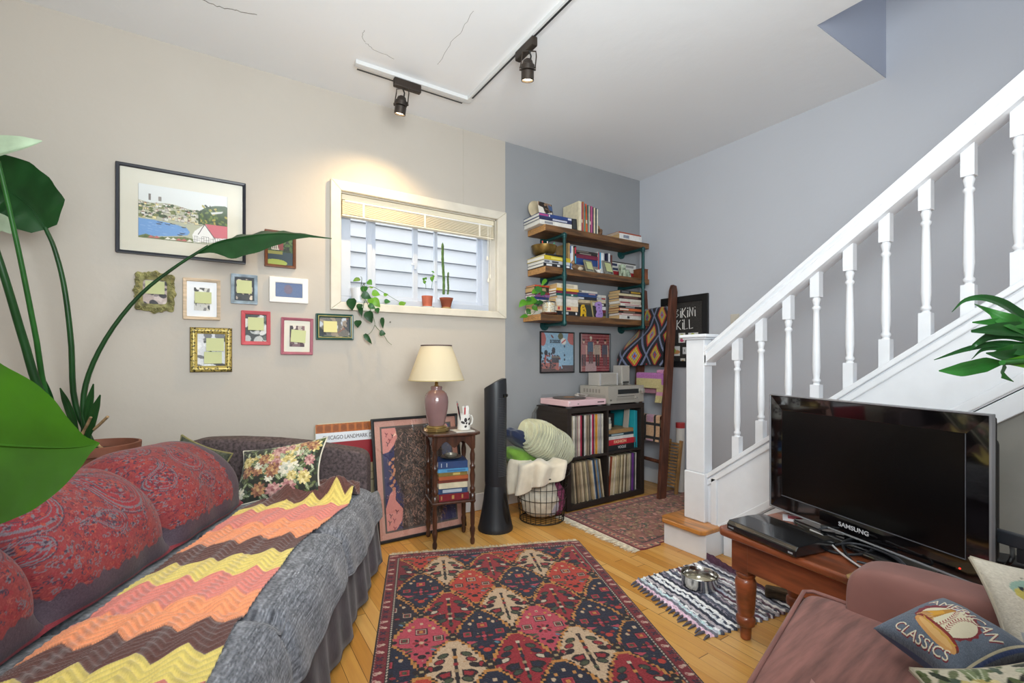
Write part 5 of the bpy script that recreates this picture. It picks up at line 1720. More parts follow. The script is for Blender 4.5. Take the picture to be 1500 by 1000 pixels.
def lump(label, name, col, c, rad, seed, amp=.16, sc=3.0, rough=.95, m=None, rot=(0, 0, 0), group=None, rib=0.0, res=40, pw=1.0):
    """soft heap of cloth: an ellipsoid creased by a few travelling folds"""
    q = np.random.default_rng(seed)
    th_, ph_ = np.meshgrid(np.linspace(0, 2 * math.pi, res * 2), np.linspace(0.02, math.pi - .02, res))
    d = np.stack([np.sin(ph_) * np.cos(th_), np.sin(ph_) * np.sin(th_), np.cos(ph_)], -1)
    d = np.sign(d) * np.abs(d) ** pw
    disp = np.zeros(th_.shape)
    for k in range(7):
        n_ = q.normal(size=3)
        n_ /= np.linalg.norm(n_)
        ph0 = q.uniform(0, 6)
        disp += amp / (1 + .35 * k) * np.abs(np.sin((d @ n_) * sc * (1 + .3 * k) + ph0)) - amp * .3
    P = d * (1 + disp[..., None]) * np.array(rad)
    if rib:
        P = P * (1 + rib * np.sin(P[..., 0:1] * 290 + 6 * P[..., 1:2]))
    o = thing(name, label, 'blanket', c, rot=rot, group=group)
    MB().grid(P[..., 0], P[..., 1], P[..., 2]).build('folded_cloth', m or mat('cloth_' + col.strip('#'), col, rough, var=.1, vscale=14, sheen=.3, bump=.5, bscale=120), o, smooth=180)
    return o


GB = 'blankets heaped in the wire basket'
lump('cream fleece filling the bottom of the wire basket', 'fleece_blanket', '#d8d0be', (bx - .02, by, .165), (.138, .138, .14), 3, .07, group=GB)
lump('pale lilac grey cloth low in the wire basket', 'folded_cloth', '#b9b4c2', (bx + .02, by - .055, .12), (.075, .07, .085), 4, .08, group=GB)
lump('magenta purple knit poking out low on the basket side', 'knit_throw', '#7d3d5c', (bx + .095, by - .06, .14), (.05, .06, .11), 5, .1, m=mat('magenta_knit', '#85405f', .95, var=.35, vscale=60, bump=.8, bscale=70), group=GB)
lump('bright green folded blanket at the wall side of the basket', 'folded_blanket', '#6f9a35', (bx - .11, by + .09, .44), (.15, .10, .062), 6, .08, 2, rot=(0, R(20), R(10)), group=GB, pw=.8)
lump('dark navy folded blanket squeezed under the sage knit blanket', 'folded_blanket', '#1e2a48', (bx - .10, by + .07, .55), (.17, .11, .055), 7, .08, 2, rot=(0, R(32), R(5)), group=GB, pw=.8)


M_sage = mat('sage_ribbed_knit', '#c3c4a4', .9, var=.12, vscale=8, bump=1.0, bscale=30, wave='X', sheen=.4)
lump('thick sage green ribbed knit blanket heaped on top of the basket', 'knit_blanket', '#a9ad8a', (bx + .05, by + .015, .54), (.228, .135, .128), 11, .05, 2.0, m=M_sage, rot=(R(10), R(27), R(4)), group=GB, pw=.72, rib=.028, res=110)
# cream fleece folded over the rim in soft S-shaped pleats
cf = thing('cream_blanket', 'cream fleece blanket spilling in pleats over the basket rim', 'blanket', (bx, by, .33), group=GB)
n1, n2 = 60, 50
ss, tt = np.meshgrid(np.linspace(0, 1, n1), np.linspace(0, 1, n2))
a_ = math.pi * (.92 + .66 * ss)
fold = .036 * np.sin(ss * 21 + .8 * tt * 3) * (.4 + .6 * tt)
rad = .10 + .115 * sm(tt, 0, .45) + fold * sm(tt, .1, .6)
zz_ = .11 - .02 * tt - .30 * np.maximum(tt - .38, 0) * (1.25 - .95 * ss) + .012 * np.sin(ss * 13 + 1)
MB().grid(rad * np.cos(a_) * 1.08, rad * np.sin(a_), zz_).build('fleece', mat('cream_fleece', '#ddd3bf', .95, var=.06, vscale=10, sheen=.5, bump=.4, bscale=140), cf, smooth=180, solid=.016)
lump('cream fleece roll on top of the basket rim', 'fleece_roll', '#ddd3bf', (bx + .03, by - .09, .385), (.13, .06, .05), 13, .06, 3, m=mat('cream_fleece', '#ddd3bf'), rot=(0, R(-8), R(8)), group=GB)
t = lump('off-white folded blanket on the floor between fan and basket', 'folded_blanket', '#cfc8b4', (1.80, 3.02, .27), (.08, .07, .26), 15, .05, 3, group=GB, pw=.7)

# ---------------------------------------------------------------- tower fan
fx, fy = 1.622, 2.755
tf = thing('tower_fan', 'tall black tower fan between the side table and the basket', 'fan', (fx, fy, .001), R(-50))
M_fan = mat('black_satin_plastic', '#1f2227', 0.42)
MB().lathe([(.117, 0), (.12, .012), (.114, .03), (.098, .11), (.082, .20), (.075, .27), (.07, .30)], n=40).build('base', M_fan, tf, smooth=50)
body = MB()
lv = []
N_ = 28
for z, rx, ry in ((.27, .068, .068), (.33, .073, .072), (.6, .075, .074), (.95, .077, .075)):
    lv.append([(rx * math.cos(2 * math.pi * k / N_), ry * math.sin(2 * math.pi * k / N_), z) for k in range(N_)])
lv.append([(.074 * math.cos(2 * math.pi * k / N_), .072 * math.sin(2 * math.pi * k / N_), .985 + .035 * math.cos(2 * math.pi * k / N_)) for k in range(N_)])
lv.append([(.05 * math.cos(2 * math.pi * k / N_), .05 * math.sin(2 * math.pi * k / N_), .992 + .03 * math.cos(2 * math.pi * k / N_)) for k in range(N_)])
body.add([p for l in lv for p in l], [(i * N_ + j, i * N_ + (j + 1) % N_, (i + 1) * N_ + (j + 1) % N_, (i + 1) * N_ + j) for i in range(5) for j in range(N_)] + [tuple(range(5 * N_, 6 * N_))])
body.build('tower', M_fan, tf, smooth=45)
gr = MB()
for k in range(46):
    z = .37 + k * .0115
    gr.tube([(.0745 * math.cos(a), .0745 * math.sin(a), z) for a in np.linspace(-.95, .35, 8)], .0022, 5)
gr.build('grille', flat('#43464c', 0.4), tf)
MB().tube([(.0755 * math.cos(a), .0755 * math.sin(a), .905) for a in np.linspace(-.5, .3, 6)], .012, 8).build('control_panel', flat('#0d0e10', 0.2), tf, smooth=60)
ov = MB()
kk = 20
pts = []
for i in range(kk):
    a = 2 * math.pi * i / kk
    zc, ang = .155 + .105 * math.sin(a), -.35 + .32 * math.cos(a)
    rad_ = np.interp(zc, [0.03, .11, .20, .27, .3], [.114, .098, .082, .075, .07]) + .0015
    pts.append((rad_ * math.cos(ang), rad_ * math.sin(ang), zc))
ov.add(pts, [tuple(range(kk))]).build('base_opening', flat('#08090a', 0.3), tf)

# ================================================================ side table, lamp, mug, books
sx, sy, srz = 1.275, 2.735, R(-12)
M_mah = mat('dark_mahogany', '#4a2c1e', 0.32, var=0.3, vscale=6, stretch=(5, 5, 1), coat=0.3)
tb = thing('side_table', 'small dark turned-leg side table with a lamp, between framed print and fan', 'side table', (sx, sy, .001), srz)
SH_ = .70
TP = Matrix.Translation((sx, sy, 0)) @ Matrix.Rotation(srz, 4, 'Z')
MB().prism([(-.165, -.12), (-.135, -.15), (.135, -.15), (.165, -.12), (.165, .12), (.135, .15), (-.135, .15), (-.165, .12)], (0, 0, SH_ - .018), (1, 0, 0), (0, 1, 0), .018).build('table_top', M_mah, tb, bevel=.006, seg=3)
for s_, ax_ in ((-1, 'x'), (1, 'x'), (-1, 'y'), (1, 'y')):
    n = 17
    low = [(-.105 + .21 * k / (n - 1), -.055 - .02 * math.cos(4 * math.pi * k / (n - 1)) - (.012 if k in (0, n - 1) else 0)) for k in range(n)]
    pts = [(-.105, 0), ] + low + [(.105, 0)]
    if ax_ == 'x':
        MB().prism(pts, (0, s_ * .112 + .006, SH_ - .018), (1, 0, 0), (0, 0, 1), .012).build('apron', M_mah, tb)
    else:
        MB().prism(pts, (s_ * .118 - .006, 0, SH_ - .018), (0, 1, 0), (0, 0, 1), .012).build('apron', M_mah, tb)
prof = [(.009, 0), (.014, .008), (.015, .03), (.010, .045), (.013, .06), (.017, .085), (.017, .10), (.011, .115), (.014, .13), (.0145, .2), (.011, .255), (.017, .262), (.017, .272), (.013, .276), (.018, .28), (.018, .315), (.012, .32), (.017, .335), (.017, .35), (.011, .362), (.016, .40), (.0175, .43), (.012, .465), (.017, .475), (.017, .49), (.011, .50), (.0155, .53), (.016, .56), (.010, .59), (.017, .60), (.017, .612), (.018, .618), (.018, .683)]
for ax_ in (-.118, .118):
    for ay_ in (-.108, .108):
        MB().lathe(prof, (ax_, ay_, 0), 14).build('leg', M_mah, tb, smooth=50)
MB().b2((-.135, -.125, .266), (.135, .125, .28)).build('lower_shelf', M_mah, tb, bevel=.004)


def tpos(x, y, z):
    return tuple(TP @ Vector((x, y, z)))


z = .2812 + .001
for i, (c, nm, t_, st_, pg) in enumerate([('#7a1f28', 'dark red and gilt', .042, ((.06, .1, '#b08a50'), (.42, .5, '#b08a50'), (.75, .8, '#b08a50')), M_page3), ('#2b4468', 'navy', .034, ((.15, .8, '#a9b2bc'),), M_page3), ('#cfc3a6', 'cream', .034, (), M_page2), ('#6b2f24', 'maroon', .018, (), M_page3), ('#a65630', 'burnt orange', .022, (), M_page3), ('#7d6a34', 'olive and gilt', .024, ((.5, .75, '#c0a860'),), M_page3), ('#4f92bc', 'light blue', .022, ((.3, .9, '#3a6f98'),), M_page2), ('#28406c', 'thick blue', .044, ((.1, .12, '#c0c4c8'), (.28, .3, '#c0c4c8')), M_page2)]):
    w2 = .19 - .006 * (i % 3)
    o = flat_book('%s hardback, %s from the bottom on the side table shelf' % (nm, ORD[i]) if i < 7 else 'thick blue hardback under the pewter dish on the side table shelf', 0, w2, 0, t_ - .0004, .18 - .01 * (i % 2), c, yf=0, pages=pg, stripes=st_, group='hardbacks on the side table shelf')
    o.location = tpos(.0 + rnd.uniform(-.005, .005), -.01, z)
    o.rotation_euler = (0, 0, srz + R(rnd.uniform(-3, 3)))
    z += t_
t = thing('pewter_dish', 'pewter dish on a wide saucer on top of the side table books', 'dish', tpos(.005, -.01, z + .0005), srz)
MB().lathe([(.03, 0), (.05, .004), (.068, .014), (.066, .016), (.045, .008), (.002, .006)], n=32).build('saucer', mat('dull_pewter', '#7d776a', 0.35, metal=0.7, var=0.2), t, smooth=60)
MB().lathe([(.022, .0075), (.036, .016), (.040, .03), (.037, .03), (.032, .016), (.002, .012)], n=28).build('bowl', mat('light_pewter', '#a19a8c', 0.35, metal=0.5), t, smooth=60)

# lamp
lx_, ly_ = 1.187, 2.745
lp = thing('table_lamp', 'mauve ceramic table lamp with a cream cone shade on the side table', 'table lamp', (lx_, ly_, SH_ + .0015))
M_brass = mat('brass', '#b39a62', 0.28, metal=0.85)
MB().prism([(.078 * math.cos(a) * 1.0, .078 * math.sin(a)) for a in np.linspace(0, 2 * math.pi, 9)[:-1] + .39], (0, 0, 0), (1, 0, 0), (0, 1, 0), .022).build('brass_base', M_brass, lp, bevel=.003)
MB().lathe([(.06, .022), (.063, .026), (.058, .034), (.045, .036)], n=28).build('base_ring', M_brass, lp, smooth=50)
M_mauve = mat('mauve_glaze', '#8d6d6c', 0.16, var=0.06, vscale=5, coat=0.6)
MB().lathe([(.048, .036), (.052, .045), (.062, .09), (.072, .14), (.0755, .18), (.073, .21), (.064, .235), (.048, .25), (.036, .255), (.034, .262), (.037, .272), (.034, .28), (.012, .283)], n=40).build('ceramic_body', M_mauve, lp, smooth=60)
MB().lathe([(.014, .283), (.009, .29), (.012, .30), (.008, .305), (.016, .318), (.016, .345), (.008, .35)], n=20).build('socket', M_brass, lp, smooth=50)
M_shade = mat('cream_lamp_shade', '#e9dec2', 0.7, translucent=0.35)
sh_ = MB().lathe([(.172, .318), (.170, .320), (.091, .535), (.093, .536), (.0945, .535), (.1735, .320)], n=56)
sh_.f = sh_.f[:-2]
n_ = 56
sh_.f += [(5 * n_ + j, 5 * n_ + (j + 1) % n_, (j + 1) % n_, j) for j in range(n_)]
sho = sh_.build('lamp_shade', M_shade, lp, smooth=50)
MB().tube([(.0945 * math.cos(a), .0945 * math.sin(a), .534) for a in np.linspace(0, 2 * math.pi, 57)], .004, 6).build('shade_trim', flat('#4f3636'), sho, smooth=60)
MB().tube([(.1725 * math.cos(a), .1725 * math.sin(a), .319) for a in np.linspace(0, 2 * math.pi, 57)], .003, 6).build('shade_hem', flat('#c9b880'), sho, smooth=60)
MB().tube([(0, 0, .35), (.045, 0, .40), (.045, 0, .48), (0, 0, .53), (-.045, 0, .48), (-.045, 0, .40), (0, 0, .35)], .002, 6).cyl((-.092, 0, .53), (.092, 0, .53), .0018, 6).cyl((0, -.092, .53), (0, .092, .53), .0018, 6).build('harp', M_brass, sho)
MB().lathe([(.014, .36), (.028, .41), (.03, .44), (.02, .47), (.004, .48)], n=18).build('bulb', flat('#eeeae0', 0.2), lp, smooth=60)
t = thing('notepad', 'white notepad lying under the mug on the side table', 'notepad', tpos(.062, -.068, SH_ + .0012), srz + R(8))
MB().box((0, 0, .003), (.12, .12, .005)).build('paper_block', flat('#cfcac0'), t)
mg = thing('mug', 'white mug with dark printed marks holding pens beside the lamp', 'mug', tpos(.075, -.06, SH_ + .0075), srz + R(20))
MB().lathe([(.036, 0), (.041, .004), (.041, .098), (.038, .099), (.0375, .01), (.002, .008)], n=32).build('cup', flat('#e2dfd8', 0.22), mg, smooth=50)
MB().tube([(.039, 0, .082), (.058, 0, .084), (.068, 0, .062), (.062, 0, .034), (.039, 0, .02)], .0055, 8).build('handle', flat('#e2dfd8', 0.22), mg, smooth=60)
for k, (a, z_, sx_, sz_) in enumerate([(-1.9, .065, .010, .014), (-1.75, .045, .006, .008), (-1.3, .07, .006, .012), (-1.25, .04, .009, .009), (-2.3, .05, .008, .014), (-1.9, .025, .009, .007), (-.9, .055, .006, .016)]):
    q = MB().ball((0, 0, 0), (sx_, .0012, sz_), 10, 6).build('printed_mark', flat('#2d2628'), mg, smooth=60, loc=(.0412 * math.cos(a), .0412 * math.sin(a), z_))
    q.rotation_euler = (0, .5 * k, a + math.pi / 2)
for c, nm, dx, dy, lx2, ly2, h in (('#b3202a', 'red', -.016, .0, -.03, .005, .10), ('#1c1b1d', 'black', -.006, .016, -.022, .02, .095), ('#c02a34', 'short red', .0, -.01, -.006, -.02, .075), ('#26242c', 'dark blue', -.02, -.014, -.036, -.015, .085)):
    q = thing('pen', '%s pen standing in the white mug' % nm, 'pen', tuple(Vector(mg.location) + Vector((dx, dy, .012))), group='pens in the mug')
    MB().cyl((0, 0, 0), (lx2 * .9, ly2 * .9, h + .055), .0042, 8).build('barrel', flat(c, 0.35), q, smooth=60)
    MB().cyl((lx2 * .9, ly2 * .9, h + .055), (lx2, ly2, h + .068), .003, 8).build('tip', flat('#8d8a88', 0.35), q, smooth=60)
q = thing('paper_slip', 'white slip of paper sticking up out of the mug', 'paper', tuple(Vector(mg.location) + Vector((.014, .004, .014))), R(-25))
MB().prism([(-.014, 0), (.014, 0), (.022, .12), (.018, .135), (-.02, .13)], (0, 0, 0), (1, 0, 0), (0, .1, 1), .002).build('sheet', flat('#dcdad4'), q)

# ================================================================ sofa with its covers; local x = depth from the front, local y = along the seat from the far arm
FX, FY, FR = .76, 2.615, R(153.5)
SM = Matrix.Translation((FX, FY, 0)) @ Matrix.Rotation(FR, 4, 'Z')
LEN, DEP = 2.12, .93
M_tweed = mat('plum_grey_tweed', '#574a4a', .9, var=.35, vscale=70, bump=.5, bscale=160, detail=8)
so = thing('sofa', 'plum grey tweed sofa with a slipcover skirt along the window corner', 'sofa', (FX, FY, .001), FR)
# far arm: thick slab, softly rounded, its top falling towards the front
n1, n2 = 28, 24
u_ = np.linspace(0, 1, n1)[None, :]
a_ = np.linspace(-math.pi / 2, 1.5 * math.pi, n2)[:, None]
top_ = .665 + .06 * sm(u_, .0, .6) - .04 * sm(u_, .0, .04) * 0
xs_ = .012 + (DEP - .02) * u_


def slab(x0, x1, y0, y1, z0, ztop, rnd_=.05, nm='arm', m=M_tweed, n=36, pw=.28):
    """rounded upholstery slab between y0..y1, x0..x1"""
    th_, ph_ = np.meshgrid(np.linspace(0, 2 * math.pi, 2 * n), np.linspace(.0, math.pi, n))
    sg = lambda v_, p_: np.sign(v_) * np.abs(v_) ** p_
    X = sg(np.sin(ph_), pw) * sg(np.cos(th_), pw)
    Y = sg(np.sin(ph_), pw) * sg(np.sin(th_), pw)
    Z = -sg(np.cos(ph_), pw)
    X = x0 + (X + 1) / 2 * (x1 - x0)
    Y = y0 + (Y + 1) / 2 * (y1 - y0)
    zt = ztop(X) if callable(ztop) else ztop
    Z = z0 + (Z + 1) / 2 * (zt - z0)
    return MB().grid(X, Y, Z).build(nm, m, so, smooth=180)


slab(.015, DEP, .0, .13, .06, lambda X: .665 + .075 * sm(X, 0, .55), nm='arm', pw=.16)
slab(.015, DEP, LEN - .13, LEN, .06, lambda X: .665 + .075 * sm(X, 0, .55), nm='arm', pw=.16)
slab(DEP - .14, DEP - .01, .14, LEN - .14, .06, .62, nm='back', pw=.2)
MB().b2((.03, .05, .06), (DEP - .05, LEN - .05, .30)).build('seat_base', M_tweed, so)
for k in range(3):
    y0, y1 = .135 + k * .617, .135 + (k + 1) * .617 - .004
    slab(.01, .62, y0, y1, .30, .452, nm='seat_cushion', pw=.22, n=24)
CB = [.40, .93, 1.42, 1.985]
for k in range(3):
    slab(.64, .80, CB[k] + .06, CB[k + 1] - .06, .46, .69, nm='back_cushion', pw=.4, n=24)
for x in (.08, DEP - .08):
    for y in (.08, LEN - .08):
        MB().lathe([(.022, 0), (.028, .06)], (x, y, 0), 12).build('foot', flat('#2b211b'), so)
# skirt: pleated cloth hanging from the seat to the floor
M_skirt = mat('plum_slipcover', '#40373e', .9, var=.25, vscale=9, bump=.5, bscale=26, sheen=.2)
yy = np.linspace(0, 1, 150)
edge = [(DEP * .9, 0), (0.0, 0.0), (0.0, LEN), (DEP * .9, LEN)]
px_, py_, nx_, ny_ = [], [], [], []
for (xa2, ya2), (xb2, yb2), cnt in ((edge[0], edge[1], 40), (edge[1], edge[2], 110), (edge[2], edge[3], 30)):
    L2 = math.hypot(xb2 - xa2, yb2 - ya2)
    for k in range(cnt):
        f_ = k / cnt
        px_.append(xa2 + (xb2 - xa2) * f_)
        py_.append(ya2 + (yb2 - ya2) * f_)
        nx_.append((ya2 - yb2) / L2 * 1.0)
        ny_.append((xb2 - xa2) / L2)
px_, py_ = np.array(px_), np.array(py_)
nx_, ny_ = -np.abs(np.array(nx_)), np.where(np.array(ny_) < 0, -1, np.where(np.array(ny_) > 0, 1, 0)) * np.abs(np.array(ny_))
ny_ = np.where(py_ < 1e-6, -np.abs(ny_), np.abs(ny_))
sk = np.linspace(0, 1, 14)[:, None]
arc = np.arange(len(px_)) * .02
wv = (.010 * np.sin(arc * 17) + .008 * np.sin(arc * 41 + 1)) * sk + .03 * sk ** 1.3
MB().grid(px_[None, :] + nx_[None, :] * wv, py_[None, :] + ny_[None, :] * wv * .5, .40 - .375 * sk + 0 * px_[None, :]).build('skirt', M_skirt, so, smooth=180, solid=.004)

# grey woven throw over the seat and its front edge
gx = [(.58, .452), (.40, .474), (.2, .472), (.06, .466), (.005, .445), (-.022, .40), (-.03, .34), (-.034, .27)]


def cat(pts, n):
    """smooth curve through points (Catmull-Rom), n samples evenly in parameter"""
    P = np.array(pts, float)
    P = np.vstack([2 * P[0] - P[1], P, 2 * P[-1] - P[-2]])
    m_ = len(P) - 3
    t = np.linspace(0, m_ - 1e-6, n)
    i = t.astype(int)
    f_ = (t - i)[:, None]
    p0, p1, p2, p3 = P[i], P[i + 1], P[i + 2], P[i + 3]
    return .5 * (2 * p1 + (p2 - p0) * f_ + (2 * p0 - 5 * p1 + 4 * p2 - p3) * f_ ** 2 + (3 * p1 - p0 - 3 * p2 + p3) * f_ ** 3)


H1, W1_ = 120, 240
pf_ = cat(gx, H1)
s_ = np.linspace(0, 1, H1)[:, None]
t_ = np.linspace(0, 1, W1_)[None, :]
ystart = .139 - .136 * sm(s_, .60, .68)
yy = ystart + (LEN - .14 - ystart) * t_
sag = -.020 * np.exp(-((yy - .752) / .025) ** 2) - .020 * np.exp(-((yy - 1.369) / .025) ** 2)
wr = (.004 * np.sin(yy * 31 + 5 * s_) + .0035 * np.sin(yy * 13 + 9 * s_)) * sm(s_, .42, .75)
X = pf_[:, 0:1] - wr - np.abs(sag) * 0 + 0 * t_ - .010 * sm(s_, .6, 1)
X = X - np.where(s_ > .62, sag * .6, 0)
Z = pf_[:, 1:2] + .006 + sag * np.where(s_ < .8, 1, 0) + wr * .5 + .012 * (1 - sm(s_, .55, .8)) * 0 + 0 * t_
Z = Z + np.where(s_ > .9, .018 * np.sin(yy * 9) * (s_ - .9) * 10, 0)
cv = Canvas(1, 1, W1_, H1, '#6a6c73')
g = np.random.default_rng(5)
n0 = g.normal(0, 1, (H1, W1_))
n1_ = np.repeat(g.normal(0, 1, (H1, W1_ // 6)), 6, 1)
cv.a = np.clip(cv.a + (.055 * n0 + .06 * n1_)[..., None], 0, 1)
tw = thing('grey_throw', 'mottled grey woven throw covering the sofa seat', 'throw', (FX, FY, 0), FR)
tw.location.z = .001
painted('woven_cloth', cv, (X, yy, Z), mat('grey_woven_cloth', attr=True, rough=.95, var=.6, vscale=110, bump=.9, bscale=130, sheen=.2), tw, solid=.004)

# ---------------------------------------------------------------- red paisley throw over the back cushions
HP, WP = 320, 800
prof2 = [(.515, .488), (.50, .525), (.502, .60), (.535, .68), (.60, .75), (.69, .795), (.79, .797), (.87, .755), (.93, .69), (.945, .58)]
pv = cat(prof2, HP)[::-1]
ly = np.linspace(.40, 1.983, WP)[None, :]
full = np.zeros((1, WP))
tl = np.zeros((1, WP))
for a, b_ in zip(CB[:-1], CB[1:]):
    sel = (ly >= a) & (ly <= b_)
    q = np.clip(np.abs((ly - (a + b_) / 2) / ((b_ - a) / 2)), 0, 1)
    full = np.where(sel, (1 - q ** 4.5) ** .6, full)
Ppf = pv[:, 0:1]
Zpf = pv[:, 1:2]
sv = np.linspace(1, 0, HP)[:, None]                      # 1 at the back, 0 at the seat
k_ = (1 - full)
face = np.clip(1 - np.abs(sv - .45) / .55, 0, 1) ** .5
X = Ppf + k_ * .085 * np.where(sv < .6, np.clip(sv / .15, 0, 1), np.clip((1 - sv) / .4, 0, 1))
Z = Zpf - k_ * .085 * sm(sv, .2, .55) * (1 - .5 * sm(sv, .75, 1))
wob = .006 * np.sin(ly * 19 + sv * 7) + .004 * np.sin(ly * 43 - sv * 11)
X = X + wob * face
Z = Z + .006 * np.sin(ly * 11 + 2 + sv * 5) * sm(sv, .4, .7)
yv = ly + 0 * sv
# ends of the row bulge towards the arm a little
Wc, Hc = 1.583, .86
cv = Canvas(Wc, Hc, WP, HP, '#a03a3c')
r = random.Random(11)
RED, RED2, ORG, GRY, PUR, DRK = '#a52c37', '#861f2c', '#b94a3d', '#85757e', '#54424f', '#4a3348'
for _ in range(7500):                                  # ground of tiny curled leaves
    x, y = r.uniform(0, Wc), r.uniform(0, Hc)
    c = r.choice([GRY, RED, ORG, RED2, DRK, DRK, RED, GRY, '#b8584f'])
    a = r.uniform(0, 6.28)
    R_ = r.uniform(.004, .011)
    pts = [(x + R_ * (1 - .11 * k) * math.cos(a + k * .8), y + R_ * (1 - .11 * k) * math.sin(a + k * .8)) for k in range(7)]
    cv.line(pts, .0027, c)


def tear(cx, cy, s_, ang, flip=1):
    """one paisley drop with concentric borders and a curled tip"""
    def out(k):
        P = []
        for i in range(40):
            t = 2 * math.pi * i / 40
            rr_ = (1 - .0) * k
            x = rr_ * .55 * math.sin(t) * (1 - math.cos(t)) * .75
            y = rr_ * math.cos(t)
            x += flip * .38 * k * max(0, (y + .1)) ** 2
            P.append((x, -y))
        ca, sa = math.cos(ang), math.sin(ang)
        return [(cx + s_ * (x * ca - y * sa), cy + s_ * (x * sa + y * ca)) for x, y in P]
    cv.poly(out(1.18), '#9c3138')
    for k, c, w_ in ((1.14, DRK, .003), (1.10, GRY, .003), (1.0, None, 0), (.80, GRY, .003), (.74, DRK, .0026), (.55, GRY, .0026), (.50, DRK, .0026), (.3, ORG, .0026)):
        P = out(k)
        if k == 1.0:
            cv.poly(P, GRY)
            cv.poly(out(.93), RED)
        else:
            cv.line(P + P[:1], w_, c)
    for i in range(60):
        t, q = r.uniform(0, 6.28), r.uniform(.05, .85)
        x, y = q * .4 * math.sin(t), -q * math.cos(t) + .25
        ca, sa = math.cos(ang), math.sin(ang)
        cv.ell(cx + s_ * (x * ca - y * sa), cy + s_ * (x * sa + y * ca), .007, .0035, r.choice([GRY, ORG, DRK, RED2]), r.uniform(0, 3))


for cx, cy, s_, an, fl in ((.26, .42, .11, -.5, 1), (.42, .30, .09, .6, -1), (.20, .22, .08, 1.2, 1), (.44, .50, .07, -.9, 1), (.70, .44, .13, .3, 1), (.92, .40, .12, -.4, -1), (.64, .20, .10, 1.6, 1), (.86, .18, .09, -1.2, 1), (1.16, .42, .13, .4, 1), (1.38, .36, .12, -.5, -1), (1.1, .18, .10, 1.3, 1), (1.34, .16, .09, .2, 1), (.56, .34, .07, -.2, -1), (1.03, .54, .07, .9, -1), (.30, .58, .06, 1.4, 1), (.56, .55, .06, -.7, 1), (.8, .56, .06, .9, 1), (1.5, .5, .08, .9, 1), (1.26, .56, .06, 2.0, 1)):
    tear(cx, cy, s_, an, fl)
for _ in range(3800):
    x, y = r.uniform(0, Wc), r.uniform(0, Hc)
    a, R_ = r.uniform(0, 6.28), r.uniform(.003, .008)
    cv.line([(x + R_ * (1 - .11 * k) * math.cos(a + k * .8), y + R_ * (1 - .11 * k) * math.sin(a + k * .8)) for k in range(6)], .0022, r.choice([RED, RED2, DRK, ORG, RED, GRY]))
for k in range(420):                                    # small clustered flowers
    x, y = r.uniform(.15, Wc), r.uniform(.1, .9)
    for q in range(5):
        cv.ell(x + .006 * math.cos(q * 1.26), y + .006 * math.sin(q * 1.26), .003, .003, r.choice([ORG, GRY, RED]))
    cv.ell(x, y, .004, .004, DRK)
scal = .018 * np.abs(np.sin(cv.X * 38)) + .012 * np.abs(np.sin(cv.X * 91 + 1))
scy = .018 * np.abs(np.sin(cv.Y * 38)) + .012 * np.abs(np.sin(cv.Y * 91 + 1))
rim_ = np.minimum(Hc - cv.Y, cv.X + .0)
bot = Hc - cv.Y
pur = ((bot < .125 + scal) & (bot > .03)) | ((cv.X < .125 + scy * .6) & (cv.X > .05) & (bot > .03))
red_ = (bot <= .03) | ((cv.X <= .05) & (bot > .03))
nz = g.normal(0, .02, (HP, WP, 1))
cv.a = cv.a * .80
cv.a[pur] = hx(PUR) * .85
cv.a[red_] = hx('#7d2530')
cv.a = np.clip(cv.a + nz, 0, 1)
pt = thing('paisley_throw', 'red paisley throw with plum border draped over the sofa back cushions', 'throw', (FX, FY, .001), FR)
painted('printed_cloth', cv, (X, yv, Z), mat('paisley_cloth', attr=True, rough=.8, bump=.3, bscale=90, sheen=.08), pt, solid=.004)

# ---------------------------------------------------------------- chevron crochet blanket
HB_, WB_ = 420, 150


def sofa_uv(px, py, h):
    p_ = SM.inverted() @ onZ(px, py, h)
    return p_.y, p_.x


uu = np.linspace(.145, 2.0, HB_)[:, None]
vv = np.linspace(0, 1, WB_)[None, :]
vr = np.interp(uu, [.14, .25, .41, .9, 1.43, 1.63, 2.0], [.05, .025, .03, .10, .08, .045, .02])
vl = np.interp(uu, [.14, .25, .41, .56, 1.27, 1.53, 1.63, 2.0], [.36, .40, .46, .475, .47, .475, .475, .47])
V = vl + (vr - vl) * vv
hump = .03 * np.exp(-((uu - .17) / .06) ** 2) + .06 * np.exp(-((uu - .365) / .05) ** 2) * sm(vv, .05, .3) * (1 + .25 * np.sin(vv * 9)) + .03 * np.exp(-((uu - .36) / .03) ** 2) * np.exp(-((vv - .80) / .13) ** 2)
base_ = np.interp(V, [.0, .06, .2, .40, .58], [.448, .470, .480, .482, .463])
sag2 = np.interp(uu, [.72, .752, .785, 1.34, 1.369, 1.40], [0, -.008, 0, 0, -.008, 0])
Zb = base_ + hump + sag2 + .018 + .003 * np.sin(uu * 27 + vv * 6) + .0025 * np.sin(vv * 44 + uu * 3)
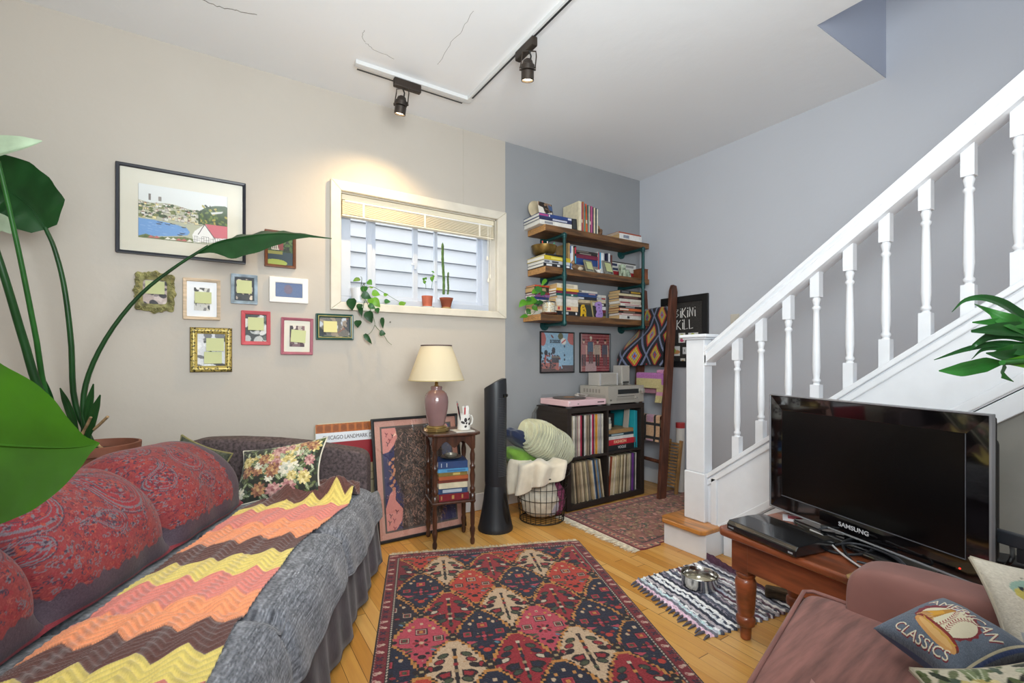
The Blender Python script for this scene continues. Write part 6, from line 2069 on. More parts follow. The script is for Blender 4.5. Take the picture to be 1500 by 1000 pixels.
# colour bands run across with a slant; bu = distance along the blanket corrected for the slant
skew = .13
nteeth = 4.3
tri = np.abs(((vv * nteeth) % 1) * 2 - 1)
bu = uu + skew * (vv - .5) * 1.0 - .055 * tri
BR, YL, PK, OR = '#5d3a34', '#dcc66c', '#d97f72', '#ea9466'
OR2 = '#e2884f'
seq = [(-1, BR), (.41, YL), (.485, PK), (.675, OR), (.865, BR), (1.01, YL), (1.145, PK), (1.30, OR), (1.44, BR), (1.565, YL), (1.68, PK), (1.79, OR), (1.90, BR)]
col = np.zeros((HB_, WB_, 3))
for st_, c in seq:
    col[bu > st_] = hx(c)
rows = ((bu / .0115).astype(int) % 2)[..., None]
col = np.clip(col * (.93 + .10 * rows) + g.normal(0, .012, (HB_, WB_, 1)), 0, 1)
Zb = Zb + .0022 * np.sin(bu * 2 * math.pi / .023)
cb = thing('chevron_blanket', 'zigzag striped crochet blanket in brown, yellow, pink and orange along the sofa seat', 'blanket', (FX, FY, .001), FR)
painted('crochet_fabric', col, (V, uu + 0 * vv, Zb), mat('chevron_wool', attr=True, rough=.95, bump=.6, bscale=120, sheen=.3, var=.12, vscale=140), cb, solid=.005)


# ---------------------------------------------------------------- cushions
def pillow(name, label, w_, h, t, cv_, back, M_, piping=None, group=None, mat_=None, pinch=.12, n=None):
    """square cushion: painted front, plain back, corners drawn out; M_ places it (local x right, y up, z out of its face)"""
    o = thing(name, label, 'cushion', M_.to_translation(), group=group)
    o.rotation_euler = M_.to_euler()
    hh, ww = cv_.H, cv_.W
    U_, V_ = np.meshgrid(np.linspace(-1, 1, ww), np.linspace(1, -1, hh))
    X_ = U_ * (1 - pinch * (1 - V_ ** 2) * np.abs(U_) ** 3) * w_ / 2
    Y_ = V_ * (1 - pinch * (1 - U_ ** 2) * np.abs(V_) ** 3) * h / 2
    th_ = t / 2 * (np.clip((1 - U_ ** 2) * (1 - V_ ** 2), 0, 1) ** .42)
    wr_ = .003 * np.sin(U_ * 7 + V_ * 5) * (1 - U_ ** 2) * (1 - V_ ** 2)
    painted('cushion_cover', cv_, (X_, Y_, th_ + wr_), mat_ or mat('tapestry_cloth', attr=True, rough=.9, bump=.5, bscale=150, sheen=.2), o)
    cb_ = Canvas(1, 1, 40, 40, back)
    U_, V_ = np.meshgrid(np.linspace(-1, 1, 40), np.linspace(1, -1, 40))
    X_ = U_ * (1 - pinch * (1 - V_ ** 2) * np.abs(U_) ** 3) * w_ / 2
    Y_ = V_ * (1 - pinch * (1 - U_ ** 2) * np.abs(V_) ** 3) * h / 2
    th_ = -t / 2 * (np.clip((1 - U_ ** 2) * (1 - V_ ** 2), 0, 1) ** .42)
    painted('cushion_back', cb_, (X_, Y_, th_), mat('cushion_back_cloth', attr=True, rough=.9, sheen=.2), o, back=True)
    if piping:
        e_ = np.linspace(-1, 1, 20)
        P = [(a * w_ / 2, (1 - pinch * (1 - a * a)) * h / 2, 0) for a in e_] + [((1 - pinch * (1 - a * a)) * w_ / 2, a * h / 2, 0) for a in e_[::-1][1:]] + [(a * w_ / 2, -(1 - pinch * (1 - a * a)) * h / 2, 0) for a in e_[::-1][1:]] + [(-(1 - pinch * (1 - a * a)) * w_ / 2, a * h / 2, 0) for a in e_[1:]]
        MB().tube(P, .0045, 6).build('piping', flat(piping, .8), o, smooth=60)
    return o


def floral(w_, h, bg, seed, n=17):
    cv_ = Canvas(w_, h, 150, int(150 * h / w_), bg)
    q = random.Random(seed)
    for _ in range(260):
        cv_.ell(q.uniform(0, w_), q.uniform(0, h), .014, .006, q.choice(['#3c4a2e', '#2a3324', '#56623a', '#1d211c', '#6a7350', '#4a5a4a']), q.uniform(0, 3))
    for k in range(n):
        x, y = q.uniform(.03, w_ - .03), q.uniform(.03, h - .03)
        if k < 5:
            x, y = [(.30, .08), (.36, .05), (.20, .10), (.12, .15), (.33, .20)][k][0] * w_ / .4, [(.30, .08), (.36, .05), (.20, .10), (.12, .15), (.33, .20)][k][1]
        kind = k % 4
        pal = [['#b98a86', '#a06a6c', '#caa49a', '#8a5a58'], ['#cdbd7c', '#b9a763', '#ded09a', '#9a8a50'], ['#d5d0bd', '#bfc0b0', '#e2dcc8', '#98a090'], ['#9a6a50', '#b58a5e', '#7a4f40', '#c2a070']][kind]
        R_ = q.uniform(.022, .04)
        for ring, rr_ in enumerate((1.0, .7, .4)):
            for i in range(9 - 2 * ring):
                a = 2 * math.pi * i / (9 - 2 * ring) + ring
                cv_.ell(x + R_ * rr_ * .7 * math.cos(a), y + R_ * rr_ * .7 * math.sin(a), R_ * .36, R_ * .22, pal[(i + ring) % 3], a)
        cv_.ell(x, y, R_ * .22, R_ * .22, pal[3])
        for i in range(3):
            a = q.uniform(0, 6.28)
            cv_.ell(x + R_ * 1.4 * math.cos(a), y + R_ * 1.4 * math.sin(a), R_ * .5, R_ * .24, q.choice(['#7d8a62', '#5d6b48', '#9aa384']), a)
            cv_.line([(x + R_ * .9 * math.cos(a), y + R_ * .9 * math.sin(a)), (x + R_ * 1.8 * math.cos(a), y + R_ * 1.8 * math.sin(a))], .002, '#c8ccb0')
    cv_.grain(.02, seed)
    return cv_


# frame for a cushion: right = towards the sofa front (-local x), out of face = +local y of the sofa, reclined
def frame_m(origin, right, up):
    r_, u2 = Vector(right).normalized(), Vector(up).normalized()
    o_ = r_.cross(u2).normalized()
    u2 = o_.cross(r_)
    return Matrix.Translation(origin) @ Matrix((r_, u2, o_)).transposed().to_4x4()


pr_ = SM.to_3x3() @ Vector((-1, .10, .17))
pu_ = SM.to_3x3() @ Vector((-.12, -.62, .80))
pillow('floral_cushion', 'dark floral tapestry cushion with cream piping leaning on the sofa arm', .43, .30, .10, floral(.43, .30, '#262a22', 4, 34), '#3a3a34', frame_m(SM @ Vector((.395, .28, .604)), pr_, pu_), piping='#ddd6c4')
cvd = Canvas(1, 1, 40, 40, '#43483a')
cvd.grain(.05)
pillow('green_cushion', 'dark olive cushion wedged behind the end of the red paisley throw', .27, .26, .08, cvd, '#3f4436', frame_m(SM @ Vector((.79, .255, .615)), SM.to_3x3() @ Vector((-1, .15, -.35)), SM.to_3x3() @ Vector((-.3, -.05, 1))), piping='#8b8458')

# ================================================================ rugs
M_pile = mat('wool_pile', attr=True, rough=.95, bump=.5, bscale=220, var=.3, vscale=260, sheen=.15)


def fringe(o, x0, x1, y, l_, n, col, seed, z=.004, along='x'):
    """knotted warp ends lying on the floor along one edge"""
    q = random.Random(seed)
    mbx = MB()
    for k in range(n):
        x = x0 + (x1 - x0) * (k + q.uniform(.1, .9)) / n
        d, b_ = q.uniform(-.012, .012), l_ * q.uniform(.6, 1.1)
        P = [(x, y, z), (x + d * .4, y + b_ * .5, z * .6), (x + d, y + b_, .0018)]
        if along == 'y':
            P = [(y_, x_, z_) for x_, y_, z_ in P]
        mbx.tube(P, [.0024, .0022, .0012], 4, cap=False)
    return mbx.build('fringe', mat('cream_warp_fringe', col, .95, var=.15, vscale=40), o)


RW_, RL_ = 1.165, 2.0
cv = Canvas(RW_, RL_, 364, 625, '#1b1c30')
NAVY, MAR, CRM, COR, RD, PNK, OR_, GRN, DK, BLU = '#1c2038', '#7f1f2b', '#d2b596', '#c03d2f', '#9c2430', '#c1485a', '#c98a45', '#48513a', '#20141a', '#5b8296'
r = random.Random(2)
bd = .055


def stepped(cx, cy, a, t, b_, n=7):
    """lozenge with a rounded shoulder above and stepped sides below"""
    key = [(0, -t), (.22 * a, -.94 * t), (.44 * a, -.76 * t), (.64 * a, -.55 * t), (.84 * a, -.28 * t), (a, 0), (.97 * a, .10 * b_), (.78 * a, .26 * b_), (.55 * a, .45 * b_), (.34 * a, .64 * b_), (.15 * a, .84 * b_), (0, b_)]
    P, st_ = [], .011
    for (x0, y0), (x1, y1) in zip(key[:-1], key[1:]):
        for i in range(4):
            x, y = x0 + (x1 - x0) * i / 4, y0 + (y1 - y0) * i / 4
            x, y = round(x / st_) * st_, round(y / st_) * st_
            if P and P[-1][0] != x and P[-1][1] != y:
                P.append((P[-1][0], y))
            P.append((x, y))
    return [(cx + x, cy + y) for x, y in P] + [(cx - x, cy + y) for x, y in P[::-1]]


def shrub(cx, cy, s_, bg):
    c1, c2, c3 = (RD, DK, GRN) if bg == CRM else (NAVY, PNK, GRN)
    if bg == MAR or bg == RD:
        c1, c2, c3 = NAVY, '#cfc0aa', '#3c4a3c'
    cv.line([(cx, cy - .10 * s_), (cx, cy + .12 * s_)], .010, DK)
    for k, (y, w_, c) in enumerate(((-.075, .045, c3), (-.04, .06, c1), (-.005, .07, c2), (.035, .055, c1), (.07, .035, c3))):
        for sg in (-1, 1):
            cv.ell(cx + sg * w_ * s_, cy + y * s_, .024 * s_, .015 * s_, DK, .5 * sg)
            cv.ell(cx + sg * w_ * s_, cy + y * s_, .018 * s_, .010 * s_, c, .5 * sg)
    for k, y in enumerate((-.11, -.06, -.02, .02, .06, .10)):
        cv.rect(cx - .009, cy + y * s_ - .008, cx + .009, cy + y * s_ + .008, (c2, OR_, c1, '#a08868', c2, c3)[k])
    for sg in (-1, 1):
        cv.poly([(cx + sg * .02, cy + .015), (cx + sg * .075 * s_, cy + .03), (cx + sg * .06 * s_, cy + .065 * s_), (cx + sg * .02, cy + .05 * s_)], DK)
        cv.poly([(cx + sg * .026, cy + .024), (cx + sg * .064 * s_, cy + .034), (cx + sg * .052 * s_, cy + .055 * s_), (cx + sg * .026, cy + .045 * s_)], c1)
        cv.ell(cx + sg * .095 * s_, cy - .005, .014, .02, DK)
        cv.ell(cx + sg * .095 * s_, cy - .005, .009, .014, c1)


def boxes(cx, cy, s_, bg):
    ln = '#d0b9a6' if bg != NAVY else PNK
    fill = RD if bg == NAVY else (MAR if bg != MAR else NAVY)
    for x, y, w_ in ((0, -.055, .026), (-.068, -.0, .021), (.068, .0, .021)):
        cv.rect(cx + (x - w_) * s_, cy + (y - w_ * .9) * s_, cx + (x + w_) * s_, cy + (y + w_ * .9) * s_, DK)
        cv.rect(cx + (x - w_ * .82) * s_, cy + (y - w_ * .7) * s_, cx + (x + w_ * .82) * s_, cy + (y + w_ * .7) * s_, ln)
        cv.rect(cx + (x - w_ * .66) * s_, cy + (y - w_ * .55) * s_, cx + (x + w_ * .66) * s_, cy + (y + w_ * .55) * s_, fill)
        cv.rect(cx + (x - .008) * s_, cy + (y - .008) * s_, cx + (x + .008) * s_, cy + (y + .008) * s_, GRN if x else OR_)
    for k in range(8):
        a = k * math.pi / 4
        cv.ell(cx + .026 * math.cos(a), cy + .022 + .022 * math.sin(a), .011, .007, DK if k % 2 else (RD if bg != COR else NAVY), a)
    cv.ell(cx, cy + .022, .010, .009, PNK if bg != PNK else CRM)
    for sg in (-1, 1):
        cv.ell(cx + sg * .05 * s_, cy - .075, .008, .010, CRM)
        cv.ell(cx + sg * .045, cy + .075, .012, .006, BLU if sg > 0 else GRN, .5 * sg)
        cv.ell(cx + sg * .022, cy + .095, .010, .008, RD if bg == NAVY else DK)
        cv.poly([(cx + sg * .03, cy + .055), (cx + sg * .085 * s_, cy + .045), (cx + sg * .06, cy + .07)], GRN if bg != NAVY else PNK)
        cv.rect(cx + sg * .035 - .006, cy - .105, cx + sg * .035 + .006, cy - .09, OR_)
    cv.ell(cx, cy + .115, .016, .014, COR if bg == NAVY else DK)
    cv.rect(cx - .007, cy - .125, cx + .007, cy - .108, CRM)


rows = [(.045, 0, [COR, NAVY, COR, NAVY]), (.255, 1, [CRM, RD, CRM, RD]), (.455, 0, [NAVY, COR, NAVY, COR]), (.685, 1, [RD, CRM, RD, NAVY]), (.88, 0, [PNK, NAVY, PNK, NAVY]), (1.08, 1, [CRM, RD, CRM, NAVY]),
        (1.29, 0, [COR, NAVY, NAVY, RD]), (1.50, 1, [NAVY, CRM, RD, CRM]), (1.71, 0, [NAVY, PNK, NAVY, COR]), (1.92, 1, [RD, CRM, RD, CRM])]
pit = .2545
for y, off_, cols in rows:
    for i in range(-1, 5):
        cx = (.185 if not off_ else .3105) + i * pit
        c = cols[i % 4] if 0 <= i < 4 else (RD if not off_ else NAVY)
        if off_ and i == -1:
            c = MAR if y < .4 else (NAVY if y > .9 else '#241a2c')
        cv.poly(stepped(cx, y, .134, .190, .206), DK)
        cv.poly(stepped(cx, y, .128, .184, .200), OR_)
        cv.poly(stepped(cx, y, .118, .173, .188), DK)
        cv.poly(stepped(cx, y, .114, .168, .183), c)
        if c in (CRM, RD, MAR):
            shrub(cx, y, 1.0, c)
        else:
            boxes(cx, y, 1.0, c)
for y, off_, cols in rows:                                # dark knots where four lozenges meet
    for i in range(-1, 6):
        cx = (.185 if not off_ else .3105) + (i - .5) * pit
        for dx, dy, c in ((0, 0, DK), (-.018, .0, DK), (.018, 0, DK), (0, -.016, DK), (0, .016, DK)):
            cv.ell(cx + dx, y + .005 + dy, .014, .012, c)
        cv.rect(cx - .008, y, cx + .008, y + .010, '#b09a70')
        cv.rect(cx - .022, y + .02, cx - .012, y + .03, GRN)
        cv.rect(cx + .012, y - .026, cx + .022, y - .016, PNK)
for _ in range(500):                                      # abrash and stray tufts
    cv.ell(r.uniform(bd, RW_ - bd), r.uniform(bd, RL_ - bd), .003, .003, r.choice([DK, '#b9a48c', RD, OR_, GRN]))
edge_d = np.minimum(np.minimum(cv.X, RW_ - cv.X), np.minimum(cv.Y, RL_ - cv.Y))
cv.a[edge_d < bd + .012] = hx('#17131c')
alt = (((cv.X + cv.Y) / .008).astype(int) % 2) == 0
cv.a[(edge_d < bd + .009) & (edge_d > bd + .003) & alt] = hx('#cdbfae')
cv.a[edge_d < bd] = hx('#7d2430')
for k in range(46):
    for side in range(2):
        yk = .03 + k * (RL_ - .06) / 45
        x = bd * .52 if side == 0 else RW_ - bd * .52
        t_ = (k // 2) % 2
        sg = 1 if k % 2 else -1
        if t_ == 0:
            cv.ell(x - .006, yk, .012, .009, '#cfa79a', .5 * sg)
            cv.ell(x + .007, yk + .004 * sg, .008, .007, '#d8b9a8')
            cv.ell(x - .010, yk, .004, .003, RD)
        else:
            for a in range(4):
                cv.ell(x + .009 * math.cos(a * 1.57 + .8), yk + .009 * math.sin(a * 1.57 + .8), .007, .004, NAVY, a * 1.57 + .8)
            cv.ell(x + .016, yk, .006, .004, '#5c4636')
for k in range(26):
    x = .05 + k * (RW_ - .1) / 25
    for y in (bd * .5, RL_ - bd * .5):
        if k % 4 < 2:
            cv.ell(x, y, .011, .009, '#cf8f86', .4)
        else:
            cv.ell(x, y, .011, .006, NAVY, .8)
            cv.ell(x, y, .006, .011, DK, .8)
cv.a[(edge_d < .009)] = hx('#2a1519')
cv.a[(edge_d < .012) & (edge_d > .009) & alt] = hx('#a08a80')
cv.grain(.035, 9)
cv.a *= .88
rg = thing('patterned_rug', 'large red and navy lozenge patterned wool rug in the middle of the floor', 'rug', (.868, 2.703, .0008), math.atan2(-.363, .932))
P = plate(cv, (0, 0, .008), (RW_, 0, 0), (0, -RL_, 0))
zz_ = np.full(P[0].shape, .008)
zz_ += .0016 * np.sin(P[0] * 9 + P[1] * 5) * 1.0
zz_[0], zz_[-1], zz_[:, 0], zz_[:, -1] = 0, 0, 0, 0
painted('pile', cv, (P[0] + 0 * P[1], P[1] + 0 * P[0], zz_), M_pile, rg, smooth=True)
fringe(rg, .005, RW_ - .005, .0, .046, 420, '#d6cbb4', 3)

# small worn rug in the corner
SW, SH2 = 1.27, .78
cv = Canvas(SW, SH2, 320, 200, '#8c5a4c')
r = random.Random(17)
pal2 = ['#a5675c', '#6d5a44', '#8f7a56', '#b57a6c', '#4f4638', '#9c8560', '#7a4a44', '#b38a6c', '#3f4a42', '#c08a7c']
for _ in range(900):
    x, y = r.uniform(0, SW), r.uniform(0, SH2)
    cv.ell(x, y, r.uniform(.010, .028), r.uniform(.005, .014), r.choice(pal2), r.uniform(0, 3))
for i in range(6):
    for j in range(4):
        x, y = .12 + i * .21 + (j % 2) * .1, .1 + j * .19
        for k in range(8):
            a = k * .785
            cv.ell(x + .035 * math.cos(a), y + .028 * math.sin(a), .018, .008, r.choice(['#3d4a44', '#4c3a34', '#5c5a40']), a)
        cv.ell(x, y, .022, .018, '#c07a6c')
        cv.ell(x, y, .010, .008, '#4a3c38')
for _ in range(160):
    x, y, a = r.uniform(0, SW), r.uniform(0, SH2), r.uniform(0, 6.28)
    cv.line([(x + .02 * k * math.cos(a + .6 * k), y + .02 * k * math.sin(a + .6 * k)) for k in range(5)], .004, r.choice(['#3a352c', '#a08a64', '#5a4a3a']))
e2_ = np.minimum(cv.X, np.minimum(cv.Y, SH2 - cv.Y))
bandm = e2_ < .10
cv.a[bandm] = cv.a[bandm] * .35 + hx('#8a4a48') * .65
for k in range(60):
    s_ = k / 60
    for (x, y) in ((.05, s_ * SH2), (s_ * SW, SH2 - .05), (s_ * SW, .05)):
        cv.ell(x, y, .018, .010, ['#4a5a52', '#b06a5c', '#c9a07c'][k % 3], k)
cv.a[(e2_ < .105) & (e2_ > .095)] = hx('#3c2c2a')
cv.a[e2_ < .016] = hx('#6d2a30')
cv.grain(.03, 4)
sr = thing('corner_rug', 'small worn rose and olive rug with a cream fringe in front of the cube shelf', 'rug', (2.165, 2.73, .0008))
P = plate(cv, (0, 0, .007), (SW, 0, 0), (0, -SH2, 0))
bow = .035 * np.sin(np.clip(P[0] / .28, 0, 1) * math.pi / 2) - .035
YY = P[1] - np.clip(-P[1] / SH2, 0, 1) ** 3 * (.035 * np.cos((P[0] - .1) * 5) - .02 + .04 * np.clip(1 - P[0] / .12, 0, 1) * -1)
zz_ = np.full(P[0].shape, .007)
zz_[0], zz_[-1], zz_[:, 0], zz_[:, -1] = 0, 0, 0, 0
keep = np.ones(YY.shape)
painted('pile', cv, (P[0] + 0 * YY, np.maximum(YY, -.745 - .02 * (P[0] < .18)), zz_), M_pile, sr)
fringe(sr, -SH2 + .02, -.005, -.0, -.075, 190, '#d6c8a0', 8, along='y')

# rag rug: woven strips
A_, B_, C_, D_ = Vector((1.842, 1.712, 0)), Vector((1.735, 1.195, 0)), Vector((2.29, 1.115, 0)), Vector((2.383, 1.665, 0))
nu, nv_ = 200, 190
i_, j_ = np.meshgrid(np.linspace(0, 1, nu), np.linspace(0, 1, nv_))
g2 = np.random.default_rng(12)
cols = ['#6f7380', '#4a4e5c', '#c9c9d2', '#2f3442', '#a6aebc', '#8d8794', '#e0e0e4', '#3a3c48', '#93a3ad', '#7b6f80', '#b9bcc6', '#54505c', '#cbb9c4', '#5c6470', '#dcdce0', '#43323f']
cv = Canvas(1, 1, nu, nv_, '#888888')
ns = 30
seqc = ['#d9b9cc', '#6a6c78', '#b4ccd2', '#4d505c', '#a8a2a8', '#343846', '#ccd0d8', '#3a3f4e', '#e4e6ea', '#2e3240', '#8b8794', '#5c6070', '#d2d4da', '#474a58', '#9a8f9a', '#d8dade', '#5a3f50', '#b8bcc8', '#6f6a70', '#e2e2e6', '#4e5260', '#a3a0a8', '#cfd3da', '#56424f', '#dedfe3', '#7c7f8c', '#3e4250', '#c2c4cc', '#6c6470', '#4a2f40']
wob_ = .012 * np.sin(j_ * 9) + .006 * np.sin(j_ * 23)
ki = np.clip(((i_ + wob_) * ns).astype(int), 0, ns - 1)
for k in range(ns):
    m_ = ki == k
    cv.a[m_] = hx(seqc[k])
    if k % 4 in (2, 3):
        sp = m_ & (np.repeat(np.repeat(g2.random((nv_ // 5 + 1, nu // 2 + 1)), 5, 0), 2, 1)[:nv_, :nu] > .55)
        cv.a[sp] = hx(seqc[(k * 7 + 3) % ns])
cv.a = np.clip(cv.a * (1.12 + .10 * np.repeat(g2.normal(0, 1, (nv_ // 3 + 1, nu)), 3, 0)[:nv_, :, None]), 0, 1)
XY = [(A_[k] * (1 - i_) * (1 - j_) + B_[k] * (1 - i_) * j_ + D_[k] * i_ * (1 - j_) + C_[k] * i_ * j_) for k in range(2)]
ph_ = (i_ + wob_) * ns
zr = .006 + .007 * np.abs(np.sin(ph_ * math.pi)) ** .7 + .004 * np.sin(j_ * 40 + i_ * 30) ** 2 + .035 * np.exp(-((1 - i_) / .03) ** 2) * np.clip(1 - j_ * 1.3, 0, 1)
edge_w = .006 * np.sin(ph_ * 3.1)
zr[0], zr[-1], zr[:, 0] = .001, .001, .001
rr_ = thing('rag_rug', 'grey, white and navy striped rag rug under the steel bowl', 'rug', (1.84, 1.2, .0006))
painted('woven_rags', cv, (XY[0] - 1.84, XY[1] + edge_w * (j_ - .5) * 2 - 1.2, zr), mat('rag_weave', attr=True, rough=.95, bump=.6, bscale=150), rr_)
fm = MB()
for k in range(20):
    p_ = A_.lerp(B_, (k + .5) / 20)
    d = Vector((-.035 - .02 * rnd.random(), .01 - .02 * rnd.random(), 0))
    fm.tube([tuple(p_ - Vector((1.84, 1.2, -.006))), tuple(p_ + d * .5 - Vector((1.84, 1.2, -.007))), tuple(p_ + d - Vector((1.84, 1.2, -.003)))], [.006, .006, .002], 5)
fm.build('fringe', mat('grey_rag_fringe', '#5d5c68', .95), rr_, smooth=60)

bw = thing('steel_bowl', 'round stainless steel dog bowl on the rag rug', 'bowl', (2.062, 1.487, .0155))
M_steel = mat('polished_steel', '#c4c2be', .16, metal=1.0)
MB().lathe([(.074, 0), (.083, .002), (.085, .01), (.0865, .058), (.089, .061), (.087, .0635), (.083, .060), (.081, .012), (.07, .006), (.002, .005)], n=48).build('bowl', M_steel, bw, smooth=50)
MB().lathe([(.0, .013), (.0795, .0135)][::-1], n=40).build('water', mat('water_film', '#b9b29a', .05, metal=.2, spec=.8), bw)
t = thing('wooden_block', 'dark weathered wooden block lying at the rag rug edge under the tea-brown table', 'wood block', (2.262, 1.205, .014), R(-62))
M_log = mat('weathered_dark_wood', '#4d4030', .8, var=.45, vscale=16, stretch=(1, 4, 4), bump=.6, bscale=50)
MB().box((-.0, 0, .028), (.11, .05, .05)).build('block', M_log, t, bevel=.012)
MB().box((.085, .008, .03), (.08, .052, .056)).build('block', M_log, t, bevel=.014)

# ================================================================ long table with the television
M_tab = mat('red_brown_painted_wood', '#87472a', .3, var=.28, vscale=3, stretch=(8, 1.2, 8), coat=.35, bump=.12, bscale=30)
TX, TY, TR = 1.778, 1.212, R(-5.7)
TH_ = .45
tt_ = thing('long_table', 'long low reddish brown table with turned legs under the television', 'table', (TX, TY, .001), TR)
TWd, TLn = .50, 1.12
ov_ = [(.03, 0), (TWd - .03, 0), (TWd, -.03), (TWd, -TLn), (0, -TLn), (0, -.03)]
MB().prism(ov_, (0, 0, TH_ - .031), (1, 0, 0), (0, 1, 0), .03).build('table_top', M_tab, tt_, bevel=.011, seg=4)
MB().b2((.045, -TLn + .1, TH_ - .155), (.068, -.12, TH_ - .031)).build('apron', M_tab, tt_, bevel=.003)
MB().b2((TWd - .068, -TLn + .1, TH_ - .155), (TWd - .045, -.12, TH_ - .031)).build('apron', M_tab, tt_, bevel=.003)
for y in (-.075, -TLn + .06):
    MB().b2((.11, y - .011, TH_ - .155), (TWd - .11, y + .011, TH_ - .031)).build('apron', M_tab, tt_, bevel=.003)
lpf = [(.016, 0), (.020, .004), (.023, .05), (.0225, .055), (.034, .06), (.038, .075), (.036, .092), (.028, .10), (.033, .112), (.037, .16), (.040, .21), (.041, .235), (.036, .25), (.030, .255), (.037, .262), (.038, .272), (.030, .282)]
for x in (.085, TWd - .085):
    for y in (-.085, -TLn + .085):
        MB().lathe(lpf, (x, y, 0), 24).b2((x - .038, y - .038, .28), (x + .038, y + .038, TH_ - .032)).build('leg', M_tab, tt_, smooth=40, bevel=.0025)
TM = Matrix.Translation((TX, TY, 0)) @ Matrix.Rotation(TR, 4, 'Z')
TZ = TH_ + .0012

# television
Lv, Rv = Vector((2.167, 1.174, 0)), Vector((1.909, .406, 0))
dv = (Rv - Lv).normalized()
tv = thing('television', 'black flat screen television on a stand on the long table', 'television', (*((Lv + Rv) / 2).xy, TZ), math.atan2(dv.y, dv.x))
hw_ = (Rv - Lv).length / 2 + .004
z0, z1 = .034, .535
M_gl = mat('gloss_black_bezel', '#0b0a0c', .06, coat=1.0, spec=.6)
M_scr = mat('dark_screen', '#060607', .22, spec=.35)
M_rim = mat('clear_grey_rim', '#8f9094', .12, metal=.3)
rf = rail_frame(tv, 2 * hw_, z1 - z0, .062, .012, M_gl, name='bezel', bev=.002, inner=.002)
rf.location = (0, 0, (z0 + z1) / 2)
MB().b2((-hw_ + .06, -.0085, z0 + .06), (hw_ - .06, .004, z1 - .06)).build('screen', M_scr, tv)
il = MB()
for lo, hi in (((-hw_ + .06, -.0115, z0 + .059), (hw_ - .06, -.0085, z0 + .062)), ((hw_ - .062, -.0115, z0 + .062), (hw_ - .06, -.0085, z1 - .06))):
    il.b2(lo, hi)
il.build('screen_edge', mat('grey_screen_edge', '#55565c', .25), tv)
rm = rail_frame(tv, 2 * hw_ + .012, z1 - z0 + .012, .0065, .018, M_rim, name='outer_rim', bev=.002)
rm.location = (0, .002, (z0 + z1) / 2)
MB().b2((-hw_ + .004, .0045, z0 + .004), (hw_ - .004, .03, z1 - .004)).build('rear_shell', mat('matte_black_shell', '#17181b', .5), tv, bevel=.008)
MB().b2((-hw_ + .10, .03, z0 + .06), (hw_ - .02, .075, z1 - .07)).build('rear_housing', mat('matte_black_shell', '#17181b', .5), tv, bevel=.02, seg=3)
MB().b2((-.09, .035, .02), (.09, .065, z0 + .12)).build('stand_neck', M_gl, tv, bevel=.006)
MB().prism([(.28 * math.copysign(abs(math.cos(a)) ** .6, math.cos(a)), .105 * math.copysign(abs(math.sin(a)) ** .8, math.sin(a)) + .02) for a in np.linspace(0, 2 * math.pi, 49)[:-1]], (0, 0, .001), (1, 0, 0), (0, 1, 0), .016).build('stand_base', M_gl, tv, bevel=.006)
lg = text('SAMSUNG', tv, (-.01, -.0118, z0 + .028), (R(90), 0, 0), .023, mat('silver_logo', '#c4c4c8', .3), name='logo', ext=.0004, sx=1.15, bold=.0004)
MB().ball((hw_ - .075, -.0118, z0 + .028), .0025, 8, 6).build('standby_light', mat('red_standby_light', '#ff2018', .4, emit='#ff2a1c', estr=4), tv)
MB().b2((hw_ - .02, .035, .16), (hw_ + .17, .055, .20)).build('cable_bar', mat('dark_grey_bar', '#2c2f35', .5), tv, bevel=.004)
MB().b2((hw_ + .03, .04, .12), (hw_ + .05, .055, .16)).build('hanging_plug', flat('#202226', .5), tv, bevel=.003)


def ont(px, py, h=0.0):
    return onZ(px, py, TZ + h)


def wire(label, pts, r_, c, group='cables on the long table'):
    P = [tuple(p_) for p_ in cat([tuple(q) for q in pts], 40)]
    return tag(MB().tube(P, r_, 8).build('cable', flat(c, .45), None, smooth=60), label, 'cable', group)


up = lambda p_, h: Vector((p_.x, p_.y, p_.z + h))
wire('white cable running from the black player along the table front', [up(ont(1187, 787), .03), up(ont(1205, 797), .032), up(ont(1230, 815), .016), up(ont(1262, 834), .006), up(ont(1290, 850), .004), up(ont(1330, 872), .004)], .0035, '#b9b6b4')
wire('grey cable with a black plug lying across the stand base', [up(ont(1200, 786), .03), up(ont(1222, 783), .032), up(ont(1250, 793), .026), up(ont(1275, 805), .024), up(ont(1310, 822), .022), up(ont(1340, 846), .006)], .004, '#44464c')
wire('black cable coiled before the stand base', [up(ont(1195, 800), .006), up(ont(1225, 812), .006), up(ont(1265, 816), .012), up(ont(1285, 806), .022), up(ont(1262, 797), .022), up(ont(1235, 803), .02), up(ont(1250, 826), .006), up(ont(1290, 846), .006)], .005, '#1d1f23')
wire('second black cable tangled before the stand base', [up(ont(1210, 806), .014), up(ont(1250, 806), .026), up(ont(1300, 822), .026), up(ont(1322, 838), .02), up(ont(1290, 836), .014), up(ont(1255, 828), .014)], .0045, '#22252b')
wire('thick black cable looping out on the table past the television', [deep(1470, 778, 1.44), deep(1482, 800, 1.42), deep(1480, 822, 1.36), up(ont(1455, 850), .02), up(ont(1420, 862), .006), up(ont(1385, 858), .006), up(ont(1372, 848), .012), up(ont(1392, 842), .02)], .006, '#15171a')
pl_ = ont(1213, 783)
t = thing('cable_plug', 'black rectangular cable plug resting on the stand base', 'plug', (pl_.x, pl_.y, pl_.z + .024), R(-60))
MB().box((0, 0, .006), (.05, .022, .012)).build('plug', flat('#1a1b1e', .4), t, bevel=.002)

